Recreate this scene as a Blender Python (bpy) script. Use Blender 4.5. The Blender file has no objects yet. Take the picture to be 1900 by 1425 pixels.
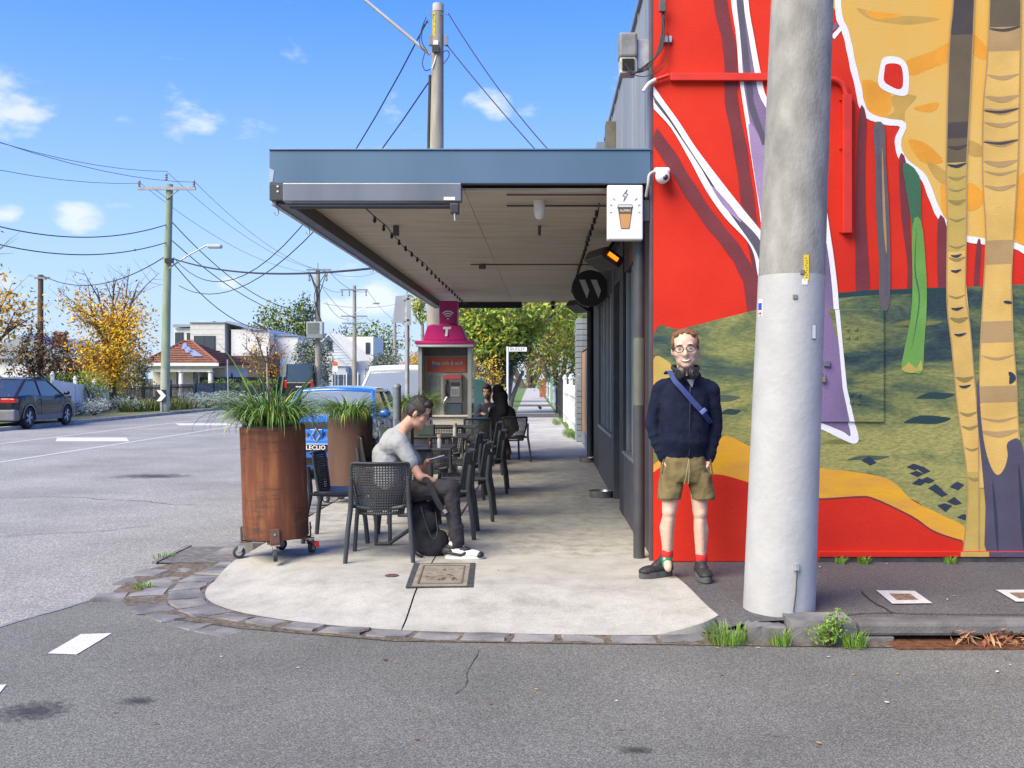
import bpy, bmesh, math, random
import numpy as np
from mathutils import Vector, Matrix, Euler, Quaternion
S = bpy.context.scene
COL = S.collection
R = math.radians
# ------------------------------------------------------------------ camera
FPX, CX, HY, CAMH = 1850.0, 1010.0, 702.0, 1.47      # focal length in photo pixels, principal point, eye height
cam = bpy.data.cameras.new('camera'); camo = bpy.data.objects.new('camera', cam); COL.objects.link(camo)
camo.location = (0, 0, CAMH); camo.rotation_euler = (R(90), 0, 0)
cam.sensor_width = 36; cam.lens = FPX/1900*36
cam.shift_x = (950-CX)/1900; cam.shift_y = -(712.5-HY)/1900
cam.clip_start = 0.1; cam.clip_end = 4000
S.camera = camo
# ------------------------------------------------------------------ world
W = bpy.data.worlds.new('World'); S.world = W; W.use_nodes = True
nt = W.node_tree; nt.nodes.clear()
SUN_AZ, SUN_EL = -135.0, 46.0      # azimuth from +Y towards +X: behind the camera, from the left
def build_sky():
    N = nt.nodes; L = nt.links
    out = N.new('ShaderNodeOutputWorld'); bg = N.new('ShaderNodeBackground'); bg.inputs[1].default_value = 0.12
    sky = N.new('ShaderNodeTexSky'); sky.sky_type = 'NISHITA'; sky.sun_disc = False
    sky.sun_elevation = R(SUN_EL); sky.sun_rotation = R(SUN_AZ)
    sky.air_density = 1.0; sky.dust_density = 0.6; sky.ozone_density = 2.2
    # film-like grade of the physical sky: compress each channel so that the horizon keeps its colour
    sc = N.new('ShaderNodeSeparateColor'); cc = N.new('ShaderNodeCombineColor'); L.new(sky.outputs[0], sc.inputs[0])
    for i, (k, g_) in enumerate(((.17, 1.0), (.295, .8), (.455, .25))):
        p = N.new('ShaderNodeMath'); p.operation = 'POWER'; L.new(sc.outputs[i], p.inputs[0]); p.inputs[1].default_value = g_
        q = N.new('ShaderNodeMath'); q.operation = 'MULTIPLY'; L.new(p.outputs[0], q.inputs[0]); q.inputs[1].default_value = k*.12**g_/.12; L.new(q.outputs[0], cc.inputs[i])
    base_sky = cc.outputs[0]
    tc = N.new('ShaderNodeTexCoord'); nrm = tc.outputs['Generated']
    # cloud field: soft noise stretched sideways, thicker towards the horizon
    sep = N.new('ShaderNodeSeparateXYZ'); L.new(nrm, sep.inputs[0])
    mp = N.new('ShaderNodeMapping'); mp.inputs['Scale'].default_value = (1, 1, 2.1); L.new(nrm, mp.inputs[0])
    nz = N.new('ShaderNodeTexNoise'); nz.inputs['Scale'].default_value = 11; nz.inputs['Detail'].default_value = 7; nz.inputs['Roughness'].default_value = .56
    L.new(mp.outputs[0], nz.inputs['Vector'])
    def math_(op, a, b=None):
        m = N.new('ShaderNodeMath'); m.operation = op
        for i, v in enumerate((a, b)):
            if v is None: continue
            if isinstance(v, (int, float)): m.inputs[i].default_value = v
            else: L.new(v, m.inputs[i])
        return m.outputs[0]
    total = None
    # single fair-weather clouds: direction, angular size
    for (px, py, s, w) in ((45, 205, .060, 1.0), (905, 195, .032, .75), (985, 200, .022, .5), (135, 405, .030, .9), (20, 400, .02, .7),
                           (610, 580, .030, .8), (700, 555, .035, .9), (430, 520, .022, .6), (760, 560, .03, .7)):
        d = Vector(((px-CX)/FPX, 1, (HY-py)/FPX)).normalized()
        vs = N.new('ShaderNodeVectorMath'); vs.operation = 'SUBTRACT'; L.new(nrm, vs.inputs[0]); vs.inputs[1].default_value = d
        vm = N.new('ShaderNodeVectorMath'); vm.operation = 'MULTIPLY'; L.new(vs.outputs[0], vm.inputs[0]); vm.inputs[1].default_value = (1, 1, 1.7)
        vl = N.new('ShaderNodeVectorMath'); vl.operation = 'LENGTH'; L.new(vm.outputs[0], vl.inputs[0])
        q = math_('DIVIDE', vl.outputs['Value'], s*1.15)
        g = math_('MULTIPLY', math_('MAXIMUM', math_('SUBTRACT', 1.0, q), 0.0), w)
        total = g if total is None else math_('MAXIMUM', total, g)
    nn = math_('MULTIPLY', math_('SUBTRACT', nz.outputs['Fac'], .5), 3.4)
    c1 = math_('SUBTRACT', math_('ADD', math_('MULTIPLY', total, 1.1), nn), .25)
    low = math_('MULTIPLY', math_('MAXIMUM', math_('SUBTRACT', .11, math_('ABSOLUTE', sep.outputs['Z'])), 0.0), 3.2)
    c2 = math_('SUBTRACT', math_('ADD', low, nn), .42)
    fac = N.new('ShaderNodeMapRange'); fac.interpolation_type = 'SMOOTHSTEP'
    L.new(math_('MULTIPLY', math_('MAXIMUM', math_('MULTIPLY', c1, math_('MINIMUM', math_('MULTIPLY', total, 4.0), 1.0)), c2), 1.6), fac.inputs['Value'])
    fac.inputs['To Max'].default_value = .72
    hz = math_('POWER', math_('MAXIMUM', math_('SUBTRACT', 1.0, math_('DIVIDE', math_('ABSOLUTE', sep.outputs['Z']), .42)), 0.0), 1.6)
    hm = N.new('ShaderNodeMix'); hm.data_type = 'RGBA'; L.new(hz, hm.inputs[0]); L.new(cc.outputs[0], hm.inputs[6]); hm.inputs[7].default_value = (1.72, 2.12, 2.52, 1)
    mx = N.new('ShaderNodeMix'); mx.data_type = 'RGBA'
    L.new(fac.outputs[0], mx.inputs[0]); L.new(hm.outputs[2], mx.inputs[6]); mx.inputs[7].default_value = (2.5, 2.6, 2.75, 1)
    L.new(mx.outputs[2], bg.inputs[0]); L.new(bg.outputs[0], out.inputs[0])
build_sky()
sl = bpy.data.lights.new('sun', 'SUN'); sl.energy = 2.25; sl.angle = R(45); sl.color = (1, .86, .63)
so = bpy.data.objects.new('sun', sl); COL.objects.link(so)
_sd = Vector((math.sin(R(SUN_AZ))*math.cos(R(SUN_EL)), math.cos(R(SUN_AZ))*math.cos(R(SUN_EL)), math.sin(R(SUN_EL))))
so.rotation_euler = _sd.to_track_quat('Z', 'Y').to_euler(); so.location = (-30, -30, 40)
S.view_settings.view_transform = 'Standard'; S.view_settings.look = 'None'
S.view_settings.exposure = 1.75; S.view_settings.gamma = 1.0; S.view_settings.use_curve_mapping = False

# ------------------------------------------------------------------ helpers
def G(px, py, z=0.0):
    Y = FPX*(CAMH-z)/(py-HY); return ((px-CX)/FPX*Y, Y)
def P(px, py, Y): return Vector(((px-CX)/FPX*Y, Y, CAMH-(py-HY)/FPX*Y))
def s2l(c):
    return tuple((v/255/12.92 if v/255 <= .04045 else ((v/255+.055)/1.055)**2.4) for v in c)
MATS = {}
def mat(name, col, rough=.6, metal=0.0, var=.12, vscale=6.0, bump=0.0, bscale=60.0, col2=None, srgb=False, emit=0, spec=.5, stretch=None, trans=0, alpha=1, coat=0, detail=5, world=False, ramp=(.35, .65)):
    if name in MATS: return MATS[name]
    if srgb: col = s2l(col); col2 = s2l(col2) if col2 else None
    m = bpy.data.materials.new(name); m.use_nodes = True; n = m.node_tree.nodes; l = m.node_tree.links
    b = n['Principled BSDF']; b.inputs['Roughness'].default_value = rough; b.inputs['Metallic'].default_value = metal
    b.inputs['Specular IOR Level'].default_value = spec
    if coat: b.inputs['Coat Weight'].default_value = coat; b.inputs['Coat Roughness'].default_value = .04
    if trans: b.inputs['Transmission Weight'].default_value = trans
    c = (*col, 1)
    if var or col2 or bump:
        tc = n.new('ShaderNodeTexCoord'); src = tc.outputs['Object']
        if world: g_ = n.new('ShaderNodeNewGeometry'); src = g_.outputs['Position']
        if stretch:
            mp = n.new('ShaderNodeMapping'); mp.inputs['Scale'].default_value = stretch; l.new(src, mp.inputs[0]); src = mp.outputs[0]
    if var or col2:
        t = n.new('ShaderNodeTexNoise'); t.inputs['Scale'].default_value = vscale; t.inputs['Detail'].default_value = detail; l.new(src, t.inputs['Vector'])
        r = n.new('ShaderNodeValToRGB'); r.color_ramp.elements[0].position = ramp[0]; r.color_ramp.elements[1].position = ramp[1]
        if col2: r.color_ramp.elements[0].color = c; r.color_ramp.elements[1].color = (*col2, 1)
        else:
            r.color_ramp.elements[0].color = (*[v*(1-var) for v in col], 1); r.color_ramp.elements[1].color = (*[min(1, v*(1+var)) for v in col], 1)
        l.new(t.outputs['Fac'], r.inputs[0]); l.new(r.outputs[0], b.inputs['Base Color'])
    else: b.inputs['Base Color'].default_value = c
    if bump:
        t2 = n.new('ShaderNodeTexNoise'); t2.inputs['Scale'].default_value = bscale; t2.inputs['Detail'].default_value = 3; l.new(src, t2.inputs['Vector'])
        bp = n.new('ShaderNodeBump'); bp.inputs['Strength'].default_value = bump; bp.inputs['Distance'].default_value = .01; l.new(t2.outputs['Fac'], bp.inputs['Height']); l.new(bp.outputs[0], b.inputs['Normal'])
    if emit: b.inputs['Emission Color'].default_value = c; b.inputs['Emission Strength'].default_value = emit
    if alpha < 1: b.inputs['Alpha'].default_value = alpha
    MATS[name] = m; return m

class MB:
    """collects geometry; build() links it as ONE mesh object"""
    def __init__(s): s.v = []; s.f = []; s.mi = []; s.cur = 0
    def m(s, i): s.cur = i; return s
    def add(s, vs, fs):
        o = len(s.v); s.v += [tuple(v) for v in vs]; s.f += [tuple(i+o for i in f) for f in fs]; s.mi += [s.cur]*len(fs); return s
    def box(s, c, d, rot=None):
        hx, hy, hz = d[0]/2, d[1]/2, d[2]/2
        vs = [Vector((x, y, z)) for x in (-hx, hx) for y in (-hy, hy) for z in (-hz, hz)]
        if rot is not None: M = rot if isinstance(rot, Matrix) else Euler(rot).to_matrix(); vs = [M @ v for v in vs]
        vs = [v+Vector(c) for v in vs]
        return s.add(vs, [(0, 1, 3, 2), (4, 6, 7, 5), (0, 4, 5, 1), (2, 3, 7, 6), (0, 2, 6, 4), (1, 5, 7, 3)])
    def bx(s, x0, x1, y0, y1, z0, z1): return s.box(((x0+x1)/2, (y0+y1)/2, (z0+z1)/2), (abs(x1-x0), abs(y1-y0), abs(z1-z0)))
    def tube(s, pts, rad, n=8, cap=True, flat=None):
        pts = [Vector(p) for p in pts]; k = len(pts)
        if isinstance(rad, (int, float)): rad = [rad]*k
        up = Vector((0, 0, 1)); rings = []; ref = None
        for i, p in enumerate(pts):
            t = (pts[min(i+1, k-1)]-pts[max(i-1, 0)])
            t = t.normalized() if t.length > 1e-9 else Vector((0, 0, 1))
            if ref is None: ref = up if abs(t.z) < .95 else Vector((0, 1, 0))
            a = t.cross(ref)
            if a.length < 1e-4: a = t.cross(Vector((1, 0, 0)))
            a.normalize(); b = a.cross(t).normalized(); ref = b
            fx, fy = flat or (1, 1)
            rings.append([p+(a*math.cos(2*math.pi*j/n)*fx+b*math.sin(2*math.pi*j/n)*fy)*rad[i] for j in range(n)])
        vs = [v for r_ in rings for v in r_]
        fs = [(i*n+j, i*n+(j+1) % n, (i+1)*n+(j+1) % n, (i+1)*n+j) for i in range(k-1) for j in range(n)]
        if cap: fs += [tuple(range(n))[::-1], tuple((k-1)*n+j for j in range(n))]
        return s.add(vs, fs)
    def cyl(s, a, b, r0, r1=None, n=16): return s.tube([a, b], [r0, r0 if r1 is None else r1], n)
    def lathe(s, prof, c=(0, 0, 0), n=24, M=None):
        vs = []; k = len(prof)
        for (r_, z) in prof:
            for j in range(n):
                v = Vector((r_*math.cos(2*math.pi*j/n), r_*math.sin(2*math.pi*j/n), z))
                if M is not None: v = M @ v
                vs.append(v+Vector(c))
        return s.add(vs, [(i*n+j, i*n+(j+1) % n, (i+1)*n+(j+1) % n, (i+1)*n+j) for i in range(k-1) for j in range(n)])
    def prism(s, poly, axis, a, b):
        """extrude 2D poly along axis: 'x' -> poly is (y,z); 'y' -> (x,z); 'z' -> (x,y)"""
        def mk(p, t): return {'x': (t, p[0], p[1]), 'y': (p[0], t, p[1]), 'z': (p[0], p[1], t)}[axis]
        n = len(poly); vs = [mk(p, a) for p in poly]+[mk(p, b) for p in poly]
        return s.add(vs, [tuple(range(n)), tuple(range(2*n-1, n-1, -1))]+[(i, i+n, (i+1) % n+n, (i+1) % n) for i in range(n)])
    def poly(s, pts): return s.add(pts, [tuple(range(len(pts)))])
    def sphere(s, c, r, n=12, rot=None):
        r = (r, r, r) if isinstance(r, (int, float)) else r
        vs = []; h = n//2+1
        M = Euler(rot).to_matrix() if rot is not None and not isinstance(rot, Matrix) else rot
        for i in range(h+1):
            th = math.pi*i/h
            for j in range(n):
                v = Vector((r[0]*math.sin(th)*math.cos(2*math.pi*j/n), r[1]*math.sin(th)*math.sin(2*math.pi*j/n), r[2]*math.cos(th)))
                if M is not None: v = M @ v
                vs.append(v+Vector(c))
        return s.add(vs, [(i*n+j, (i+1)*n+j, (i+1)*n+(j+1) % n, i*n+(j+1) % n) for i in range(h) for j in range(n)])
    def cone(s, p, q, r0, r1, n=12):
        """round cone: two spheres and the taper between"""
        s.sphere(p, r0, n); s.sphere(q, r1, n); return s.tube([p, q], [r0, r1], n)
    def mesh(s, name, mats, smooth=None):
        me = bpy.data.meshes.new(name); me.from_pydata(s.v, [], s.f)
        for m_ in (mats if isinstance(mats, (list, tuple)) else [mats]): me.materials.append(m_)
        if len(me.materials) > 1: me.polygons.foreach_set('material_index', s.mi)
        bm = bmesh.new(); bm.from_mesh(me); bmesh.ops.recalc_face_normals(bm, faces=bm.faces); bm.to_mesh(me); bm.free()
        if smooth is not None:
            me.polygons.foreach_set('use_smooth', [True]*len(me.polygons)); me.set_sharp_from_angle(angle=R(smooth))
        me.update(); return me
    def build(s, name, mats, parent=None, smooth=None, bevel=0, seg=2, **kw):
        o = bpy.data.objects.new(name, s.mesh(name, mats, smooth)); COL.objects.link(o)
        if parent is not None: o.parent = parent
        if bevel:
            b = o.modifiers.new('bevel', 'BEVEL'); b.width = bevel; b.segments = seg; b.limit_method = 'ANGLE'; b.angle_limit = R(35); b.harden_normals = False
        tag(o, **kw); return o
def tag(o, label=None, cat=None, group=None, kind=None):
    if label: o['label'] = label
    if cat: o['category'] = cat
    if group: o['group'] = group
    if kind: o['kind'] = kind
    return o
def thing(name, label, cat, loc=(0, 0, 0), rz=0, group=None):
    o = bpy.data.objects.new(name, None); COL.objects.link(o); o.location = loc; o.rotation_euler = (0, 0, rz); o.empty_display_size = .1
    return tag(o, label, cat, group)
def copy_tree(o, parent=None):
    c = o.copy(); COL.objects.link(c)
    if parent is not None: c.parent = parent
    for ch in list(o.children): copy_tree(ch, c)
    return c
def text(name, body, size, loc, rot, m, parent=None, extrude=.001, align='CENTER', sx=1, bold=0, shear=0):
    cu = bpy.data.curves.new(name, 'FONT'); cu.body = body; cu.size = size; cu.extrude = extrude; cu.align_x = align; cu.align_y = 'CENTER'; cu.offset = bold; cu.shear = shear
    cu.resolution_u = 3
    t = bpy.data.objects.new(name, cu); COL.objects.link(t)
    dg = bpy.context.evaluated_depsgraph_get(); dg.update()
    me = bpy.data.meshes.new_from_object(t.evaluated_get(dg)); bpy.data.objects.remove(t)
    me.materials.clear(); me.materials.append(m)
    o = bpy.data.objects.new(name, me); COL.objects.link(o); o.location = loc; o.rotation_euler = rot; o.scale = (sx, 1, 1)
    if parent is not None: o.parent = parent
    return o
def spline(pts, k=6, closed=False):
    """Catmull-Rom through points of any dimension"""
    P_ = [np.array(p, float) for p in pts]; n = len(P_); out = []
    rng = range(n) if closed else range(n-1)
    for i in rng:
        p0, p1, p2, p3 = (P_[(i-1) % n], P_[i], P_[(i+1) % n], P_[(i+2) % n]) if closed else (P_[max(i-1, 0)], P_[i], P_[i+1], P_[min(i+2, n-1)])
        for j in range(k):
            t = j/k; out.append(.5*((2*p1)+(-p0+p2)*t+(2*p0-5*p1+4*p2-p3)*t*t+(-p0+3*p1-3*p2+p3)*t**3))
    if not closed: out.append(P_[-1])
    return [tuple(p) for p in out]
def fold_tex(scale):
    k = 'folds_%g' % scale; t = bpy.data.textures.get(k)
    if t is None: t = bpy.data.textures.new(k, 'CLOUDS'); t.noise_scale = scale; t.noise_depth = 2
    return t
def remesh(mb, name, mats, voxel, smooth=4, parent=None, fold=None, **kw):
    o = mb.build(name+'_tmp', mats)
    r = o.modifiers.new('r', 'REMESH'); r.mode = 'VOXEL'; r.voxel_size = voxel; r.use_smooth_shade = True
    if smooth: sm = o.modifiers.new('s', 'SMOOTH'); sm.iterations = smooth; sm.factor = .5
    if fold: dm = o.modifiers.new('d', 'DISPLACE'); dm.texture = fold_tex(fold[0]); dm.strength = fold[1]; dm.mid_level = .5; dm.texture_coords = 'LOCAL'
    dg = bpy.context.evaluated_depsgraph_get(); dg.update()
    me = bpy.data.meshes.new_from_object(o.evaluated_get(dg)); bpy.data.objects.remove(o)
    me.name = name; me.polygons.foreach_set('use_smooth', [True]*len(me.polygons))
    ob = bpy.data.objects.new(name, me); COL.objects.link(ob)
    if parent is not None: ob.parent = parent
    tag(ob, **kw); return ob
random.seed(7); np.random.seed(7)
# ------------------------------------------------------------------ ground, roads, footpaths
RZ = -0.12                                     # road surface; footpath is z = 0
def asphalt(name, dark, light, scale=1.0):
    m = bpy.data.materials.new(name); m.use_nodes = True; n = m.node_tree.nodes; l = m.node_tree.links; b = n['Principled BSDF']
    g = n.new('ShaderNodeNewGeometry')
    v = n.new('ShaderNodeTexVoronoi'); v.inputs['Scale'].default_value = 190*scale; l.new(g.outputs['Position'], v.inputs['Vector'])
    r = n.new('ShaderNodeValToRGB'); e = r.color_ramp.elements
    e[0].position = .0; e[0].color = (*[c*.7 for c in dark], 1); e[1].position = 1; e[1].color = (*[c*1.3 for c in light], 1)
    k = r.color_ramp.elements.new(.45); k.color = (*dark, 1); k = r.color_ramp.elements.new(.8); k.color = (*light, 1)
    sp = n.new('ShaderNodeSeparateColor'); l.new(v.outputs['Color'], sp.inputs[0]); l.new(sp.outputs[0], r.inputs[0])
    big = n.new('ShaderNodeTexNoise'); big.inputs['Scale'].default_value = .55; big.inputs['Detail'].default_value = 6; big.inputs['Roughness'].default_value = .65; l.new(g.outputs['Position'], big.inputs['Vector'])
    mr = n.new('ShaderNodeMapRange'); mr.inputs['From Min'].default_value = .3; mr.inputs['From Max'].default_value = .7; mr.inputs['To Min'].default_value = .78; mr.inputs['To Max'].default_value = 1.18; l.new(big.outputs['Fac'], mr.inputs['Value'])
    mx = n.new('ShaderNodeMix'); mx.data_type = 'RGBA'; mx.blend_type = 'MULTIPLY'; mx.inputs[0].default_value = 1
    l.new(r.outputs[0], mx.inputs[6]); l.new(mr.outputs[0], mx.inputs[7]); l.new(mx.outputs[2], b.inputs['Base Color'])
    bp = n.new('ShaderNodeBump'); bp.inputs['Strength'].default_value = .4; bp.inputs['Distance'].default_value = .004; l.new(v.outputs['Distance'], bp.inputs['Height']); l.new(bp.outputs[0], b.inputs['Normal'])
    b.inputs['Roughness'].default_value = .85; b.inputs['Specular IOR Level'].default_value = .3
    MATS[name] = m; return m
def concrete(name, c1, c2, stain, sc=1.0, lo=.42, hi=.62):
    m = bpy.data.materials.new(name); m.use_nodes = True; n = m.node_tree.nodes; l = m.node_tree.links; b = n['Principled BSDF']
    g = n.new('ShaderNodeNewGeometry')
    a = n.new('ShaderNodeTexNoise'); a.inputs['Scale'].default_value = 2.2*sc; a.inputs['Detail'].default_value = 9; a.inputs['Roughness'].default_value = .7; l.new(g.outputs['Position'], a.inputs['Vector'])
    r = n.new('ShaderNodeValToRGB'); r.color_ramp.elements[0].position = lo-.1; r.color_ramp.elements[0].color = (*stain, 1); r.color_ramp.elements[1].position = hi; r.color_ramp.elements[1].color = (*c2, 1)
    k = r.color_ramp.elements.new(lo+.04); k.color = (*c1, 1); l.new(a.outputs['Fac'], r.inputs[0])
    s = n.new('ShaderNodeTexNoise'); s.inputs['Scale'].default_value = 90; s.inputs['Detail'].default_value = 4; l.new(g.outputs['Position'], s.inputs['Vector'])
    mr = n.new('ShaderNodeMapRange'); mr.inputs['From Min'].default_value = .3; mr.inputs['From Max'].default_value = .7; mr.inputs['To Min'].default_value = .82; mr.inputs['To Max'].default_value = 1.1; l.new(s.outputs['Fac'], mr.inputs['Value'])
    mx = n.new('ShaderNodeMix'); mx.data_type = 'RGBA'; mx.blend_type = 'MULTIPLY'; mx.inputs[0].default_value = 1; l.new(r.outputs[0], mx.inputs[6]); l.new(mr.outputs[0], mx.inputs[7]); l.new(mx.outputs[2], b.inputs['Base Color'])
    bp = n.new('ShaderNodeBump'); bp.inputs['Strength'].default_value = .35; bp.inputs['Distance'].default_value = .004; l.new(s.outputs['Fac'], bp.inputs['Height']); l.new(bp.outputs[0], b.inputs['Normal'])
    b.inputs['Roughness'].default_value = .85; b.inputs['Specular IOR Level'].default_value = .3
    MATS[name] = m; return m
A_MAIN = asphalt('asphalt_main', (.235, .234, .213), (.335, .336, .305), .55); A_SIDE = asphalt('asphalt_side', (.116, .118, .104), (.192, .195, .173)); A_FOOT = asphalt('asphalt_footpath', (.075, .072, .074), (.15, .146, .148), 1.3)
C_APRON = concrete('concrete_apron', (.37, .365, .322), (.435, .43, .385), (.29, .283, .24), 1.6)
C_SLAB = concrete('concrete_slab', (.345, .34, .305), (.45, .445, .405), (.245, .238, .21), 2.4)
C_FAR = concrete('concrete_far', (.40, .395, .36), (.49, .485, .44), (.27, .26, .23), .6)
PAINT = mat('road_paint', (.50, .495, .48), .7, col2=(.62, .62, .60), vscale=60, bump=.4, bscale=120, world=True, detail=9)
BLUE = mat('bluestone', (.10, .10, .10), .8, col2=(.25, .242, .232), vscale=3.5, bump=.7, bscale=22, world=True, detail=8)
SOIL = mat('soil', (.07, .055, .04), .95, col2=(.17, .14, .10), vscale=30, bump=.8, bscale=80, world=True)
DARK = mat('dark_void', (.012, .012, .013), .9, var=0)
MOSS = mat('moss', (.10, .16, .03), .9, col2=(.22, .26, .06), vscale=40, bump=.6, bscale=150, world=True)

def sheet(name, pts, z, m, kind='structure', parent=None, **kw):
    mb = MB(); mb.poly([(p[0], p[1], p[2] if len(p) > 2 else z) for p in pts]); o = mb.build(name, m, parent, kind=kind, **kw); return o
g_m = mat('ground_earth', (.09, .10, .04), .95, col2=(.17, .15, .08), vscale=.35, bump=.5, bscale=9, world=True)
sheet('ground', [(-1500, -300), (1500, -300), (1500, 3000), (-1500, 3000)], RZ-.02, g_m)
KL, KR = -16.3, -2.72                          # far and near kerb of the main road
sheet('main_road', [(KL, -60), (KR+.1, -60), (KR+.1, 900), (KL, 900)], RZ, A_MAIN)
bd = spline([(-2.62, 8.2), (-2.85, 7.62), (-3.12, 7.42), (-3.28, 7.0), (-3.5, 6.3), (-3.9, 5.2), (-4.8, 3.4), (-6.5, 0.5), (-9, -4), (-9, -30)], 5)
sheet('side_road', [(60, -30), (60, 6.05), (-1.0, 6.05), (-1.8, 6.45), (-2.3, 7.1)] + [p for p in bd], RZ+.004, A_SIDE)
# tar seam along the patch edge
mb = MB(); TAR = mat('tar_seam', (.22, .225, .235), .6, var=.2, vscale=25, world=True)
w = [(x, y, RZ+.008) for x, y in bd[8:-6]]
for i in range(len(w)-1):
    a, b = Vector(w[i]), Vector(w[i+1]); d = (b-a).normalized(); q = Vector((-d.y, d.x, 0))
    h0, h1 = .018+.012*math.sin(i*1.7), .018+.012*math.sin((i+1)*1.7)
    mb.poly([a+q*h0, b+q*h1, b-q*h1, a-q*h0])
mb.build('tar_seam', TAR, kind='structure')
# painted markings on the main road
mk = MB(); RZP = RZ+.0045
def dash(pts, z=RZP+.004): mk.poly([(*G(px, py, RZ), z) for px, py in pts])
for X, w_ in ((-10.3, .1), (-13.2, .1)): mk.poly([(X-w_/2, 8, RZP), (X+w_/2, 8, RZP), (X+w_/2, 300, RZP), (X-w_/2, 300, RZP)])
for k in range(9):
    y = 16.6+k*8.5
    mk.poly([(-13.05, y+1.6, RZP), (-12.3, y, RZP), (-10.45, y, RZP), (-11.2, y+1.6, RZP)])
mk.build('lane_markings', PAINT, kind='structure', label='white painted median lines and hatching on the main road')
mk = MB(); dash([(150, 1179), (208, 1177), (142, 1217), (88, 1215)]); dash([(-60, 1274), (12, 1273), (-10, 1300), (-90, 1300)])
mk.build('give_way_dashes', PAINT, kind='structure', label='white painted give way dashes at the mouth of the side street')
mk = MB()
for a, b in (((300, 905), (445, 866)), ((150, 890), (260, 868))):
    (x0, y0), (x1, y1) = G(*a, RZ), G(*b, RZ); mk.poly([(x0, y0-.05, RZP), (x1, y1-.05, RZP), (x1, y1+.07, RZP), (x0, y0+.07, RZP)])
mk.build('worn_parking_line', mat('worn_paint', (.36, .36, .36), .8, col2=(.2, .2, .2), vscale=12, world=True), kind='structure')
# oil stains
def stain_mat():
    m = bpy.data.materials.new('oil_stain'); m.use_nodes = True; n = m.node_tree.nodes; l = m.node_tree.links; b = n['Principled BSDF']; b.inputs['Base Color'].default_value = (.035, .034, .034, 1); b.inputs['Roughness'].default_value = .7
    tc = n.new('ShaderNodeTexCoord'); ln = n.new('ShaderNodeVectorMath'); ln.operation = 'LENGTH'; l.new(tc.outputs['Object'], ln.inputs[0]); nz = n.new('ShaderNodeTexNoise'); nz.inputs['Scale'].default_value = 5; nz.inputs['Detail'].default_value = 8; l.new(tc.outputs['Object'], nz.inputs['Vector'])
    a = n.new('ShaderNodeMath'); a.operation = 'SUBTRACT'; l.new(nz.outputs['Fac'], a.inputs[0]); q = n.new('ShaderNodeMath'); q.operation = 'MULTIPLY'; l.new(ln.outputs['Value'], q.inputs[0]); q.inputs[1].default_value = .55; l.new(q.outputs[0], a.inputs[1])
    r = n.new('ShaderNodeMapRange'); r.inputs['From Min'].default_value = .02; r.inputs['From Max'].default_value = .5; r.inputs['To Max'].default_value = .75; l.new(a.outputs[0], r.inputs['Value']); l.new(r.outputs[0], b.inputs['Alpha']); return m
STAIN = stain_mat()
for (px, py, rx, ry) in ((60, 1322, .22, .2), (282, 884, .8, .5), (255, 1303, .12, .08), (1180, 1395, .1, .06)):
    x, y = G(px, py, RZ); mb = MB(); mb.poly([(math.cos(t), math.sin(t), 0) for t in [2*math.pi*i/24 for i in range(24)]]); o = mb.build('oil_stain', STAIN, kind='structure'); o.location = (x, y, RZ+.0085); o.scale = (rx, ry, 1)

# ---- concrete apron: a pram ramp falling from the footpath to the road
AP = [(-2.50, 8.28), (-2.56, 8.0), (-2.55, 7.55), (-2.40, 7.12), (-2.10, 6.78), (-1.70, 6.53), (-1.3, 6.37), (-.88, 6.26), (-.3, 6.19), (.3, 6.15), (.75, 6.15), (.98, 6.2), (1.10, 6.3)]
APs = spline(AP, 5)
def apron_z(x, y):
    d = min(math.hypot(x-p[0], y-p[1]) for p in APs); t = max(0, 1-d/.85); k = max(0, min(1, (8.25-y)/.5))
    dep = .112 if x < .7 else .112-.085*min(1, (x-.7)/.4)
    return -dep*t*t*(3-2*t)*k
def apron_piece(name, inside):
    mb = MB(); n = 46
    # columns from outer edge to the inner line
    rows = []
    for (x, y) in inside:
        yi = 8.25
        rows.append([(x+(xi-x)*t, y+(yi-y)*t) for t in [i/10 for i in range(11)] for xi in [x if -2.3 < x < .9 else (max(-2.5, min(.88, x)))]])
    vs = []; fs = []; m_ = 11
    for r_ in rows:
        for p in r_: vs.append((p[0], p[1], apron_z(*p)+.001))
    for i in range(len(rows)-1):
        for j in range(m_-1): fs.append((i*m_+j, (i+1)*m_+j, (i+1)*m_+j+1, i*m_+j+1))
    # skirt along the outer edge
    o = len(vs)
    for r_ in rows: vs.append((r_[0][0], r_[0][1], RZ-.05))
    for i in range(len(rows)-1): fs.append((i*m_, o+i, o+i+1, (i+1)*m_))
    mb.add(vs, fs); return mb.build(name, C_APRON, fp, smooth=40)
fp = bpy.data.objects.new('footpath', None); COL.objects.link(fp); tag(fp, 'concrete footpath slabs and pale corner ramp', kind='structure')
left = [p for p in APs if p[0] <= -.906]+[(-.9025, 6.266)]; right = [(-.8915, 6.262)]+[p for p in APs if p[0] > -.88]
apron_piece('corner_ramp', left); apron_piece('corner_ramp', right)
sheet('slab_bed', [(-2.6, 6.9, -.125), (-2.6, 60, -.03), (.95, 60, -.03), (.95, 6.4, -.125)], 0, SOIL, parent=fp)
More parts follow.
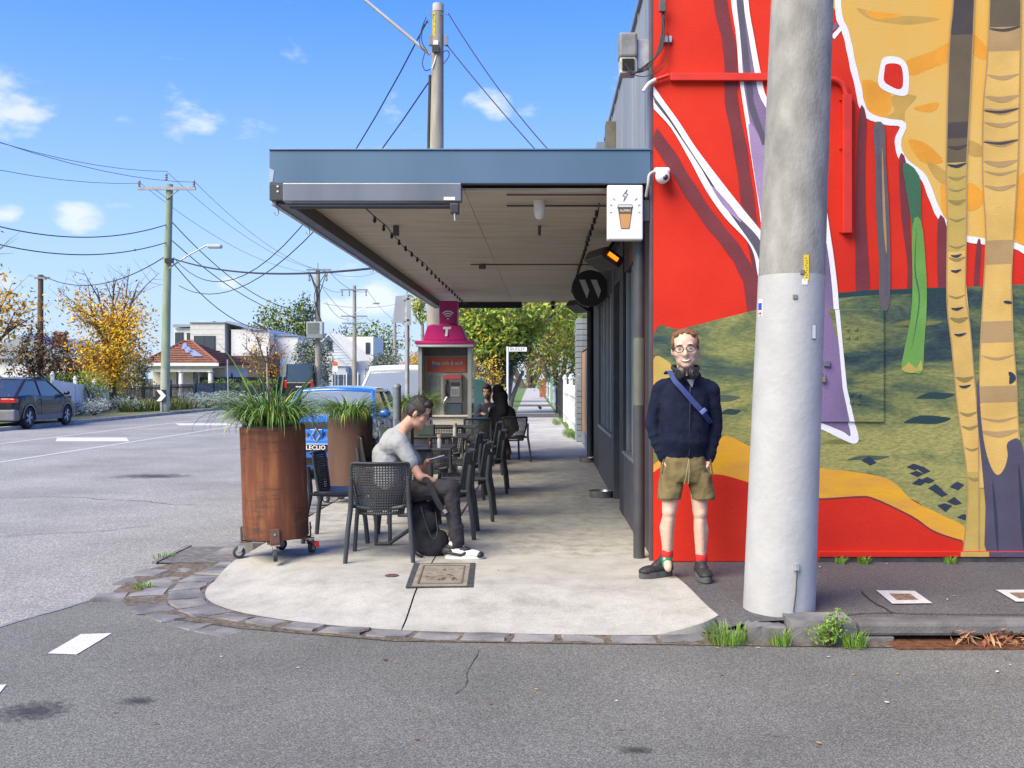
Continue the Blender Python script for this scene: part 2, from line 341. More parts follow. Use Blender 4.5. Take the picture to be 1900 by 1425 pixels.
# slabs, each a piece of its own
ys = [8.262, 9.75, 11.3, 12.85, 14.4, 15.95, 17.5, 19.05, 20.6, 22.2, 23.9]
sm = {}
for k in range(len(ys)-1):
    for x0, x1 in ((-2.5, -.906), (-.888, .93)):
        y0, y1 = ys[k]+.008, ys[k+1]-.008
        mb = MB(); mb.bx(x0, x1, y0, y1, -.06+0.001*(k % 2), random.uniform(-.003, .002)); mb.build('slab', C_SLAB if y0 < 20.5 else C_FAR, fp, bevel=.006)
def bend(y): return -(max(0, y-24))*.0135       # the street swings a little to the left beyond the shops
yk = 23.9
for k in range(14):
    y0, y1 = yk, yk+1.6+k*.55; yk = y1
    mb = MB(); b0, b1 = bend(y0), bend(y1)
    mb.prism([(-.95+b0, y0+.01), (.70+b0, y0+.01), (.70+b1, y1-.01), (-.95+b1, y1-.01)], 'z', -.06, -.002*(k % 3)); mb.build('slab', C_FAR, fp)
mb = MB(); y0 = yk; mb.prism([(-.95+bend(y0), y0), (.7+bend(y0), y0), (.7+bend(300), 300), (-.95+bend(300), 300)], 'z', -.06, 0); mb.build('distant_path', C_FAR, fp)
# cross street (bitumen crossing the path)
sheet('cross_lane', [(-2.7, 37.6), (9, 37.6), (9, 41), (-2.7, 41)], .006, A_FOOT); sheet('cross_lane', [(-2.7, 52), (9, 52), (9, 56), (-2.7, 56)], .006, A_FOOT)
# verge between path and kerb beyond the shops
GRASSM = mat('lawn', (.05, .12, .012), .9, col2=(.16, .26, .03), vscale=5, bump=1, bscale=60, world=True)
sheet('verge', [(-2.6, 23.9, -.01), (-.95, 23.9, -.01), (-.95+bend(300), 300, -.01), (-6, 300, -.01), (-2.6, 60, -.01)], 0, GRASSM)
sheet('verge', [(.7, 23.9, -.012), (30, 23.9, -.012), (30, 300, -.012), (.7+bend(300), 300, -.012)], 0, GRASSM)
# asphalt footpath of the side street
mb = MB(); yy = [6.10+i*.15 for i in range(14)]; vs = []
for y in yy:
    xb = (1.10 if y < 6.3 else .88+.22*max(0, 8.25-y)/1.95)-.02; lo = max(0, min(1, (6.3-y)/.2))*.03
    vs += [(xb, y, min(apron_z(xb, max(y, 6.3)), 0)-.006-lo), (1.26, y, -.003-lo*.6), (1.6, y, -.002), (40, y, 0)]
mb.add(vs, [(i*4+j, i*4+j+1, (i+1)*4+j+1, (i+1)*4+j) for i in range(len(yy)-1) for j in range(3)]); mb.build('side_footpath', A_FOOT, kind='structure')
sheet('side_footpath_bed', [(.93, 6.2), (40, 6.1), (40, 8.02), (.93, 8.02)], -.11, SOIL)

# ---- near kerb along the main road and bluestone pitchers round the corner
kerb = bpy.data.objects.new('bluestone_kerb', None); COL.objects.link(kerb); tag(kerb, 'worn bluestone kerb and gutter pitchers', kind='structure')
def stone(cx, cy, cz, L, Wd, H, rz, seed, name='stone'):
    rr = random.Random(seed); mb = MB(); n = 4
    vs = []
    for z, s_ in ((-H/2, 1.0), (H*.40, 1.0), (H/2, .95)):
        for (sx, sy) in ((-1, -1), (0, -1.02), (1, -1), (1.01, 0), (1, 1), (0, 1.02), (-1, 1), (-1.01, 0)):
            vs.append((sx*L/2*s_*(1+rr.uniform(-.10, .06)), sy*Wd/2*s_*(1+rr.uniform(-.12, .10)), z+(rr.uniform(-.006, .006) if z > 0 else 0)))
    vs.append((0, 0, H/2+.002))
    fs = [(i*8+j, i*8+(j+1) % 8, (i+1)*8+(j+1) % 8, (i+1)*8+j) for i in range(2) for j in range(8)]+[(16+j, 16+(j+1) % 8, 24) for j in range(8)]
    mb.add(vs, fs); o = mb.build(name, BLUE, kerb, smooth=22); o.location = (cx, cy, cz); o.rotation_euler = (rr.uniform(-.03, .03), rr.uniform(-.03, .03), rz); return o
def resample(pts, step):
    out = [Vector(pts[0])]; acc = 0
    for a, b in zip(pts[:-1], pts[1:]):
        a, b = Vector(a), Vector(b); L = (b-a).length
        while acc+L >= step:
            t = (step-acc)/L; a = a+(b-a)*t; out.append(a.copy()); L = (b-a).length; acc = 0
        acc += L
    return out
random.seed(5)
edge = [(-2.5, 8.6)]+[tuple(p) for p in APs]
sid = 0
for row, off, a0, a1, wd in ((0, .15, 0, 99, .25), (1, .41, 0, 10, .25), (2, .66, 0, 10, .22)):
    pts = []
    for i, p in enumerate(edge):
        a = Vector(edge[max(0, i-1)]); b = Vector(edge[min(len(edge)-1, i+1)]); d = (b-a).normalized(); nrm_ = Vector((d.y, -d.x))
        if nrm_.dot(Vector(p)-Vector((-.8, 7.4))) < 0: nrm_ = -nrm_
        w_ = off if p[1] > 6.75 else (off*.72 if row == 0 else off)
        pts.append(Vector(p)+nrm_*w_)
    rs = resample(pts, .30)
    for i in range(len(rs)-1):
        if row == 1 and (i < 1 or i > 9): continue
        if row == 2 and (i < 2 or i > 5 or i == 4): continue
        c = (rs[i]+rs[i+1])/2; d = rs[i+1]-rs[i]; sid += 1
        far = c.y > 6.75
        stone(c.x, c.y, RZ-.047+(.012, .006, .009)[row]+random.uniform(-.004, .004), d.length*random.uniform(.84, .95), (wd if far else .17)*random.uniform(.9, 1.05), .10, math.atan2(d.y, d.x), sid)
# filler soil/moss between pitchers
sheet('gutter_soil', [(-3.05, 8.9), (-2.45, 8.9), (-2.4, 7.2), (-1.2, 6.35), (1.2, 6.15), (2.1, 6.0), (2.1, 5.86), (1.2, 5.9), (-.9, 6.0), (-1.9, 6.3), (-2.75, 6.7), (-3.2, 7.4), (-3.3, 8.2)], RZ+.009, SOIL)
yk = 8.95; i = 0
while yk < 44:
    L = random.uniform(.55, .85); stone(-2.62, yk+L/2, -.075, L*.97, .2, .15, R(90), 200+i)
    if yk < 22: stone(-2.86, yk+L/2, RZ-.03, L*.95, .24, .09, R(90), 300+i)
    yk += L; i += 1
mb = MB(); mb.bx(-2.72, -2.52, yk, 300, -.15, 0); mb.build('distant_kerb', BLUE, kerb)
# far kerb
fk = MB(); fk.bx(KL-.16, KL, -60, 900, -.15, 0); fk.build('far_kerb', mat('old_concrete', (.32, .30, .27), .9, var=.25, vscale=2, bump=.3, world=True), kind='structure')
sheet('far_verge', [(KL-.16, -60), (KL-.16, 900), (-400, 900), (-400, -60)], -.01, mat('verge_dirt', (.10, .085, .05), .95, col2=(.14, .17, .05), vscale=1.3, bump=.6, bscale=20, world=True))
# right-hand kerb: two rough blocks, then the drain lintel
def block(x0, x1, y0, y1, z0, z1, seed, jit=.009):
    rr = random.Random(seed); mb = MB(); nx, ny, nz = 8, 4, 4; idx = {}; bm_ = bmesh.new()
    for i in range(nx+1):
        for j in range(ny+1):
            for k in range(nz+1):
                if 0 < i < nx and 0 < j < ny and 0 < k < nz: continue
                e = (i in (0, nx))+(j in (0, ny))+(k in (0, nz)); s_ = .05 if e > 1 else 0
                x, y, z = x0+(x1-x0)*i/nx, y0+(y1-y0)*j/ny, z0+(z1-z0)*k/nz; cx_, cy_, cz_ = (x0+x1)/2, (y0+y1)/2, (z0+z1)/2
                idx[i, j, k] = bm_.verts.new((x+(cx_-x)*s_*.6+rr.uniform(-jit, jit), y+(cy_-y)*s_+rr.uniform(-jit, jit), z+(cz_-z)*s_+rr.uniform(-jit, jit)*.7))
    for i in range(nx):
        for j in range(ny):
            for k in (0, nz): bm_.faces.new([idx[q] for q in ((i, j, k), (i+1, j, k), (i+1, j+1, k), (i, j+1, k))])
    for i in range(nx):
        for k in range(nz):
            for j in (0, ny): bm_.faces.new([idx[q] for q in ((i, j, k), (i+1, j, k), (i+1, j, k+1), (i, j, k+1))])
    for j in range(ny):
        for k in range(nz):
            for i in (0, nx): bm_.faces.new([idx[q] for q in ((i, j, k), (i, j+1, k), (i, j+1, k+1), (i, j, k+1))])
    bmesh.ops.recalc_face_normals(bm_, faces=bm_.faces); me = bpy.data.meshes.new('stone'); bm_.to_mesh(me); bm_.free(); me.materials.append(BLUE); me.polygons.foreach_set('use_smooth', [True]*len(me.polygons)); me.set_sharp_from_angle(angle=R(32))
    o = bpy.data.objects.new('stone', me); COL.objects.link(o); o.parent = kerb; return o
block(1.22, 1.455, 5.985, 6.17, -.15, -.022, 501); block(1.47, 1.865, 5.94, 6.20, -.16, .022, 502); block(1.06, 1.21, 6.05, 6.18, -.15, -.075, 503, .006)
dr = thing('drain_lintel', 'long grey concrete drain lintel over a rusty grate beside the pole', 'drain', (1.885, 6.05, 0))
LT = mat('lintel_concrete', (.085, .083, .082), .85, col2=(.17, .165, .16), vscale=4, bump=.5, bscale=60, world=True)
mb = MB(); mb.bx(0, 6, -.07, .09, -.078, .003); mb.build('lintel', LT, dr, bevel=.02)
for x0, x1 in ((0, .22), (1.55, 6)): mb = MB(); mb.bx(x0, x1, -.064, .085, -.16, -.079); mb.build('side_block', LT, dr, bevel=.012)
mb = MB(); mb.bx(.2, 1.56, .06, .084, -.2, -.08); mb.build('opening', DARK, dr)  # black panel stands in for the unlit depth of the drain
RUST = mat('rust', (.10, .04, .018), .85, metal=.3, col2=(.24, .10, .045), vscale=18, bump=.4, bscale=90)
mb = MB(); mb.bx(.18, 1.6, -.23, .06, RZ-.03, RZ+.0055); mb.build('grate_bed', DARK, dr)  # near-black slab painted as the shade under the bars
for k in range(8):
    mb = MB(); mb.bx(.17, 1.6, -.225+k*.036, -.225+k*.036+.018, RZ, RZ+.014+.001*(k % 2)); mb.build('grate_bar', RUST, dr)
lf = MB(); rr = random.Random(3)
for k in range(260):
    c = Vector((rr.uniform(.55, 1.75), rr.gauss(-.06, .05), RZ+.02+abs(rr.gauss(0, .022))*(1 if rr.random() < .8 else 2))); e = Euler((rr.uniform(-1, 1), rr.uniform(-1, 1), rr.uniform(0, 6))).to_matrix()
    L, w_ = rr.uniform(.02, .07), rr.uniform(.004, .014)
    lf.m(k % 2).poly([c+e @ Vector(v) for v in ((-L, 0, 0), (0, w_, .006), (L, 0, 0), (0, -w_, .004))])
lf.build('leaf_litter', [mat('dead_leaf', (.25, .10, .045), .9, var=.4, vscale=20), mat('dead_twig', (.36, .22, .12), .9, var=.3, vscale=20)], kind='stuff', label='brown dead leaves and twigs caught in the drain', cat='leaves').location = (1.885, 6.0, 0)
# gutter grate beside the rusty planter
gx, gy = G(310, 1046, RZ)[0]+.02, 8.42
gt = thing('drain_grate', 'slatted metal gutter grate beside the leaning rusty planter', 'grate', (-3.0, 8.95, RZ))
mb = MB(); mb.bx(-.34, .33, -.42, .42, -.05, .0105); mb.build('pit', DARK, gt)  # black slab above the road imitates the unlit pit between the slats
GM = mat('grate_metal', (.16, .15, .14), .7, metal=.4, col2=(.28, .26, .24), vscale=14, bump=.3)
for k in range(13): mb = MB(); mb.bx(-.31, .31, -.40+k*.064, -.40+k*.064+.034, -.02, .0145+.0006*(k % 2)); mb.build('slat', GM, gt)
for x in (-.335, .335): mb = MB(); mb.bx(x-.02, x+.02, -.43, .43, -.03, .022); mb.build('rim', GM, gt)
# pit lid in the apron, valve covers, painted squares
LIDC = mat('lid_concrete', (.19, .165, .13), .85, col2=(.27, .24, .19), vscale=7, bump=.5, bscale=70, world=True)
pl = thing('pit_lid', 'square concrete pit lid with a dark iron frame in the pale ramp', 'pit lid', (-.905, 6.98, 0))
c4 = [(752, 1098), (878, 1098), (882, 1053), (768, 1053)]
q4 = [Vector((*G(px, py, -.03), 0)) for px, py in c4]; ctr = sum(q4, Vector())/4; pl.location = (ctr.x, ctr.y, apron_z(ctr.x, ctr.y))
q4 = [q-ctr for q in q4]; slope = lambda x, y: apron_z(ctr.x+x, ctr.y+y)-apron_z(ctr.x, ctr.y)
IRON = mat('frame_iron', (.045, .05, .055), .8, var=.3, vscale=20, bump=.3)
for i in range(4):
    a, b = q4[i], q4[(i+1) % 4]; ai, bi = a*.88, b*.88
    if i in (0, 2): ai, bi = Vector((a.x*.88, a.y*.95, 0)), Vector((b.x*.88, b.y*.95, 0))
    mb = MB(); mb.poly([(v.x, v.y, slope(v.x, v.y)+.0075) for v in (a, b, Vector((b.x*.82, b.y*.94, 0)), Vector((a.x*.82, a.y*.94, 0)))]); mb.build('frame', IRON, pl)
mb = MB(); vs = [Vector((v.x*.82, v.y*.94, 0)) for v in q4]; mb.poly([(v.x, v.y, slope(v.x, v.y)+.0062) for v in vs]); mb.build('lid', LIDC, pl)
mb = MB()
for s_ in (.62,):
    for i in range(4):
        a, b = vs[i]*.8, vs[(i+1) % 4]*.8; d = (b-a).normalized(); q = Vector((-d.y, d.x, 0))*.006; mb.poly([(v.x, v.y, slope(v.x, v.y)+.009) for v in (a-q, b-q, b+q, a+q)])
rr = random.Random(9)
for k in range(26):
    x, y = rr.uniform(-.13, .13), rr.uniform(-.2, .2); a = rr.uniform(0, 3.1); dx, dy = .028*math.cos(a), .028*math.sin(a); mb.poly([(x+u*dx-v*dy*.14, y+u*dy+v*dx*.14, slope(x, y)+.0092) for u, v in ((-1, -1), (1, -1), (1, 1), (-1, 1))])
mb.build('embossing', mat('lid_mark_dark', (.12, .105, .08), .9, var=.2), pl)  # flat darker marks for the lettering on the lid
for px, py, r_, nm in ((727, 1079, .05, 'valve_cover'), (680, 1150, .022, 'valve_cover')):
    x, y = G(px, py, -.04); mb = MB(); mb.lathe([(r_, 0), (r_, .006), (r_*.8, .009), (0.001, .009)], n=20); o = mb.build(nm, mat('rusty_cover', (.10, .055, .045), .8, var=.3, vscale=40), smooth=30, label='%s rusty round valve cover set in the pale ramp' % ('larger' if r_ > .04 else 'tiny'), cat='valve cover'); o.location = (x, y, apron_z(x, y)+.002)
# edge line of the joint behind the ramp
for k, (c_, lab) in enumerate((([(1626, 1097), (1697, 1098), (1730, 1121), (1656, 1122)], 'white painted square frame on the dark footpath beside the pole'), ([(1848, 1096), (1915, 1096), (1950, 1118), (1885, 1118)], 'white painted square frame further along the red wall, below the painted tree trunks'))):
    q = [Vector((*G(px, py, 0), .007)) for px, py in c_]; cc = sum(q, Vector())/4
    t_ = thing('meter_cover', lab.replace('white painted square frame', 'white-painted square water meter cover'), 'meter cover', (cc.x, cc.y, 0)); q = [v-Vector((cc.x, cc.y, 0)) for v in q]; qi = [Vector((v.x*.55, v.y*.5, .007)) for v in q]
    mb = MB()
    for i in range(4): mb.poly([q[i], q[(i+1) % 4], qi[(i+1) % 4], qi[i]])
    mb.build('painted_frame', PAINT, t_); mb = MB(); mb.poly([Vector((v.x, v.y, .006)) for v in qi]); mb.build('litter', mat('brown_litter', (.12, .07, .04), .9, col2=(.3, .2, .13), vscale=60, world=True, bump=1), t_)
# cracks in the side footpath
mb = MB(); CR = mat('crack', (.02, .02, .02), .95, var=0)
def crack(pts, z=.005, w_=.006):
    q = [Vector((*G(px, py, 0), z)) for px, py in pts]
    for a, b in zip(q[:-1], q[1:]): d = (b-a).normalized(); n_ = Vector((-d.y, d.x, 0))*w_; mb.poly([a+n_, b+n_, b-n_, a-n_])
crack([(1598, 1098), (1612, 1112), (1625, 1121), (1640, 1128), (1655, 1138)]); crack([(1572, 1142), (1600, 1139), (1655, 1138), (1700, 1140), (1800, 1141), (1950, 1141)])
mb.build('pavement_cracks', CR, kind='structure')
# scattered leaves and specks on road, ramp and path
lf = MB(); rr = random.Random(21)
for k in range(170):
    if k < 60: x, y = rr.uniform(-2.4, 4), rr.uniform(4.2, 6); z = RZ+.012
    elif k < 110: x, y = rr.uniform(-2.3, .8), rr.uniform(6.5, 16); z = apron_z(x, y)+.007 if y < 8.25 else .006
    else: x, y = rr.uniform(1.2, 4.5), rr.uniform(6.3, 8); z = .008
    a = rr.uniform(0, 6.3); L = rr.uniform(.006, .02); w_ = L*rr.uniform(.3, .7); c, s_ = math.cos(a), math.sin(a)
    lf.m(rr.choice((0, 0, 1, 2))).poly([(x+u*c-v*s_, y+u*s_+v*c, z+rr.uniform(0, .004)) for u, v in ((-L, 0), (0, -w_), (L, 0), (0, w_))])
lf.build('fallen_leaves', [mat('leaf_brown', (.16, .08, .04), .9, var=.3), mat('leaf_gold', (.45, .28, .05), .9, var=.3), mat('speck_pale', (.6, .58, .54), .9, var=.1)], kind='stuff', label='small scattered fallen leaves and specks', cat='leaves')

# sealed cracks, patches and wheel wear on the roads
rr = random.Random(33)
def road_crack(p0, ang, L, seed, w_=.006, z=RZ+.0075):
    r_ = random.Random(seed); mb = MB(); p = Vector((*p0, z)); a = ang; q = [p.copy()]
    for i in range(int(L/.12)): a += r_.uniform(-.45, .45); a += (ang-a)*.2; p = p+Vector((math.cos(a), math.sin(a), 0))*.12; q.append(p.copy())
    for i in range(len(q)-1):
        d = (q[i+1]-q[i]).normalized(); n_ = Vector((-d.y, d.x, 0)); h0, h1 = w_*(.4+.6*r_.random()), w_*(.4+.6*r_.random()); mb.poly([q[i]+n_*h0, q[i+1]+n_*h1, q[i+1]-n_*h1, q[i]-n_*h0])
    return mb.build('road_crack', mat('road_crack_dark', (.06, .057, .054), .9, var=.2), kind='structure')
road_crack((-.45, 5.0), R(85), .9, 1, .003); road_crack((-6.2, 9.5), R(20), 2.4, 2, .007); road_crack((-8, 13), R(-12), 4, 5, .010)
# ------------------------------------------------------------------ corner building with the mural
def stucco(name, c, c2=None, var=.10, vscale=3.5, **kw):
    kw.setdefault('detail', 10); return mat(name, c, .75, var=var, col2=c2, srgb=True, vscale=vscale, bump=.25, bscale=75, world=True, spec=.3, **kw)
RED = stucco('mural_red', (208, 46, 24), (196, 36, 20), vscale=1.6, detail=9); MAROON = stucco('mural_maroon', (112, 50, 58)); WHITE = stucco('mural_white', (226, 226, 232), var=.03)
PURP = stucco('mural_purple', (128, 108, 146), (98, 90, 118), vscale=1.6); PURPL = stucco('mural_lilac', (150, 128, 168)); PURPD = stucco('mural_slate', (86, 82, 100))
YEL = stucco('mural_yellow', (212, 176, 98), (218, 168, 76), vscale=1.4); ORA = stucco('mural_orange', (220, 152, 52)); OCH = stucco('mural_ochre', (186, 150, 78)); KHA = stucco('mural_khaki', (178, 156, 82), (190, 162, 88), vscale=6)
GOLD = stucco('mural_gold', (222, 166, 40), (206, 150, 66), vscale=2.5, stretch=(1, 1, 4)); BRN = stucco('mural_brown', (98, 88, 70)); BRND = stucco('mural_darkbrown', (72, 66, 66)); TAN = stucco('mural_tan', (166, 138, 96)); TANL = stucco('mural_trunk', (206, 170, 96))
BAND = stucco('mural_band', (142, 126, 76)); NAVY = stucco('mural_navy', (46, 56, 74)); TEAL = stucco('mural_teal', (38, 62, 66)); DUSK = stucco('mural_dusk', (78, 74, 94)); GRN = stucco('mural_green', (104, 152, 74)); GRND = stucco('mural_darkgreen', (58, 104, 78)); GREY = stucco('mural_grey', (92, 88, 92)); OLIVE = stucco('mural_olive', (112, 116, 68)); TEALG = stucco('mural_tealgrey', (62, 80, 80), (84, 96, 76), vscale=6)
LEAFG = stucco('mural_plum', (96, 70, 80))
def hill_mat():
    m = bpy.data.materials.new('mural_hill'); m.use_nodes = True; n = m.node_tree.nodes; l = m.node_tree.links; b = n['Principled BSDF']
    g = n.new('ShaderNodeNewGeometry'); mp = n.new('ShaderNodeMapping'); mp.inputs['Scale'].default_value = (.75, 1, 2.6); mp.inputs['Rotation'].default_value = (0, R(12), 0); l.new(g.outputs['Position'], mp.inputs[0])
    t = n.new('ShaderNodeTexNoise'); t.inputs['Scale'].default_value = 1.05; t.inputs['Detail'].default_value = 7; t.inputs['Roughness'].default_value = .62; t.inputs['Distortion'].default_value = .7; l.new(mp.outputs[0], t.inputs['Vector'])
    sp = n.new('ShaderNodeSeparateXYZ'); l.new(g.outputs['Position'], sp.inputs[0])
    mr = n.new('ShaderNodeMapRange'); mr.inputs['From Min'].default_value = 2.2; mr.inputs['From Max'].default_value = .75; mr.inputs['To Min'].default_value = -.10; mr.inputs['To Max'].default_value = .15; l.new(sp.outputs['Z'], mr.inputs['Value'])
    ad = n.new('ShaderNodeMath'); l.new(t.outputs['Fac'], ad.inputs[0]); l.new(mr.outputs[0], ad.inputs[1])
    r = n.new('ShaderNodeValToRGB'); e = r.color_ramp.elements
    for p, c in ((.34, (42, 60, 68)), (.42, (58, 78, 74)), (.49, (94, 106, 74)), (.56, (122, 128, 80)), (.66, (150, 148, 90))):
        k = e.new(p); k.color = (*s2l(c), 1)
    e.remove(e[0]); e.remove(e[-1]); l.new(ad.outputs[0], r.inputs[0])
    st = n.new('ShaderNodeTexNoise'); st.inputs['Scale'].default_value = 28; st.inputs['Detail'].default_value = 5; l.new(mp.outputs[0], st.inputs['Vector'])
    m2 = n.new('ShaderNodeMapRange'); m2.inputs['From Min'].default_value = .3; m2.inputs['From Max'].default_value = .7; m2.inputs['To Min'].default_value = .72; m2.inputs['To Max'].default_value = 1.25; l.new(st.outputs['Fac'], m2.inputs['Value'])
    mx = n.new('ShaderNodeMix'); mx.data_type = 'RGBA'; mx.blend_type = 'MULTIPLY'; mx.inputs[0].default_value = 1; l.new(r.outputs[0], mx.inputs[6]); l.new(m2.outputs[0], mx.inputs[7]); l.new(mx.outputs[2], b.inputs['Base Color'])
    bs = n.new('ShaderNodeTexNoise'); bs.inputs['Scale'].default_value = 75; l.new(g.outputs['Position'], bs.inputs['Vector']); bp = n.new('ShaderNodeBump'); bp.inputs['Strength'].default_value = .25; bp.inputs['Distance'].default_value = .01; l.new(bs.outputs['Fac'], bp.inputs['Height']); l.new(bp.outputs[0], b.inputs['Normal'])
    b.inputs['Roughness'].default_value = .75; b.inputs['Specular IOR Level'].default_value = .3
    MATS['mural_hill'] = m; return m
HILL = hill_mat()
WY = 8.0                                       # plane of the mural wall
bld = thing('corner_building', 'corner cafe building with a red and yellow painted side wall', 'building', (.875, WY, 0))
def W3(px, py, off=0.0): v = P(px, py, WY); return (v.x-.875, -off, v.z)
wall = MB(); wall.bx(0, 12, 0, .3, -.05, 6.2); wallo = wall.build('wall', RED, bld)
MMATS = [RED, MAROON, WHITE, PURP, PURPL, PURPD, YEL, ORA, OCH, KHA, GOLD, BRN, BRND, TAN, TANL, BAND, NAVY, TEAL, DUSK, GRN, GRND, GREY, OLIVE, TEALG, HILL]
mur = MB(); _lay = [0]
def paint(pts, m, sp=4, layer=None):
    _lay[0] += 1; off = .0012+.00012*_lay[0]
    q = spline(pts, sp, True) if sp else pts
    mur.m(MMATS.index(m)).poly([W3(max(x, 1212.2), min(y, 1041), off) for x, y in q])
def stroke(pts, w, m, sp=5, taper=False):
    """a painted line of pixel width w"""
    _lay[0] += 1; off = .0012+.00012*_lay[0]
    q = [Vector(p) for p in spline(pts, sp)]; n = len(q); L = []; Rr = []
    for i in range(n):
        d = (q[min(i+1, n-1)]-q[max(i-1, 0)]).normalized(); nn = Vector((-d.y, d.x))
        ww = w*(.5 if not taper else .5*math.sin(math.pi*(i+.35)/(n+.0)))
        ww *= 1+.06*math.sin(i*1.3); L.append(q[i]+nn*ww); Rr.append(q[i]-nn*ww)
    mur.m(MMATS.index(m))
    for i in range(n-1): mur.poly([W3(max(p[0], 1212.2), p[1], off) for p in (L[i], L[i+1], Rr[i+1], Rr[i])])
XR = 2500
# big yellow crown, upper right
paint([(1550, -160), (1550, 20), (1563, 50), (1573, 85), (1582, 125), (1592, 165), (1598, 195), (1612, 216), (1645, 226), (1672, 233), (1666, 262), (1675, 295), (1712, 328), (1728, 365), (1742, 398), (1757, 417), (1790, 440), (1818, 447), (1882, 456), (1930, 470), (2050, 430), (XR, 380), (XR, -160)], YEL, 3)
for p, m_ in (([(1590, 15), (1640, 28), (1700, 30), (1745, 36), (1690, 46), (1640, 42), (1610, 34)], OCH), ([(1605, 22), (1650, 24), (1672, 30), (1630, 36)], ORA),
              ([(1680, 115), (1730, 95), (1765, 78), (1765, 110), (1720, 130), (1690, 140)], ORA), ([(1650, 180), (1700, 178), (1680, 205), (1675, 228), (1640, 222), (1660, 205)], OCH),
              ([(1600, 150), (1640, 160), (1655, 190), (1640, 218), (1610, 205)], ORA), ([(1695, 200), (1740, 190), (1735, 205), (1715, 208)], ORA), ([(1685, 260), (1720, 268), (1750, 300), (1710, 300)], ORA),
              ([(1800, 60), (1832, 90), (1826, 110), (1800, 95)], ORA), ([(1796, 340), (1822, 355), (1822, 380), (1795, 390)], ORA), ([(1792, 260), (1820, 270), (1820, 290), (1795, 285)], OCH),
              ([(1888, 330), (1930, 340), (1930, 445), (1882, 440)], ORA), ([(1720, 300), (1757, 320), (1757, 345), (1735, 330)], OCH), ([(1745, 345), (1757, 350), (1757, 405), (1748, 390)], ORA),
              ([(1950, 40), (2050, 60), (2120, 30), (2080, 110), (1990, 120)], ORA), ([(1980, 250), (2100, 230), (2200, 280), (2080, 320)], OCH)):
    paint(p, m_, 4)
stroke([(1553, -60), (1556, 25), (1567, 55), (1575, 85), (1583, 125), (1593, 165), (1598, 192), (1612, 215), (1645, 226), (1675, 232), (1666, 262), (1675, 295), (1712, 328), (1728, 365), (1742, 398), (1757, 417), (1790, 441), (1818, 447), (1882, 456), (1930, 470), (2050, 430), (2300, 400)], 12, WHITE)
stroke([(1545, 70), (1562, 50)], 8, WHITE); paint([(1543, 50), (1553, 40), (1553, 52), (1543, 60)], PURP, 0)
paint([(1640, 107), (1668, 107), (1684, 125), (1686, 165), (1678, 178), (1652, 173), (1630, 158), (1632, 128)], WHITE); paint([(1645, 119), (1666, 119), (1674, 130), (1675, 158), (1668, 166), (1652, 160), (1640, 150), (1641, 130)], RED)
# maroon cast stripes and slim trunks on the red ground
for p in ([(1594, 205), (1607, 216), (1605, 300), (1606, 400), (1613, 560), (1589, 560), (1588, 350)], [(1668, 292), (1682, 305), (1688, 420), (1692, 540), (1678, 600), (1684, 500), (1672, 400)],
          [(1740, 408), (1757, 424), (1757, 545), (1741, 545)], [(1812, 452), (1820, 455), (1814, 545), (1806, 545)]): paint(p, MAROON, 3)
stroke([(1328, -150), (1336, 0), (1352, 80), (1356, 140), (1357, 190), (1372, 270), (1385, 360), (1395, 430), (1412, 520)], 24, MAROON)
stroke([(1208, 246), (1238, 285), (1275, 345), (1315, 405), (1355, 455), (1380, 495), (1395, 540), (1400, 620)], 26, MAROON)
# hill
paint([(1212, 622), (1262, 611), (1330, 593), (1395, 577), (1460, 560), (1530, 547), (1605, 540), (1700, 536), (1780, 533), (1865, 529), (2050, 520), (XR, 500), (XR, 1005), (2000, 1020), (1800, 1005), (1700, 930), (1560, 880), (1400, 850), (1212, 850)], HILL, 4)
stroke([(1530, 551), (1605, 544), (1700, 540), (1770, 538)], 10, TEAL)
paint([(1212, 668), (1235, 668), (1248, 685), (1246, 730), (1225, 760), (1212, 770)], KHA, 4); paint([(1212, 770), (1260, 800), (1330, 806), (1390, 826), (1400, 850), (1212, 860)], OLIVE, 3)
rr = random.Random(4)
for (x, y, w, h) in ((1360, 690, 40, 8), (1340, 740, 34, 7), (1355, 765, 20, 6), (1700, 600, 50, 6), (1560, 820, 40, 5), (1610, 850, 40, 5), (1720, 780, 44, 9), (1735, 735, 36, 7), (1860, 620, 20, 30)):
    paint([(x-w, y+4), (x-w*.3, y-h), (x+w*.6, y-h*.8), (x+w, y-3), (x+w*.4, y+h*.7), (x-w*.5, y+h*.6)], rr.choice((TEAL, TEALG, TEALG, OLIVE)), 3)
for (x, y) in ((1612, 855), (1700, 880), (1712, 870), (1705, 895), (1735, 905), (1745, 915), (1752, 940), (1775, 900), (1770, 930), (1788, 960), (1695, 868), (1720, 890)):
    paint([(x-14, y+rr.uniform(-4, 4)), (x, y-rr.uniform(4, 9)), (x+14, y+rr.uniform(-3, 5)), (x+2, y+rr.uniform(4, 10))], NAVY, 0)
# gold path and red foreground
paint([(1212, 862), (1300, 858), (1330, 822), (1348, 808), (1392, 828), (1450, 850), (1521, 868), (1575, 874), (1632, 884), (1662, 898), (1692, 928), (1732, 948), (1782, 972), (1830, 1000), (2100, 1040), (2100, 1060), (1212, 1060)], GOLD, 4)
paint([(1212, 876), (1300, 880), (1340, 881), (1392, 896), (1450, 915), (1520, 926), (1592, 922), (1622, 926), (1692, 959), (1732, 986), (1785, 1004), (1900, 1030), (2100, 1045), (2100, 1060), (1212, 1060)], RED, 4)
stroke([(1480, 921), (1520, 926), (1592, 922), (1622, 926), (1692, 959), (1732, 986), (1785, 1004)], 3.5, MAROON)
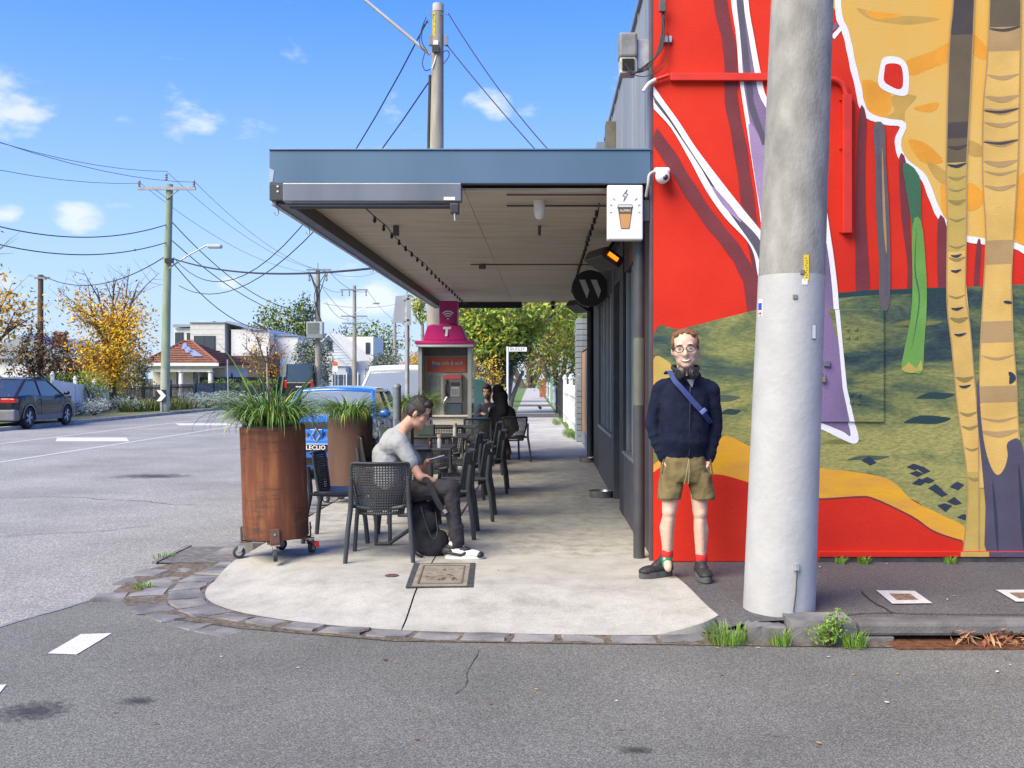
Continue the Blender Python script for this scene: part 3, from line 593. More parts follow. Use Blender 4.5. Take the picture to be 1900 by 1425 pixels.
# big lilac tree: white outline, fill, shading
paint([(1345, -150), (1356, 0), (1366, 70), (1372, 150), (1384, 230), (1398, 320), (1412, 420), (1424, 560), (1440, 700), (1500, 790), (1525, 797), (1562, 815), (1586, 823), (1592, 806), (1572, 742), (1561, 650), (1554, 540), (1541, 440), (1520, 330), (1470, 250), (1424, 185), (1412, 140), (1399, 70), (1388, 0), (1380, -150)], WHITE, 4)
paint([(1357, -150), (1366, 0), (1374, 70), (1379, 150), (1391, 230), (1405, 320), (1420, 420), (1434, 560), (1450, 700), (1505, 778), (1525, 785), (1562, 800), (1578, 806), (1562, 742), (1551, 650), (1544, 540), (1531, 440), (1505, 330), (1455, 250), (1412, 185), (1401, 140), (1389, 70), (1379, 0), (1370, -150)], PURP, 4)
paint([(1388, 232), (1412, 260), (1420, 275), (1425, 420), (1412, 400)], PURPL, 3); stroke([(1372, 0), (1380, 80), (1390, 160), (1395, 200), (1420, 268)], 12, PURPD); stroke([(1535, 600), (1545, 680), (1556, 745)], 12, PURPL); stroke([(1533, 715), (1543, 775)], 5, PURPL)
# forked branch
paint([(1206, 155), (1236, 194), (1262, 230), (1292, 276), (1342, 342), (1380, 390), (1414, 432), (1430, 460), (1420, 520), (1407, 515), (1399, 474), (1384, 445), (1345, 404), (1310, 354), (1280, 298), (1245, 238), (1206, 192)], WHITE, 4)
paint([(1206, 172), (1230, 202), (1256, 240), (1284, 288), (1328, 352), (1366, 398), (1406, 440), (1418, 470), (1412, 490), (1396, 456), (1352, 394), (1318, 344), (1288, 290), (1252, 238), (1206, 180)], PURPD, 4); stroke([(1320, 345), (1345, 378), (1375, 412)], 10, PURPL, taper=True)
# slim grey and green trunks
paint([(1621, 233), (1640, 234), (1643, 300), (1650, 420), (1650, 563), (1632, 566), (1630, 480), (1625, 400), (1623, 300)], GREY, 3); stroke([(1627, 240), (1634, 350), (1643, 450), (1644, 550)], 5, PURPD); stroke([(1636, 275), (1640, 400), (1644, 470)], 5, TAN, taper=True)
paint([(1675, 303), (1705, 327), (1708, 400), (1716, 480), (1719, 560), (1714, 640), (1711, 688), (1695, 692), (1672, 686), (1679, 640), (1691, 560), (1691, 430), (1682, 360)], GRND, 3)
paint([(1692, 420), (1708, 410), (1716, 480), (1719, 560), (1714, 640), (1711, 688), (1695, 692), (1672, 686), (1679, 640), (1692, 560)], GRN, 3); stroke([(1700, 420), (1697, 500), (1705, 560), (1690, 650)], 3, GRND, taper=True)
paint([(1671, 686), (1690, 692), (1711, 686), (1708, 668), (1700, 684), (1685, 672)], KHA, 0)
# banded trunk, left
TL = [(1772, -150), (1768, 0), (1762, 60), (1758, 150), (1755, 300), (1757, 420), (1756, 560), (1765, 640), (1776, 760), (1790, 850), (1795, 930), (1785, 1034)]
TR = [(1810, -150), (1807, 0), (1803, 100), (1798, 200), (1792, 320), (1792, 420), (1790, 540), (1798, 600), (1805, 680), (1812, 760), (1820, 850), (1828, 930), (1833, 1034)]
def at_y(L, y):
    for a, b in zip(L[:-1], L[1:]):
        if a[1] <= y <= b[1]: return a[0]+(b[0]-a[0])*(y-a[1])/(b[1]-a[1])
    return L[-1][0]
def trunk(L_, R_, segs, edge):
    for y0, y1, m_ in segs:
        yy = [y0+(y1-y0)*i/4 for i in range(5)]
        paint([(at_y(L_, y), y) for y in yy]+[(at_y(R_, y)+1, y-2) for y in reversed(yy)], m_, 0)
    stroke(L_, 2.6, edge, 3); stroke(R_, 2.2, edge, 3)
trunk(TL, TR, [(-150, 68, BRND), (66, 180, BRN), (178, 232, BRN), (228, 262, BRND), (258, 307, BRN), (303, 470, KHA), (468, 700, TANL), (698, 880, TANL), (876, 1034, KHA)], TAN)
for y in (328, 350, 372, 405, 455, 478, 548, 590, 700, 765, 790, 830, 885): stroke([(at_y(TL, y)+2, y), ((at_y(TL, y)+at_y(TR, y))/2, y+5), (at_y(TR, y)-1, y-1)], rr.choice((4, 6, 9)), BAND, taper=True)
for y in (272, 306): stroke([(at_y(TL, y)+1, y), ((at_y(TL, y)+at_y(TR, y))/2, y+3), (at_y(TR, y)-1, y-3)], 6, BRND if y < 300 else NAVY, taper=True)
for y in (474, 502, 572, 620, 716): stroke([(at_y(TL, y)+6, y), (at_y(TL, y)+16, y+2), (at_y(TR, y)-8, y-2)], 5, NAVY, taper=True)
# banded trunk, right, on its dark root
TL2 = [(1837, -150), (1835, 0), (1830, 120), (1823, 200), (1822, 330), (1828, 440), (1822, 560), (1818, 640), (1815, 740), (1815, 1034)]
TR2 = [(1895, -150), (1893, 0), (1890, 150), (1887, 300), (1880, 420), (1875, 520), (1878, 620), (1885, 720), (1889, 820), (1898, 870), (1905, 1034)]
trunk(TL2, TR2, [(-150, 55, BRN), (52, 100, TAN), (97, 300, TANL), (297, 450, TANL), (447, 495, TAN), (492, 600, TANL), (597, 640, TAN), (637, 720, TANL), (717, 752, TAN), (748, 905, TANL)], TAN)
for y in (140, 180, 203, 228, 262, 300, 318, 345, 660, 775, 800): stroke([(at_y(TL2, y)+2, y), ((at_y(TL2, y)+at_y(TR2, y))/2, y+6), (at_y(TR2, y)-1, y-2)], rr.choice((5, 8, 11)), TAN, taper=True)
for y in (54, 206, 264): stroke([(at_y(TL2, y), y), ((at_y(TL2, y)+at_y(TR2, y))/2, y+3), (at_y(TR2, y), y-4)], 5, BRND, taper=True)
paint([(1814, 700), (1818, 770), (1826, 830), (1838, 868), (1850, 881), (1862, 868), (1868, 845), (1866, 826), (1873, 817), (1890, 816), (1900, 862), (1912, 1034), (1832, 1034), (1827, 940), (1819, 850), (1811, 760)], DUSK, 3)
stroke([(1840, 890), (1846, 960), (1850, 1030)], 6, NAVY, taper=True); stroke([(1888, 860), (1895, 950), (1898, 1020)], 8, NAVY, taper=True); stroke([(1870, 690), (1877, 700), (1872, 712)], 12, NAVY, taper=True); stroke([(1860, 560), (1876, 562)], 6, NAVY, taper=True)
# more of the painted wood beyond the picture edge
for x0, m_ in ((1975, TANL), (2120, KHA), (2260, TANL)):
    trunk([(x0-18, -150), (x0-24, 400), (x0-30, 1034)], [(x0+18, -150), (x0+22, 400), (x0+28, 1034)], [(-150, 200, BRN), (196, 1034, m_)], TAN)
mur.build('mural', MMATS, wallo)
# fixtures on the mural wall
def painted_pipe(pts, r, m, name, parent): mb = MB(); mb.tube(pts, r, 10); return mb.build(name, m, parent, smooth=60)
REDP = mat('conduit_red', (.60, .028, .012), .45, var=.08)
a = [W3(x, y, .035) for x, y in ((1193, 172), (1203, 158), (1216, 150), (1240, 142))]
painted_pipe(spline(a[:3], 4), .016, mat('pvc_white', (.62, .62, .62), .4, var=.08), 'conduit', bld); painted_pipe(spline(a[2:], 4), .016, REDP, 'conduit', bld)
mb = MB(); x0, _, z0 = W3(1243, 145); x1 = W3(1530, 145)[0]; mb.bx(x0, x1, -.045, -.004, z0-.03, z0+.03); mb.build('duct', REDP, bld, bevel=.004)
painted_pipe(spline([W3(x, y, .03) for x, y in ((1525, 148), (1548, 150), (1562, 160), (1569, 180))], 4), .022, REDP, 'conduit', bld)
mb = MB(); (xa, _, za), (xb, _, zb) = W3(1561, 178), W3(1577, 434); mb.bx(xa, xb, -.06, -.004, zb, za); mb.build('duct', REDP, bld, bevel=.004)
for y in (185, 275, 430):
    for x in (1558, 1580): mb = MB(); p = W3(x, y, .006); mb.cyl((p[0], -.004, p[2]), (p[0], -.02, p[2]), .008, n=8); mb.build('bolt', REDP, bld)
# meter cabinet door
(xa, _, za), (xb, _, zb) = W3(1498, 574), W3(1639, 783)
mb = MB(); mb.bx(xa, xb, -.022, -.0045, zb, za); o = mb.build('cabinet_door', HILL, bld, bevel=.006, label='painted steel meter cabinet door set in the wall')
mb = MB(); mb.prism([W3(x, y)[::2] for x, y in ((1522, 575), (1535, 575), (1555, 640), (1562, 700), (1575, 782), (1522, 782))], 'y', -.0235, -.0222); mb.build('painted_root', PURP, o)
mb = MB(); mb.prism([W3(x, y)[::2] for x, y in ((1548, 575), (1556, 575), (1563, 650), (1570, 720), (1584, 782), (1575, 782), (1562, 720), (1556, 650))], 'y', -.0245, -.0222); mb.build('painted_outline', WHITE, o)
for (x, y) in ((1571, 611), (1586, 611), (1571, 626), (1586, 626), (1578, 732), (1592, 732), (1578, 747), (1592, 747)): mb = MB(); p = W3(x, y); mb.box((p[0], -.026, p[2]), (.026, .007, .026)); mb.build('vent_knob', HILL, o, bevel=.004)
mb = MB(); p = W3(1532, 675); mb.box((p[0], -.035, p[2]), (.05, .02, .045)); mb.build('latch', mat('latch_grey', (.2, .19, .2), .5, metal=.6), o, bevel=.004)
BRASS = mat('brass', (.55, .38, .13), .35, metal=.9, var=.1)
mb = MB(); p = W3(1525, 704); mb.box((p[0], -.04, p[2]), (.035, .018, .045)); q = mb.build('padlock', BRASS, o, bevel=.004)
mb = MB(); mb.tube([(p[0]-.011, -.04, p[2]+.02), (p[0]-.011, -.04, p[2]+.045), (p[0], -.04, p[2]+.055), (p[0]+.011, -.04, p[2]+.045), (p[0]+.011, -.04, p[2]+.02)], .004, 6); mb.build('shackle', mat('steel', (.55, .55, .56), .3, metal=.9, var=.05), q)
# base flashing; the dark strip below is painted as the shaded gap
mb = MB(); (xa, _, za), zb = W3(1518, 1022), W3(0, 1033)[2]; mb.bx(xa, 12, -.028, -.006, zb, za); mb.build('base_flashing', [RED], bld, bevel=.006)
mb = MB(); pa = W3(1780, 0)[0]; mb.bx(pa, W3(1832, 0)[0], -.0292, -.0285, zb+.005, za-.004); mb.build('flashing_paint', KHA, bld); mb = MB(); mb.bx(W3(1833, 0)[0], W3(1912, 0)[0], -.0293, -.0285, zb+.004, za-.004); mb.build('flashing_paint', DUSK, bld)
mb = MB(); mb.bx(xa, 12, -.018, -.002, -.04, zb-.004); mb.build('plinth_or_gap', mat('gap_shade', (.05, .05, .055), .9, var=.3, vscale=9), bld)
for (x, y, w, h) in ((1217, 1016, 6, 24), (1228, 1031, 9, 8), (1216, 992, 4, 7)):
    mb = MB(); mb.poly([W3(max(1212.5, x+w*math.cos(t)*(1+.3*math.sin(3*t))), min(1041, y+h*.6*math.sin(t)*(1+.25*math.cos(5*t))), .007) for t in [i*2*math.pi/14 for i in range(14)]])
    mb.build('bare_patch', mat('bare_render', (.30, .28, .26), .95, col2=(.10, .085, .075), vscale=40, bump=1, bscale=60, world=True), bld)

# ---- shop front along the main street (plane X = .875)
BLK = mat('shop_black', (.034, .034, .04), .55, var=.15, vscale=4, world=True); CHAR = mat('shop_charcoal', (.075, .075, .083), .6, var=.2, vscale=5, bump=.2, world=True)
FRAME = mat('window_frame_grey', (.30, .31, .33), .4, metal=.5, var=.08); GLASS = mat('shop_glass', (.02, .025, .03), .06, var=0, spec=.9)
X0 = 0.0                                       # building-local x of the front plane
ys_ = lambda y: y-WY
def fbox(name, x0, x1, y0, y1, z0, z1, m, parent=bld, bevel=.006): mb = MB(); mb.bx(x0, x1, ys_(y0), ys_(y1), z0, z1); return mb.build(name, m, parent, bevel=bevel)
fbox('core_wall', .35, 11.9, WY+.301, 20.0, -.05, 4.8, BLK, bevel=0)
fbox('upper_front', .0, .36, WY+.302, 14.2, 3.05, 4.85, mat('upper_grey', (.20, .225, .26), .6, col2=(.27, .295, .33), vscale=2, stretch=(1, 1, .15)), bevel=0)
fbox('upper_front', .02, .36, 14.21, 20.0, 3.05, 4.6, mat('upper_grey2', (.17, .20, .24), .6, var=.15), bevel=0)
fbox('parapet_cap', -.03, .4, WY+.302, 14.23, 4.851, 4.91, FRAME); fbox('parapet_post', -.12, .1, 12.2, 12.45, 3.3, 4.62, mat('timber_grey', (.12, .11, .09), .8, var=.2)); fbox('parapet_box', -.16, .1, 13.6, 14.0, 3.3, 4.7, mat('flue_blue', (.16, .20, .26), .5, var=.1))
for k in range(9): fbox('cladding_rib', -.012, -.001, 8.6+k*.6, 8.63+k*.6, 3.3, 4.84, MATS['upper_grey'], bevel=0)
# near bay: kick wall, window; recessed door; pier; second bay
fbox('kick_wall', -.03, .3, 9.3, 10.66, 0, .665, CHAR); fbox('kick_wall', -.03, .3, 12.45, 15.5, 0, .72, CHAR)
fbox('window_sill', -.045, .3, 9.3, 10.66, .668, .70, FRAME); fbox('window_sill', -.045, .3, 12.45, 15.5, .723, .76, FRAME)
fbox('glass', .03, .045, 9.3, 10.66, .7, 2.6, GLASS, bevel=0); fbox('glass', .03, .045, 12.45, 15.5, .76, 2.6, GLASS, bevel=0)
for y in (9.3, 9.95, 10.6, 12.47, 13.2, 13.95, 14.7, 15.42): fbox('mullion', .0, .08, y, y+.06, .7, 2.6, FRAME)
fbox('pier', -.035, .33, 10.67, 11.15, 0, 2.98, BLK); fbox('pier', -.03, .33, 12.2, 12.44, 0, 2.98, CHAR); fbox('door', .30, .34, 11.16, 12.19, 0, 2.2, GLASS, bevel=0); fbox('door_frame', .28, .345, 11.16, 11.24, 0, 2.25, FRAME); fbox('door_frame', .28, .345, 12.1, 12.19, 0, 2.25, FRAME)
fbox('lintel_panel', -.02, .33, 9.2, 10.66, 2.6, 2.985, BLK); fbox('lintel_panel', -.02, .33, 11.16, 15.6, 2.6, 2.985, BLK); fbox('pier', -.02, .33, 15.52, 17.3, 0, 2.985, BLK)
fbox('corner_pier', -.0, .33, WY+.31, 9.29, 0, 2.985, BLK); fbox('corner_angle', -.028, -.001, WY+.02, WY+.10, -.02, 6.2, mat('angle_steel', (.10, .10, .115), .45, metal=.4, var=.1), bevel=.004)
PIPE = mat('post_charcoal', (.075, .075, .083), .38, metal=.25, var=.12, vscale=6)
mb = MB(); mb.cyl((-.06, ys_(17.7), .09), (-.06, ys_(17.7), 2.95), .06, n=14); mb.build('downpipe', BLK, bld, smooth=40)
# corner post: a thing of its own
vp = thing('verandah_post', 'round charcoal steel post at the corner of the red wall', 'post', (.775, 8.16, 0))
mb = MB(); mb.cyl((0, 0, 0), (0, 0, 2.98), .047, n=20); mb.build('shaft', PIPE, vp, smooth=40)
mb = MB(); mb.lathe([(.0485, 1.25), (.0485, 1.8)], n=20); mb.build('paint_smear', mat('green_smear', (.13, .16, .085), .5, col2=(.10, .10, .10), vscale=7, stretch=(1, 1, .5)), vp, smooth=40)
for (x, y, lab) in ((.70, 12.35, 'shallow steel bowl on the footpath by the shop pier'), (.76, 17.55, 'shallow steel bowl at the foot of the black downpipe')):
    bw = MB(); bw.lathe([(.001, .012), (.11, .012), (.135, .075), (.15, .08), (.15, .07), (.14, .0), (.001, .0)], n=26); o = bw.build('steel_bowl', mat('brushed_steel', (.34, .33, .34), .35, metal=.8, var=.15), smooth=40, label=lab, cat='bowl'); o.location = (x, y, .003)
# meter/flood box with cables on the corner
FB = thing('cable_box', 'open grey weathered cable box on the upper corner of the red wall', 'junction box', tuple(P(1165, 100, 8.15)))
gal = mat('galvanised', (.35, .36, .38), .45, metal=.5, col2=(.5, .51, .53), vscale=12)
mb = MB(); mb.bx(-.075, .075, -.05, .12, -.04, .165); mb.build('cover', mat('weathered_grey', (.20, .205, .215), .7, var=.2, vscale=12), FB, bevel=.02)
mb = MB(); mb.bx(-.068, .062, -.045, .1, -.17, -.041); mb.build('base', mat('box_cream', (.45, .44, .36), .7, var=.25, vscale=20), FB, bevel=.008); mb = MB(); mb.bx(-.05, .048, -.056, -.046, -.15, -.055); mb.build('terminal', DARK, FB)
mb = MB(); mb.bx(.078, .20, .0, .05, -.12, .12); mb.build('bracket', gal, FB, bevel=.003)
CAB = mat('cable_black', (.02, .02, .024), .5, var=0)
for k in range(4):
    mb = MB(); o_ = k*.012
    mb.tube(spline([P(1160+k*4, 118+k*3, 8.08), P(1172, 133+k*2, 7.99), P(1200, 128-k*3, 7.95), P(1222+k*2, 90, 7.94), P(1229+k, 40, 7.94), P(1228+k, 5, 7.94), P(1228+k, -60, 7.94)], 5), .007, 6); o = mb.build('cable', CAB, smooth=60, label='bundled thick black cable looping from the box up the red wall', cat='cable', group='cables on the red wall')
mb = MB(); mb.tube(spline([P(1160, 132, 8.05), P(1195, 142, 7.97), P(1232, 122, 7.96), P(1240, 78, 7.96), P(1238, 60, 7.96)], 5), .004, 6); mb.build('cable', CAB, smooth=60, label='single thin cable looping wide from the box to the wall bracket', cat='cable')
mb = MB(); p = P(1229, 12, 7.93); mb.box(p, (.055, .035, .09)); mb.build('cable_clamp', CHAR, label='small dark cable clamp high on the red wall', cat='clamp', bevel=.006)
mb = MB(); p = P(1236, 73, 7.985); mb.box(p, (.09, .02, .05)); mb.build('wall_bracket', gal, label='small galvanised bracket in a chipped patch of red wall', cat='bracket', bevel=.003)
# security camera on the corner
sc_ = thing('security_camera', 'white dome security camera on the corner of the red wall', 'camera', tuple(P(1228, 325, 7.95)))
WPL = mat('white_plastic', (.75, .75, .75), .35, var=.03)
mb = MB(); mb.sphere((.0, -.05, -.02), (.058, .058, .058), 18); mb.build('dome', WPL, sc_, smooth=60); mb = MB(); mb.box((.0, .01, .035), (.13, .1, .045)); mb.build('housing', WPL, sc_, bevel=.02, seg=3); mb = MB(); mb.sphere((.016, -.092, -.035), (.024, .02, .024), 14); mb.build('lens', GLASS, sc_, smooth=60)
mb = MB(); mb.tube(spline([(-.06, .0, .03), (-.1, .0, .0), (-.11, .0, -.08), (-.12, .05, -.16)], 5), .012, 8); mb.build('conduit', mat('pvc_grey', (.4, .4, .41), .5, var=.05), sc_, smooth=60)

# ------------------------------------------------------------------ verandah (canopy)
VX0, VX1, VY0, VY1, CZ = -2.20, .86, 8.03, 20.1, 3.0
ver = thing('verandah', 'flat street verandah with a blue grey fascia and plywood ceiling', 'verandah', (0, 0, 0))
FAS = mat('fascia_blue', (.095, .155, .225), .38, metal=.35, col2=(.125, .195, .275), vscale=1.2, stretch=(1, 1, .3), world=True); FASD = mat('fascia_dark', (.055, .055, .062), .45, metal=.2, var=.15)
PLY = mat('plywood', (.50, .42, .325), .7, col2=(.64, .55, .44), vscale=2.5, stretch=(.6, 6, 1), bump=.15, bscale=40, detail=8)
nb = 4; yb = [VY0+.1+(VY1-.2-VY0)*i/nb for i in range(nb+1)]
for i in range(nb):
    for j in range(2):
        xa, xb = VX0+.12+j*(VX1-VX0-.2)/2, VX0+.12+(j+1)*(VX1-VX0-.2)/2
        mb = MB(); mb.bx(xa+.002, xb-.002, yb[i]+.002, yb[i+1]-.002, CZ, CZ+.02+.001*j); mb.build('ceiling_sheet', PLY, ver)
mb = MB(); mb.bx(VX0+.05, VX1, VY0+.05, VY1-.05, CZ+.04, CZ+.2); mb.build('roof_deck', FASD, ver)
mb = MB(); mb.bx(VX0-.01, VX1-.005, VY0-.02, VY0+.03, CZ+.035, CZ+.30); mb.build('front_fascia', FAS, ver, bevel=.006)
mb = MB(); mb.bx(VX0-.012, VX1-.004, VY0-.03, VY0+.05, CZ+.301, CZ+.315); mb.build('front_capping', FAS, ver, bevel=.003)
mb = MB(); mb.prism([(VX0-.011, CZ+.16), (VX0+.03, CZ+.14), (VX0+.018, CZ+.05), (VX0-.011, CZ+.04)], 'y', VY0-.0235, VY0-.0205); mb.build('dented_corner', mat('bent_metal', (.42, .46, .50), .35, metal=.5, var=.15), ver)
mb = MB(); mb.bx(VX0-.012, VX0+.03, VY0+.031, VY1, CZ-.13, CZ+.30); mb.build('side_fascia', mat('fascia_pale', (.36, .38, .40), .45, metal=.2, var=.1), ver, bevel=.006)
mb = MB(); mb.bx(VX0+.032, VX0+.13, VY0+.05, VY1-.06, CZ-.12, CZ+.03); mb.build('edge_beam', FASD, ver, bevel=.004)
mb = MB(); mb.bx(VX0+.131, VX0+1.75, VY1-.13, VY1-.03, CZ-.12, CZ+.05); mb.build('end_beam', mat('end_beam_black', (.016, .016, .02), .5, var=0), ver, bevel=.004)
mb = MB(); mb.bx(VX0+.131, VX1, VY1-.02, VY1, CZ-.0, CZ+.3); mb.build('end_fascia', FASD, ver)
# corner end plate and the rolled blind cassette
mb = MB(); mb.bx(VX0-.008, VX0+.115, VY0-.026, VY0+.03, CZ-.10, CZ+.034); mb.build('end_plate', FASD, ver, bevel=.005)
for z in (-.02, -.06): mb = MB(); mb.cyl((VX0+.06, VY0-.033, CZ+z+.03), (VX0+.06, VY0-.026, CZ+z+.03), .008, n=8); mb.build('rivet', WPL, ver)
GREYM = mat('cassette_grey', (.16, .17, .19), .35, metal=.5, col2=(.22, .23, .25), vscale=2, stretch=(1, 1, .3))
bl = thing('blind_cassette', 'long grey blind cassette under the verandah fascia with a folded crank', 'blind', (P(528, 0, VY0).x, VY0, CZ))
Lc = P(857, 0, VY0).x-P(528, 0, VY0).x
mb = MB(); mb.bx(0, Lc, -.06, .05, -.115, .033); mb.build('housing', GREYM, bl, bevel=.008); mb = MB(); mb.cyl((.05, -.01, -.145), (Lc-.02, -.01, -.145), .022, n=12); mb.build('bottom_rail', mat('rail_black', (.035, .035, .045), .4, var=0), bl, smooth=40)
mb = MB(); mb.bx(Lc-.14, Lc-.05, -.062, -.0605, -.105, -.08); mb.build('label_plate', WPL, bl); mb = MB(); mb.bx(Lc-.09, Lc-.02, -.065, .02, -.21, -.13); mb.build('gearbox', MATS['rail_black'], bl, bevel=.008); mb = MB(); mb.tube([(Lc-.055, -.05, -.2), (Lc-.05, -.055, -.27)], .008, 8); mb.build('crank_eye', MATS['galvanised'], bl, smooth=50)
# hooks under the left edge
for y, in ((8.12,), (9.2,), (12.6,)):
    mb = MB(); x = VX0+.02; mb.tube(spline([(x, y, CZ-.13), (x+.015, y, CZ-.17), (x, y, CZ-.20), (x-.02, y, CZ-.18)], 4), .006, 6); mb.build('hook', gal, ver, smooth=50)
# festoon strings and conduits on the ceiling
def festoon(x, y0, y1, lab):
    t = thing('festoon_string', lab, 'string lights', (x, y0, CZ-.03)); mb = MB(); n = 22; mb.tube([(0.02*math.sin(i*.9), (y1-y0)*i/n, -.025-.012*(i % 2)) for i in range(n+1)], .006, 5); mb.build('cord', CAB, t, smooth=60)
    for i in range(1, n):
        yy = (y1-y0)*i/n; mb = MB(); mb.lathe([(.001, -.085), (.016, -.07), (.017, -.055), (.012, -.045), (.013, -.02), (.001, -.02)], (0, yy, 0), 8); mb.build('lamp_holder', CAB, t, smooth=50)
festoon(-1.55, 8.6, 19.8, 'black festoon string of lamp holders along the outer ceiling edge'); festoon(.46, 8.4, 17.0, 'black festoon string of lamp holders along the shop side of the ceiling')
for (px0, px1, py, y) in ((940, 1128, 382, 0), (873, 1100, 491, 0)):
    yy = FPX*(CZ-.02-CAMH)/(HY-py); a, b = P(px0, py, yy), P(px1, py, yy); mb = MB(); mb.tube([a, b], .009, 6); mb.build('conduit', MATS['pvc_grey'] if 0 else CHAR, ver, smooth=50)
mb = MB(); a, b = P(940, 350, 8.25), P(1128, 350, 8.25); a.z = b.z = CZ-.012; mb.tube([a, b], .007, 6); mb.build('conduit', CHAR, ver, smooth=50)
for (px, py, w_, h_) in ((735, 430, .05, .10), (1001, 430, .03, .09), (895, 497, .09, .05)):
    yy = FPX*(CZ-.06-CAMH)/(HY-py); p = P(px, py, yy); mb = MB(); mb.box((p.x, p.y, CZ-.05), (w_, .08, h_)); mb.build('ceiling_bracket', CHAR, ver, bevel=.006)
sn = thing('dome_sensor', 'white dome sensor hanging from the verandah ceiling', 'sensor', tuple(P(1001, 348, 8.6))); mb = MB(); mb.lathe([(.001, -.10), (.03, -.092), (.045, -.06), (.05, -.02), (.05, .06), (.001, .06)], n=18); mb.build('dome', WPL, sn, smooth=50); sn.location.z = CZ-.06
mb = MB(); mb.bx(-.03, .03, -.03, .03, .055, .062); mb.build('mount', WPL, sn)
s2 = thing('bullet_camera', 'small grey camera under the far end of the ceiling', 'camera', tuple(P(1026, 558, 19.8))); mb = MB(); mb.cyl((0, 0, .0), (0, -.12, -.03), .05, n=14); mb.build('body', WPL, s2, smooth=40); mb = MB(); mb.cyl((0, -.121, -.03), (0, -.126, -.031), .035, n=14); mb.build('lens', DARK, s2); mb = MB(); mb.box((0, .02, .06), (.08, .1, .09)); mb.build('mount', FASD, s2)
s2.location.z = CZ-.1
# light-box sign with the take-away cup
sg = thing('lightbox_sign', 'white light box sign showing a brown takeaway coffee cup', 'sign', tuple(P(1160, 394, 7.98)))
mb = MB(); mb.box((0, .05, 0), (.286, .10, .44)); mb.build('box', mat('acrylic_white', (.70, .70, .69), .3, var=.02), sg, bevel=.012, seg=3)
mb = MB(); mb.box((.17, .06, .02), (.06, .05, .17)); mb.build('bracket', FASD, sg, bevel=.004)
INK = mat('ink_black', (.02, .02, .02), .5, var=0); KR_ = mat('kraft_brown', (.50, .25, .09), .6, var=.05); CUPD = mat('cup_dark', (.12, .07, .04), .6, var=.05)
def flat(name, pts, y, m, parent): mb = MB(); mb.prism(pts, 'y', y, y-.0012); return mb.build(name, m, parent)
u = 1/231.0
flat('cup', [(-11*u, -2*u), (11*u, -2*u), (7.5*u, -30*u), (-7.5*u, -30*u)], -.0005, KR_, sg); flat('cup_band', [(-13*u, 8*u), (13*u, 8*u), (11*u, -3*u), (-11*u, -3*u)], -.001, CUPD, sg); flat('cup_lid', [(-14*u, 9*u), (14*u, 9*u), (12.5*u, 14*u), (-12.5*u, 14*u)], -.001, mat('lid_grey', (.55, .55, .55), .5, var=0), sg)
flat('cup_lid_rim', [(-14.5*u, 8*u), (14.5*u, 8*u), (14.5*u, 9.6*u), (-14.5*u, 9.6*u)], -.0018, INK, sg)
def line(name, pts, y, w_, m, parent, closed=False):
    mb = MB(); pts = list(pts)+([pts[0]] if closed else [])
    for a, b in zip(pts[:-1], pts[1:]):
        a, b = Vector(a), Vector(b); d = (b-a).normalized(); n_ = Vector((-d.y, d.x))*w_/2; mb.poly([(v.x, y, v.y) for v in (a-n_, b-n_, b+n_, a+n_)])
    return mb.build(name, m, parent)
line('cup_outline', [(-14*u, 9*u), (-12.5*u, 14*u), (12.5*u, 14*u), (14*u, 9*u)], -.0025, .004, INK, sg); line('cup_outline', [(-13*u, 8*u), (-7.5*u, -30*u), (7.5*u, -30*u), (13*u, 8*u)], -.0028, .004, INK, sg)
line('bolt_mark', [(4*u, 42*u), (-5*u, 30*u), (0, 30*u), (-3*u, 20*u), (5*u, 34*u), (0.5*u, 34*u), (4*u, 42*u)], -.002, .004, INK, sg)
for (x0, y0, x1, y1) in ((-22, 26, -19, 22), (22, 26, 18, 22), (-28, 14, -24, 12), (28, 14, 24, 12), (-28, -1, -24, 0), (28, -1, 24, 0)): line('ray_mark', [(x0*u, y0*u), (x1*u, y1*u)], -.002, .005, INK, sg)
text('lettering', 'ALLPRESS', .026, (0, -.003, 3.2*u), (R(90), 0, 0), WPL, sg, .0003, sx=.8)
# round sign
rs_ = thing('round_sign', 'round black projecting sign with a split white W emblem', 'sign', tuple(P(1095, 535, 13.6)))
mb = MB(); mb.cyl((0, .05, 0), (0, -.0, 0), .25, n=48); mb.build('disc', mat('sign_black', (.013, .013, .015), .35, var=0), rs_, smooth=40); mb = MB(); mb.box((.30, .025, 0), (.14, .03, .05)); mb.build('arm', FASD, rs_)
SIL = mat('emblem_silver', (.50, .50, .53), .4, metal=.3, var=.05); k_ = .25/34
for dx in (0, 21.5): flat('emblem_bar', [((x+dx)*k_, z*k_) for x, z in ((-20.5, 16), (-9.5, 16), (-1.5, -4), (-6, -19))], -.002, SIL, rs_)
# heaters
for (px, py, y, rz_, on, lab) in ((1120, 487, 10.4, R(20), True, 'black outdoor heater with a glowing orange element'), (1074, 572, 16.4, R(25), False, 'dark outdoor heater switched off under the far ceiling')):
    h = thing('outdoor_heater', lab, 'heater', tuple(P(px, py, y)), rz_); mb = MB(); mb.box((0, 0, .03), (.24, .5, .12), (0, R(32), 0)); mb.build('housing', mat('heater_black', (.02, .02, .022), .4, var=0), h, bevel=.02)
    mb = MB(); mb.box((-.01, -.27, .03), (.12, .012, .04), (0, R(32), 0)); mb.build('element', mat('heater_glow', (.9, .17, .005), .5, emit=.8, var=.0) if on else mat('heater_mesh', (.4, .4, .4), .4, metal=.6, var=.1), h)
    mb = MB(); mb.tube([(.05, .1, .08), (.2, .1, .3), (.3, .1, .3)], .02, 8); mb.build('arm', MATS['heater_black'], h, smooth=40)
mb = MB()
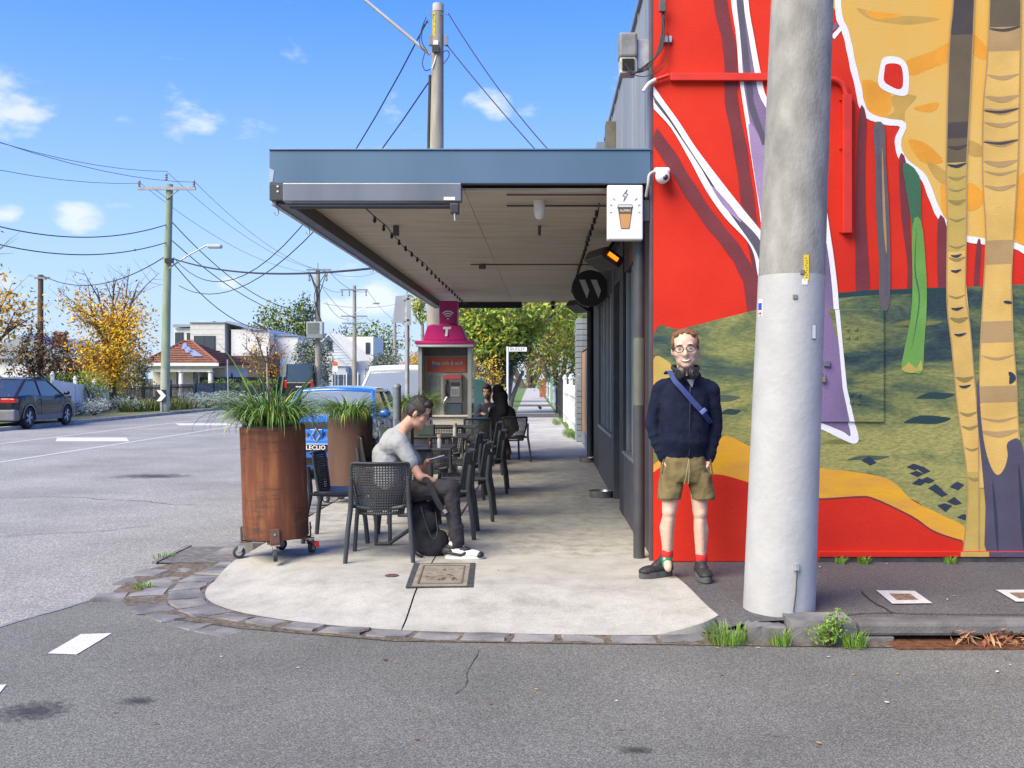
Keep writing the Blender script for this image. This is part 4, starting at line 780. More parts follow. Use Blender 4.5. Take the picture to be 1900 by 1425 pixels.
# ---- neighbouring grey brick shop and boarded window
nb_ = thing('brick_shop', 'painted blue grey brick shop wall with a boarded window', 'building', (.86, 18.2, 0))
GB = mat('painted_brick', (.20, .235, .28), .7, col2=(.26, .30, .345), vscale=3, bump=.3, bscale=30, world=True); mb = MB(); mb.bx(.06, 8, 0, 6.0, 0, 4.6); mb.build('wall', mat('mortar_blue', (.17, .20, .24), .9, var=.1), nb_)
rng = random.Random(8); bme = None
for course in range(22):                        # brick piers either side of the board
    for y0, y1 in ((0.0, .36), (.37, .73), (4.9, 5.26), (5.27, 5.63), (5.64, 5.98)):
        o_ = .0 if course % 2 else .0
        if bme is None: mb = MB(); mb.bx(-.035, .062, .004, .356, .006, .124); ob = mb.build('brick', GB, nb_, bevel=.006); bme = ob
        else: ob = bme.copy(); COL.objects.link(ob)
        ob.location = (rng.uniform(-.004, .004)-(.06 if y0 > 4 else 0), y0, course*.13+.002); ob.scale = (1.0 if y0 < 4 else 1.6, (y1-y0)/.36, 1)
mb = MB(); mb.bx(.0, .058, .8, 4.85, 0, .28); mb.build('base_course', GB, nb_)
mb = MB(); mb.bx(.01, .055, .85, 4.8, .3, 2.05); mb.build('board', mat('board_tan', (.36, .22, .12), .8, col2=(.44, .28, .16), vscale=2, stretch=(1, 1, .3)), nb_); mb = MB(); mb.bx(-.005, .06, 4.70, 4.84, .2, 2.1); mb.build('board_frame', mat('frame_rust', (.22, .08, .03), .8, var=.2), nb_); mb = MB(); mb.bx(.02, .056, .8, 4.85, 2.1, 2.98); mb.build('high_window', GLASS, nb_)
# ------------------------------------------------------------------ concrete pole
cp = thing('concrete_pole', 'thick concrete power pole with its lower part painted pale grey', 'pole', (1.505, 6.40, -.02))
def pole_prof(z): t = z/3.92; return (.225+(.195-.225)*t, .15*t)     # radius, lean to the right
CPM = mat('pole_concrete', (.20, .195, .18), .85, col2=(.34, .335, .31), vscale=9, bump=.35, bscale=60, stretch=(1, 1, .45), detail=12, ramp=(.3, .7))
CPP = mat('pole_paint', (.38, .385, .385), .6, col2=(.43, .435, .435), vscale=5, bump=.25, bscale=26, detail=9)
def ring_part(name, z0, z1, m, extra=0, n=40, k=14):
    mb = MB(); vs = []; fs = []
    for i in range(k+1):
        z = z0+(z1-z0)*i/k; r_, dx = pole_prof(z); r_ += extra
        for j in range(n): vs.append((dx+r_*math.cos(2*math.pi*j/n), r_*math.sin(2*math.pi*j/n), z))
    for i in range(k):
        for j in range(n): fs.append((i*n+j, i*n+(j+1) % n, (i+1)*n+(j+1) % n, (i+1)*n+j))
    mb.add(vs, fs); return mb.build(name, m, cp, smooth=60)
ring_part('upper_shaft', 2.14, 9.5, CPM); ring_part('painted_base', -.02, 2.145, CPP, .002)
def on_pole(px, py, w_, h_, t, name, m, bevel=0):
    Yf = 6.40-.205; p = P(px, py, Yf); z = p.z+.02; r_, dx = pole_prof(z); lx = max(-r_*.96, min(r_*.96, p.x-1.505-dx)); a = math.asin(lx/r_)
    mb = MB(); mb.box((0, 0, 0), (w_, t, h_)); o = mb.build(name, m, cp, bevel=bevel); o.location = (dx+(r_+t/2)*math.sin(a), -(r_+t/2)*math.cos(a), z); o.rotation_euler = (0, 0, a); return o
YP = mat('tag_yellow', (.75, .55, .02), .5, var=.05)
o = on_pole(1496, 497, .032, .16, .004, 'yellow_tag', YP)
for k in range(9): mb = MB(); mb.box((.0+.004*math.sin(k*2.2), -.0025, -.06+k*.015), (.006, .001, .006)); mb.build('tag_character', INK, o)
on_pole(1493, 523, .035, .035, .004, 'white_tag', WPL)
o = on_pole(1411, 568, .05, .11, .003, 'sticker', WPL); mb = MB(); mb.box((-.004, -.0018, .008), (.042, .001, .045)); mb.build('sticker_block', mat('sticker_blue', (.02, .06, .55), .5, var=0), o); mb = MB(); mb.box((-.004, -.0018, -.035), (.036, .001, .012)); mb.build('sticker_line', mat('sticker_red', (.6, .05, .05), .5, var=0), o)
o = on_pole(1511, 615, .034, .095, .005, 'name_plate', mat('plate_frame', (.22, .22, .23), .5, metal=.4)); mb = MB(); mb.box((0, -.0032, 0), (.026, .001, .085)); mb.build('plate_face', WPL, o)
for px, py in ((1475, 551), (1488, 505)):
    o = on_pole(px, py, .03, .03, .01, 'anchor_hole', mat('hole_grey', (.16, .155, .15), .8, var=.2), .006)
o = on_pole(1475, 1050, .03, .05, .03, 'earth_clamp', MATS['galvanised'], .006)
mb = MB(); mb.tube([(0, -.01, -.02), (-.005, -.005, -.15), (-.02, -.0, -.28)], .005, 6); mb.build('earth_wire', mat('dark_wire', (.07, .065, .06), .8, var=.1), o)
for (px, py, w_, h_) in ((1420, 925, .05, .006), (1448, 926, .05, .004), (1504, 801, .03, .02), (1410, 1061, .012, .012)): on_pole(px, py, w_, h_, .0006, 'scuff', mat('scuff_grey', (.27, .28, .29), .8, var=.2))

# ------------------------------------------------------------------ planters
def rust_mat(name, a, b, c):
    m = bpy.data.materials.new(name); m.use_nodes = True; n = m.node_tree.nodes; l = m.node_tree.links; bs = n['Principled BSDF']; tc = n.new('ShaderNodeTexCoord')
    def nz(scale, st, det, rough=.6):
        mp = n.new('ShaderNodeMapping'); mp.inputs['Scale'].default_value = st; l.new(tc.outputs['Object'], mp.inputs[0]); t = n.new('ShaderNodeTexNoise'); t.inputs['Scale'].default_value = scale; t.inputs['Detail'].default_value = det; t.inputs['Roughness'].default_value = rough; l.new(mp.outputs[0], t.inputs['Vector']); return t
    v = nz(9, (1, 1, .12), 8); h = nz(5, (.6, .6, 7), 6, .7); big = nz(3.2, (1, 1, .7), 5)
    r = n.new('ShaderNodeValToRGB'); e = r.color_ramp.elements; e[0].position = .32; e[0].color = (*[x*.75 for x in a], 1); e[1].position = .68; e[1].color = (*b, 1); k = e.new(.5); k.color = (*a, 1); l.new(v.outputs['Fac'], r.inputs[0])
    r2 = n.new('ShaderNodeValToRGB'); r2.color_ramp.elements[0].position = .50; r2.color_ramp.elements[0].color = (0, 0, 0, 1); r2.color_ramp.elements[1].position = .66; r2.color_ramp.elements[1].color = (.85, .85, .85, 1); ad = n.new('ShaderNodeMath'); ad.operation = 'MULTIPLY_ADD'; l.new(h.outputs['Fac'], ad.inputs[0]); ad.inputs[1].default_value = .55; l.new(big.outputs['Fac'], ad.inputs[2]); sb = n.new('ShaderNodeMath'); sb.operation = 'SUBTRACT'; l.new(ad.outputs[0], sb.inputs[0]); sb.inputs[1].default_value = .27; l.new(sb.outputs[0], r2.inputs[0])
    mx = n.new('ShaderNodeMix'); mx.data_type = 'RGBA'; l.new(r2.outputs[0], mx.inputs[0]); l.new(r.outputs[0], mx.inputs[6]); mx.inputs[7].default_value = (*c, 1); l.new(mx.outputs[2], bs.inputs['Base Color'])
    bp = n.new('ShaderNodeBump'); bp.inputs['Strength'].default_value = .3; bp.inputs['Distance'].default_value = .006; l.new(h.outputs['Fac'], bp.inputs['Height']); l.new(bp.outputs[0], bs.inputs['Normal']); bs.inputs['Roughness'].default_value = .75; bs.inputs['Metallic'].default_value = .15; MATS[name] = m; return m
COR = rust_mat('corten', (.16, .052, .022), (.30, .115, .042), (.055, .028, .022)); CORD = mat('corten_dark', (.085, .045, .032), .8, metal=.2, col2=(.17, .10, .072), vscale=3, bump=.3, bscale=40, stretch=(1, 1, .3), detail=9, ramp=(.3, .7)); RED_P = mat('brake_red', (.62, .02, .015), .45, var=0); RUB = mat('rubber', (.03, .03, .032), .7, var=.1); ZINC = mat('zinc', (.48, .46, .42), .4, metal=.7, var=.1)
def planter(label, loc, rz, m, H=.92, tilt=0, brake=True):
    t = thing('rusty_planter', label, 'planter', loc, rz, 'rusty steel planters on castors'); r_ = .264
    mb = MB(); n = 44; mb.lathe([(.001, .155), (r_-.01, .155), (r_, .165), (r_, .155+H), (r_-.012, .155+H), (r_-.012, .155+H-.1), (.001, .155+H-.1)], n=n); b = mb.build('drum', m, t, smooth=35)
    mb = MB(); mb.lathe([(r_-.015, .155+H-.06), (r_-.02, .155+H+.012), (r_-.05, .155+H+.012), (r_-.05, .155+H-.04), (.001, .155+H-.04)], n=30); mb.build('inner_pot', mat('pot_black', (.02, .02, .022), .5, var=0), t, smooth=40)
    mb = MB(); mb.box((0, 0, .142), (.5, .06, .022)); mb.box((0, 0, .1425), (.06, .5, .021)); mb.build('base_cross', CORD, t)
    for k in range(4):
        a = k*math.pi/2+R(8); c, s_ = math.cos(a), math.sin(a); x, y = c*.27, s_*.27; M = Matrix.Rotation(a, 3, 'Z')
        mb = MB(); mb.box((c*.276, s_*.276, .20), (.014, .075, .12), M); mb.box((c*.235, s_*.235, .137), (.09, .08, .014), M); br = mb.build('bracket', CORD, t, bevel=.003)
        mb = MB(); mb.cyl((c*.283, s_*.283, .215), (c*.289, s_*.289, .215), .009, n=8); mb.build('bolt', ZINC, br)
        aa = a+R(70*math.sin(k*2.1)); cx, cy = x-.0, y; ax = Vector((-math.sin(aa), math.cos(aa), 0)); f_ = Vector((math.cos(aa), math.sin(aa), 0))*.03
        cs = MB(); cs.box((x, y, .1275), (.075, .075, .006), M); 
        for s2_ in (-1, 1):
            q = Vector((x, y, .12))+ax*.022*s2_; w_ = Vector((x, y, .055))+f_+ax*.022*s2_; d = Vector((math.cos(aa), math.sin(aa), 0))
            cs.poly([q-d*.03, q+d*.03, w_+d*.014, w_-d*.014]); cs.poly([q-d*.03+ax*.003, q+d*.03+ax*.003, w_+d*.014+ax*.003, w_-d*.014+ax*.003])
        c_ = cs.build('castor', ZINC, t); wc = Vector((x, y, .05))+f_
        mb = MB(); mb.tube([wc-ax*.016, wc-ax*.012, wc+ax*.012, wc+ax*.016], [.043, .05, .05, .043], 20); mb.build('wheel', RUB, c_, smooth=40); mb = MB(); mb.tube([wc-ax*.018, wc+ax*.018], .026, 14); mb.build('hub', mat('hub_grey', (.3, .3, .31), .5, var=.1), c_, smooth=40)
        mb = MB(); mb.cyl((x, y, .1235), (x, y, .1305), .036, n=14); mb.build('swivel_ring', RED_P, c_)
        if brake and k == 1: mb = MB(); mb.box((x+c*.05, y+s_*.05, .075), (.045, .035, .05), M); mb.build('brake_lever', RED_P, c_, bevel=.008)
    return t
pos1 = G(514, 1031); pos2 = G(650, 931); 
pl1 = planter('brightly rusted drum planter on red-braked castors at the footpath corner', (pos1[0], pos1[1], 0), R(-80), COR); pl1.rotation_euler = (0, R(-2.2), R(-80)); pl1.rotation_euler = Euler((0, R(-2.0), 0)).to_matrix().__matmul__(Euler((0, 0, R(-85))).to_matrix()).to_euler()
pl2 = planter('dark brown rusted drum planter beside the number plate of the blue car', (pos2[0], pos2[1], 0), R(20), CORD, .86, brake=False)
pl3 = planter('dark rusted drum planter next to the telephone booth', (-2.0, 15.4, 0), R(40), CORD, .86, brake=False)
LG = [mat('blade_green', (.10, .20, .028), .5, var=.25, vscale=9), mat('blade_light', (.21, .33, .07), .5, var=.2, vscale=9), mat('blade_dark', (.045, .105, .018), .5, var=.2, vscale=9), mat('blade_yellow', (.38, .34, .06), .6, var=.2, vscale=9)]
def strappy(label, loc, n, L, spread, seed, up=0, wid=.011):
    rr = random.Random(seed); mb = MB()
    for k in range(n):
        a = rr.uniform(0, 2*math.pi); r0 = .19*math.sqrt(rr.random()); b = Vector((math.cos(a), math.sin(a), 0)); st = b*r0+Vector((rr.uniform(-.04, .04), rr.uniform(-.04, .04), 0))
        l = L*rr.uniform(.55, 1.15); arch = rr.uniform(.45, 1.25)*spread; w_ = wid*rr.uniform(.6, 1.2); tw = Vector((-b.y, b.x, 0)); tw = (tw+Vector((rr.uniform(-.5, .5), rr.uniform(-.5, .5), rr.uniform(-.3, .3)))).normalized()
        if k < up: arch = rr.uniform(.05, .2); l = L*rr.uniform(1.2, 1.5); w_ = wid*1.6
        pts = []; p = st.copy(); ang = R(rr.uniform(52, 86)); N_ = 8
        for i in range(N_+1):
            pts.append(p.copy()); ang -= arch*(.16+.50*(i/N_)**1.1); p = p+(b*math.cos(ang)+Vector((0, 0, 1))*math.sin(ang))*(l/N_)
        q = rr.random(); mb.m(3 if q < .05 else 1 if q < .38 else 2 if q < .62 else 0); vs = []; fs = []
        for i, p in enumerate(pts): ww = w_*(1-(i/N_)**2.2*.93)*.5; vs += [p-tw*ww, p+Vector((0, 0, -ww*.25)), p+tw*ww]
        for i in range(N_): fs += [(3*i, 3*i+1, 3*i+4, 3*i+3), (3*i+1, 3*i+2, 3*i+5, 3*i+4)]
        mb.add(vs, fs)
    t = thing('strappy_plant', label, 'plant', loc, 0, 'strappy plants in the rusty planters'); mb.build('foliage', LG, t, smooth=80)
    mb = MB(); mb.lathe([(.001, .02), (.15, .015), (.22, -.02)], n=18); mb.build('potting_soil', SOIL, t); return t
strappy('long strappy green plant with tall blades spilling from the brightly rusted planter', (pos1[0]-.035, pos1[1], 1.05), 700, .55, .74, 3, up=5, wid=.0135)
strappy('compact strappy green plant in the planter beside the blue car', (pos2[0], pos2[1], .99), 600, .48, 1.0, 5, wid=.012)
strappy('compact strappy green plant beside the telephone booth', (-2.0, 15.4, .99), 560, .52, 1.1, 6, wid=.012)

# ------------------------------------------------------------------ chairs and tables
CH = mat('chair_resin', (.040, .044, .050), .42, var=.08, vscale=3); CHL = mat('chair_resin_top', (.05, .054, .06), .35, var=.05)
def back_pt(u, v):
    """curved tub back: u -1..1 across, v 0..1 up"""
    w_ = (.175+.055*min(1, v*1.6)); x = u*w_
    y = -.235-.05*v+(.075*u*u)*(1-.25*v); z = .37+.42*v
    return Vector((x, y, z))
def make_chair():
    t = thing('resin_chair', 'x', 'chair', (0, 0, 0))
    # perforated back, real holes
    mb = MB(); nu, nv = 20, 20; h = .27
    for i in range(nu):
        for j in range(nv):
            if (i in (0, nu-1)) or (j in (0, nv-1)): continue
            if abs(2*(i+.5)/nu-1) > .93-(.0 if j > 3 else .07*(3-j)): continue
            c = ((i+.5)/nu, (j+.5)/nv); s_ = 1/nu/2; S_ = 1/nv/2
            o_ = [(c[0]-s_, c[1]-S_), (c[0]+s_, c[1]-S_), (c[0]+s_, c[1]+S_), (c[0]-s_, c[1]+S_)]; k_ = .64
            i_ = [(c[0], c[1]-S_*k_*1.2), (c[0]+s_*k_*1.2, c[1]), (c[0], c[1]+S_*k_*1.2), (c[0]-s_*k_*1.2, c[1])]
            V = [back_pt(2*a-1, b) for a, b in o_]+[back_pt(2*a-1, b) for a, b in i_]
            mb.add(V, [(0, 1, 5, 4), (1, 2, 6, 5), (2, 3, 7, 6), (3, 0, 4, 7), ][:4]); 
    for i in range(nu):
        for j in range(nv):
            edge_ = (i in (0, nu-1)) or (j in (0, nv-1)) or abs(2*(i+.5)/nu-1) > .93-(.0 if j > 3 else .07*(3-j))
            if edge_: mb.add([back_pt(2*a-1, b) for a, b in ((i/nu, j/nv), ((i+1)/nu, j/nv), ((i+1)/nu, (j+1)/nv), (i/nu, (j+1)/nv))], [(0, 1, 2, 3)])
    b = mb.build('backrest', CH, t, smooth=60); so_ = b.modifiers.new('s', 'SOLIDIFY'); so_.thickness = .006
    rim = [back_pt(-1, v) for v in (0, .25, .5, .75, .95)]+[back_pt(u, 1.0) for u in (-.9, -.5, 0, .5, .9)]+[back_pt(1, v) for v in (.95, .75, .5, .25, 0)]
    mb = MB(); mb.tube(spline(rim, 3), .011, 8); mb.build('back_rim', CH, t, smooth=60)
    mb = MB(); mb.tube([back_pt(u, 1.0)+Vector((0, -.012, .004)) for u in (-.92, -.5, 0, .5, .92)], .016, 8, flat=(1, .55)); mb.build('top_rail', CHL, t, smooth=60)
    mb = MB(); vs = []; fs = []; n = 10
    for i in range(n+1):
        for j in range(n+1):
            u, v = 2*i/n-1, j/n; w_ = .215+.03*v; y = -.225+.45*v; x = u*w_*(1-.04*(1-min(1, 4*v))); z = .445-.012*(1-u*u)-.03*max(0, v-.8)*5*.2+.012*abs(u)**3; vs.append((x, y, z))
    fs = [(i*(n+1)+j, (i+1)*(n+1)+j, (i+1)*(n+1)+j+1, i*(n+1)+j+1) for i in range(n) for j in range(n)]
    mb.add(vs, fs); s2_ = mb.build('seat', CH, t, smooth=60); so_ = s2_.modifiers.new('s', 'SOLIDIFY'); so_.thickness = .028; so_.offset = -1
    for sx in (-1, 1):
        mb = MB(); mb.tube(spline([(sx*.268, -.31, 0), (sx*.25, -.285, .25), (sx*.232, -.255, .43), (sx*.228, -.262, .56), (sx*.226, -.275, .68)], 4), [.0175+.003*math.sin(i/16*3.1) for i in range(17)], 8, flat=(1, 1.15)); mb.build('leg', CH, t, smooth=60)
        mb = MB(); mb.tube(spline([(sx*.262, .265, 0), (sx*.245, .24, .22), (sx*.225, .2, .42)], 4), .018, 8, flat=(1, 1.15)); mb.build('leg', CH, t, smooth=60)
        mb = MB(); mb.tube(spline([(sx*.235, -.25, .435), (sx*.236, 0, .425), (sx*.24, .2, .43)], 4), .017, 8); mb.build('seat_rail', CH, t, smooth=60)
    return t
chair0 = make_chair(); _used = [False]
def chair(x, y, face, label, z=0):
    c = chair0 if not _used[0] else copy_tree(chair0); _used[0] = True
    c.location = (x, y, z); c.rotation_euler = (0, 0, face); c['label'] = label; c['group'] = 'perforated resin chairs outside the cafe'; return c
FY, FX, FMX = 0, R(-90), R(90)                  # facing away from camera, facing right, facing left
chair(-1.335, 8.24, FY+R(4), 'dark perforated chair with the seated man in the grey tee on it')
chair(-1.84, 9.15, FX, 'empty dark chair between the bright rusted planter and the seated man')
chair(-1.86, 11.6, FX, 'empty dark chair right beside the brown planter, facing the shop')
chair(-.95, 9.34, FMX, 'dark chair pulled up opposite the knees of the seated man in grey tee')
chair(-.84, 10.5, FMX, 'second dark chair of the row facing the road, counted from the seated man')
chair(-1.04, 12.3, FMX, 'third dark chair of the row facing the road, tucked in at its table')
chair(-.79, 13.0, FMX, 'fourth dark chair of the row facing the road, pulled out towards the shop')
chair(-.95, 15.4, FMX, 'last dark chair of the row facing the road, before the hooded person')
chair(-1.31, 9.78, FY, 'dark chair with its back to the sauce bottles, nearest the phone in the hand')
chair(-1.31, 11.75, FY, 'dark chair standing behind the first table, its back to the bottles')
chair(-1.36, 14.1, FY, 'dark chair standing between the second and third tables')
chair(-1.12, 17.0, FY, 'dark chair standing with its back to the row, beside the hooded person')
hood_c = chair(-.60, 17.68, R(22), 'dark chair with the person in the black hood on it')
beard_c = chair(-1.06, 19.33, R(180), 'dark chair with the bearded man on it')
TT = mat('table_top', (.05, .052, .055), .45, var=.12, vscale=6)
def table(x, y, label, w_=.68, d_=.68):
    t = thing('cafe_table', label, 'table', (x, y, 0), 0, 'dark square cafe tables'); mb = MB(); mb.box((0, 0, .735), (w_, d_, .025)); mb.build('table_top', TT, t, bevel=.008)
    mb = MB(); mb.box((0, 0, .37), (.07, .07, .70)); mb.build('column', CH, t, bevel=.01)
    for a in range(2): mb = MB(); mb.box((0, 0, .02+.001*a), (.52 if a == 0 else .07, .07 if a == 0 else .52, .03)); mb.build('foot', CH, t, bevel=.008)
    return t
table(-1.3, 10.6, 'dark square table carrying the green menu box and corked bottles'); table(-1.3, 12.75, 'dark square table with the low cutlery caddy on it'); table(-1.36, 15.2, 'dark bare square table before the telephone booth'); table(-1.05, 18.4, 'dark square table between the hooded person and the bearded man')
# folding trestle leg seen behind the front chair
tb = thing('folded_table_base', 'grey steel folding table base on the ground behind the front chair', 'table base', (-1.42, 8.78, 0)); SLT = mat('slate_steel', (.075, .082, .092), .45, metal=.3, var=.1)
for pts in ([(-.06, .0, .0), (-.06, 0, .46)], [(.06, 0, 0), (.06, 0, .46)], [(-.06, 0, .015), (.06, 0, .015)], [(.06, 0, .02), (.38, 0, .24), (.42, 0, .44)]): mb = MB(); mb.tube(pts, .018, 8); mb.build('bar', SLT, tb, smooth=50)
# things on the tables
GB_ = mat('box_green', (.045, .075, .06), .6, var=.12); mb = MB()
bxm = thing('menu_box', 'dark green open box of menus and cutlery on the first table', 'box', (-1.55, 10.5, .75)); mb = MB(); mb.bx(-.16, .16, -.12, -.105, 0, .2); mb.bx(-.16, .16, .105, .12, 0, .2); mb.bx(-.16, -.145, -.105, .105, 0, .2); mb.bx(.145, .16, -.105, .105, 0, .2); mb.bx(-.145, .145, -.105, .105, 0, .01); mb.build('box_body', GB_, bxm)
rr = random.Random(2)
for k in range(10):
    mb = MB(); x, y = rr.uniform(-.12, .12), rr.uniform(-.08, .08); mb.tube([(x, y, .02), (x+rr.uniform(-.02, .02), y, .26), (x+rr.uniform(-.03, .03), y, .29)], [.004, .004, .009], 6); mb.build('cutlery', MATS['steel'], bxm, smooth=50)
bx2 = thing('cutlery_caddy', 'green cutlery caddy on the table with the low caddy', 'caddy', (-1.5, 12.7, .75)); mb = MB(); mb.bx(-.1, .1, -.08, .08, 0, .13); mb.build('caddy_body', GB_, bx2, bevel=.006)
for k in range(9): mb = MB(); x, y = rr.uniform(-.08, .08), rr.uniform(-.06, .06); mb.tube([(x, y, .1), (x+rr.uniform(-.03, .03), y, .22)], .006, 6); mb.build('cutlery', MATS['steel'], bx2, smooth=50)
def bottle(x, y, z, label, m, cap, h=.12, r_=.025):
    b = thing('sauce_bottle', label, 'bottle', (x, y, z)); mb = MB(); mb.lathe([(.001, 0), (r_, 0), (r_, h*.75), (r_*.7, h*.88), (r_*.7, h), (.001, h)], n=14); mb.build('glass', m, b, smooth=40); mb = MB(); mb.lathe([(.001, h), (r_*1.05, h), (r_*1.05, h+.03), (.001, h+.03)], n=14); mb.build('stopper', cap, b, smooth=40); return b
CORK = mat('cork', (.5, .36, .2), .8, var=.1); SALT = mat('salt_glass', (.5, .5, .48), .15, var=.05); PEP = mat('brown_glass', (.05, .025, .015), .2, var=0)
bottle(-1.09, 10.36, .748, 'clear salt jar with a pale cork stopper on the first table', SALT, CORK, .11); bottle(-1.18, 10.32, .748, 'small dark brown sauce bottle next to the salt jar', PEP, PEP, .075, .022); bottle(-1.12, 12.48, .748, 'clear jar with a cork stopper on the caddy table', SALT, CORK, .13)

# ------------------------------------------------------------------ telephone booth
tbx = thing('telephone_booth', 'grey public telephone booth with a magenta wifi roof sign', 'phone booth', (-1.71, 17.6, 0))
PK = mat('magenta', (.52, .008, .17), .45, var=.06, vscale=3); BG_ = mat('booth_grey', (.52, .50, .45), .55, var=.1, vscale=4); BGD = mat('booth_dark', (.10, .10, .10), .5, var=.15); ORP = mat('poster_coral', (.62, .12, .06), .55, var=.05)
u = 17.6/FPX
def bz(py): return CAMH-(py-HY)*u
def bx_(px): return (px-830)*u
mb = MB(); mb.bx(bx_(787), bx_(872), .02, .12, .12, bz(648)); mb.build('back_panel', BG_, tbx, bevel=.004)
for px0, px1 in ((781, 788), (871, 878)): mb = MB(); mb.bx(bx_(px0), bx_(px1), -.42, .13, .1, bz(643)); mb.build('side_panel', mat('booth_glass', (.30, .33, .33), .15, var=.1, vscale=2), tbx, bevel=.003)
mb = MB(); mb.bx(bx_(786), bx_(873), .0, .018, bz(660), bz(645)); mb.build('header', BGD, tbx)
mb = MB(); mb.bx(bx_(778), bx_(882), -.5, .2, bz(645), bz(640)); mb.build('roof_edge', mat('booth_white', (.62, .60, .57), .5, var=.05), tbx, bevel=.004); mb = MB(); mb.bx(bx_(776), bx_(883), -.52, .22, bz(640)+.002, bz(634)); mb.build('roof_rim', PK, tbx, bevel=.008)
mb = MB(); z0, z1 = bz(634)+.001, bz(604); xs = [(789, 634), (798, 606), (806, 604), (816, 605), (824, 602), (836, 602), (842, 605), (858, 606), (870, 634)]
mb.prism([(bx_(a), bz(b)) for a, b in xs], 'y', -.42, .15); cr_ = mb.build('crown', PK, tbx, bevel=.02)
mb = MB(); mb.bx(bx_(817), bx_(850), -.2, .1, bz(603), bz(560)); wf = mb.build('wifi_board', mat('magenta_dark', (.40, .01, .15), .45, var=.05), tbx, bevel=.006)
WL = mat('logo_white', (.8, .8, .8), .5, var=0)
for r_ in (.045, .085, .125):
    mb = MB(); c_ = (bx_(833), bz(593)); n = 12
    for i in range(n):
        a0, a1 = R(45+90*i/n), R(45+90*(i+1)/n); mb.poly([(c_[0]+rr_*math.cos(a), -.2035, c_[1]+rr_*math.sin(a)) for rr_, a in ((r_, a0), (r_+.02, a0), (r_+.02, a1), (r_, a1))])
    mb.build('wifi_arc', WL, tbx)
mb = MB(); mb.cyl((bx_(833), -.2045, bz(593)), (bx_(833), -.2005, bz(593)), .014, n=12); mb.build('wifi_dot', WL, tbx)
mb = MB(); n = 20; mb.poly([(bx_(832)+.062*math.cos(t)*.75-.02*math.sin(t), -.4235, bz(620)+.075*math.sin(t)-.03*math.cos(t)) for t in [2*math.pi*i/n for i in range(n)]]); mb.build('logo_oval', mat('logo_navy', (.07, .01, .12), .5, var=0), tbx)
text('logo_letter', 'T', .20, (bx_(832), -.427, bz(618)), (R(90), 0, 0), WL, tbx, .001, bold=.012, shear=.12)
mb = MB(); mb.bx(bx_(793), bx_(865), -.012, .018, bz(690), bz(662)); po = mb.build('poster', ORP, tbx)
text('poster_lettering', 'Free calls & wi-fi', .098, (bx_(830), -.015, bz(674)), (R(90), 0, 0), WL, tbx, .0006, sx=.82); mb = MB(); n = 14; mb.poly([(bx_(808)+.06*math.cos(t)+.03*math.sin(t), -.0135, bz(678)+.05*math.sin(t)+.03*math.cos(t)) for t in [2*math.pi*i/n for i in range(n)]]); mb.build('poster_swirl', mat('swirl_blue', (.03, .22, .45), .5, var=0), tbx)
mb = MB(); mb.bx(bx_(796), bx_(816), .0, .018, bz(748), bz(697)); mb.build('notice', mat('notice_green', (.28, .31, .29), .4, var=.2, vscale=12), tbx)
ph = thing('pay_phone', 'dark grey pay phone with a black handset inside the booth', 'telephone', (-1.71, 17.55, 0)); PHG = mat('phone_grey', (.16, .16, .165), .4, metal=.4, var=.1)
mb = MB(); mb.bx(bx_(824), bx_(859), -.14, .06, bz(748), bz(694)); mb.build('case', PHG, ph, bevel=.02); mb = MB(); mb.bx(bx_(826), bx_(857), -.15, -.141, bz(703), bz(697)); mb.build('header_strip', mat('strip_red', (.5, .06, .05), .5, var=.05), ph); mb = MB(); mb.bx(bx_(838), bx_(854), -.152, -.141, bz(735), bz(718)); kp = mb.build('keypad', mat('steel_key', (.36, .37, .39), .4, metal=.4, var=.1), ph)
for i in range(3):
    for j in range(4): mb = MB(); mb.bx(bx_(840+i*4.4), bx_(843+i*4.4), -.158, -.153, bz(723+j*3), bz(721+j*3)); mb.build('key', MATS['phone_grey'], kp)
mb = MB(); mb.bx(bx_(838), bx_(854), -.150, -.141, bz(715), bz(709)); mb.build('display', GLASS, ph)
mb = MB(); mb.tube(spline([(bx_(831), -.16, bz(707)), (bx_(830), -.20, bz(712)), (bx_(830), -.20, bz(726)), (bx_(831), -.16, bz(733))], 4), [.035]+[.022]*11+[.035], 8); mb.build('handset', INK, ph, smooth=60)
mb = MB(); mb.tube(spline([(bx_(832), -.17, bz(735)), (bx_(826), -.2, bz(745)), (bx_(824), -.18, bz(762)), (bx_(830), -.1, bz(766))], 5), .009, 6); mb.build('cord', MATS['steel'], ph, smooth=60); mb = MB(); mb.bx(bx_(825), bx_(858), -.13, .05, bz(768), bz(749)); mb.build('coin_box', mat('coin_blue', (.04, .06, .09), .45, var=.1), ph, bevel=.008)
mb = MB(); mb.bx(bx_(787), bx_(875), -.35, .1, .10, bz(772)); mb.build('base_cabinet', BG_, tbx, bevel=.01); mb = MB(); mb.bx(bx_(783), bx_(879), -.4, .14, 0, .1); mb.build('plinth_or_gap', BGD, tbx)
mb = MB(); mb.bx(bx_(785), bx_(877), -.40, .1, bz(772)+.001, bz(769)); mb.build('shelf', BG_, tbx, bevel=.003)
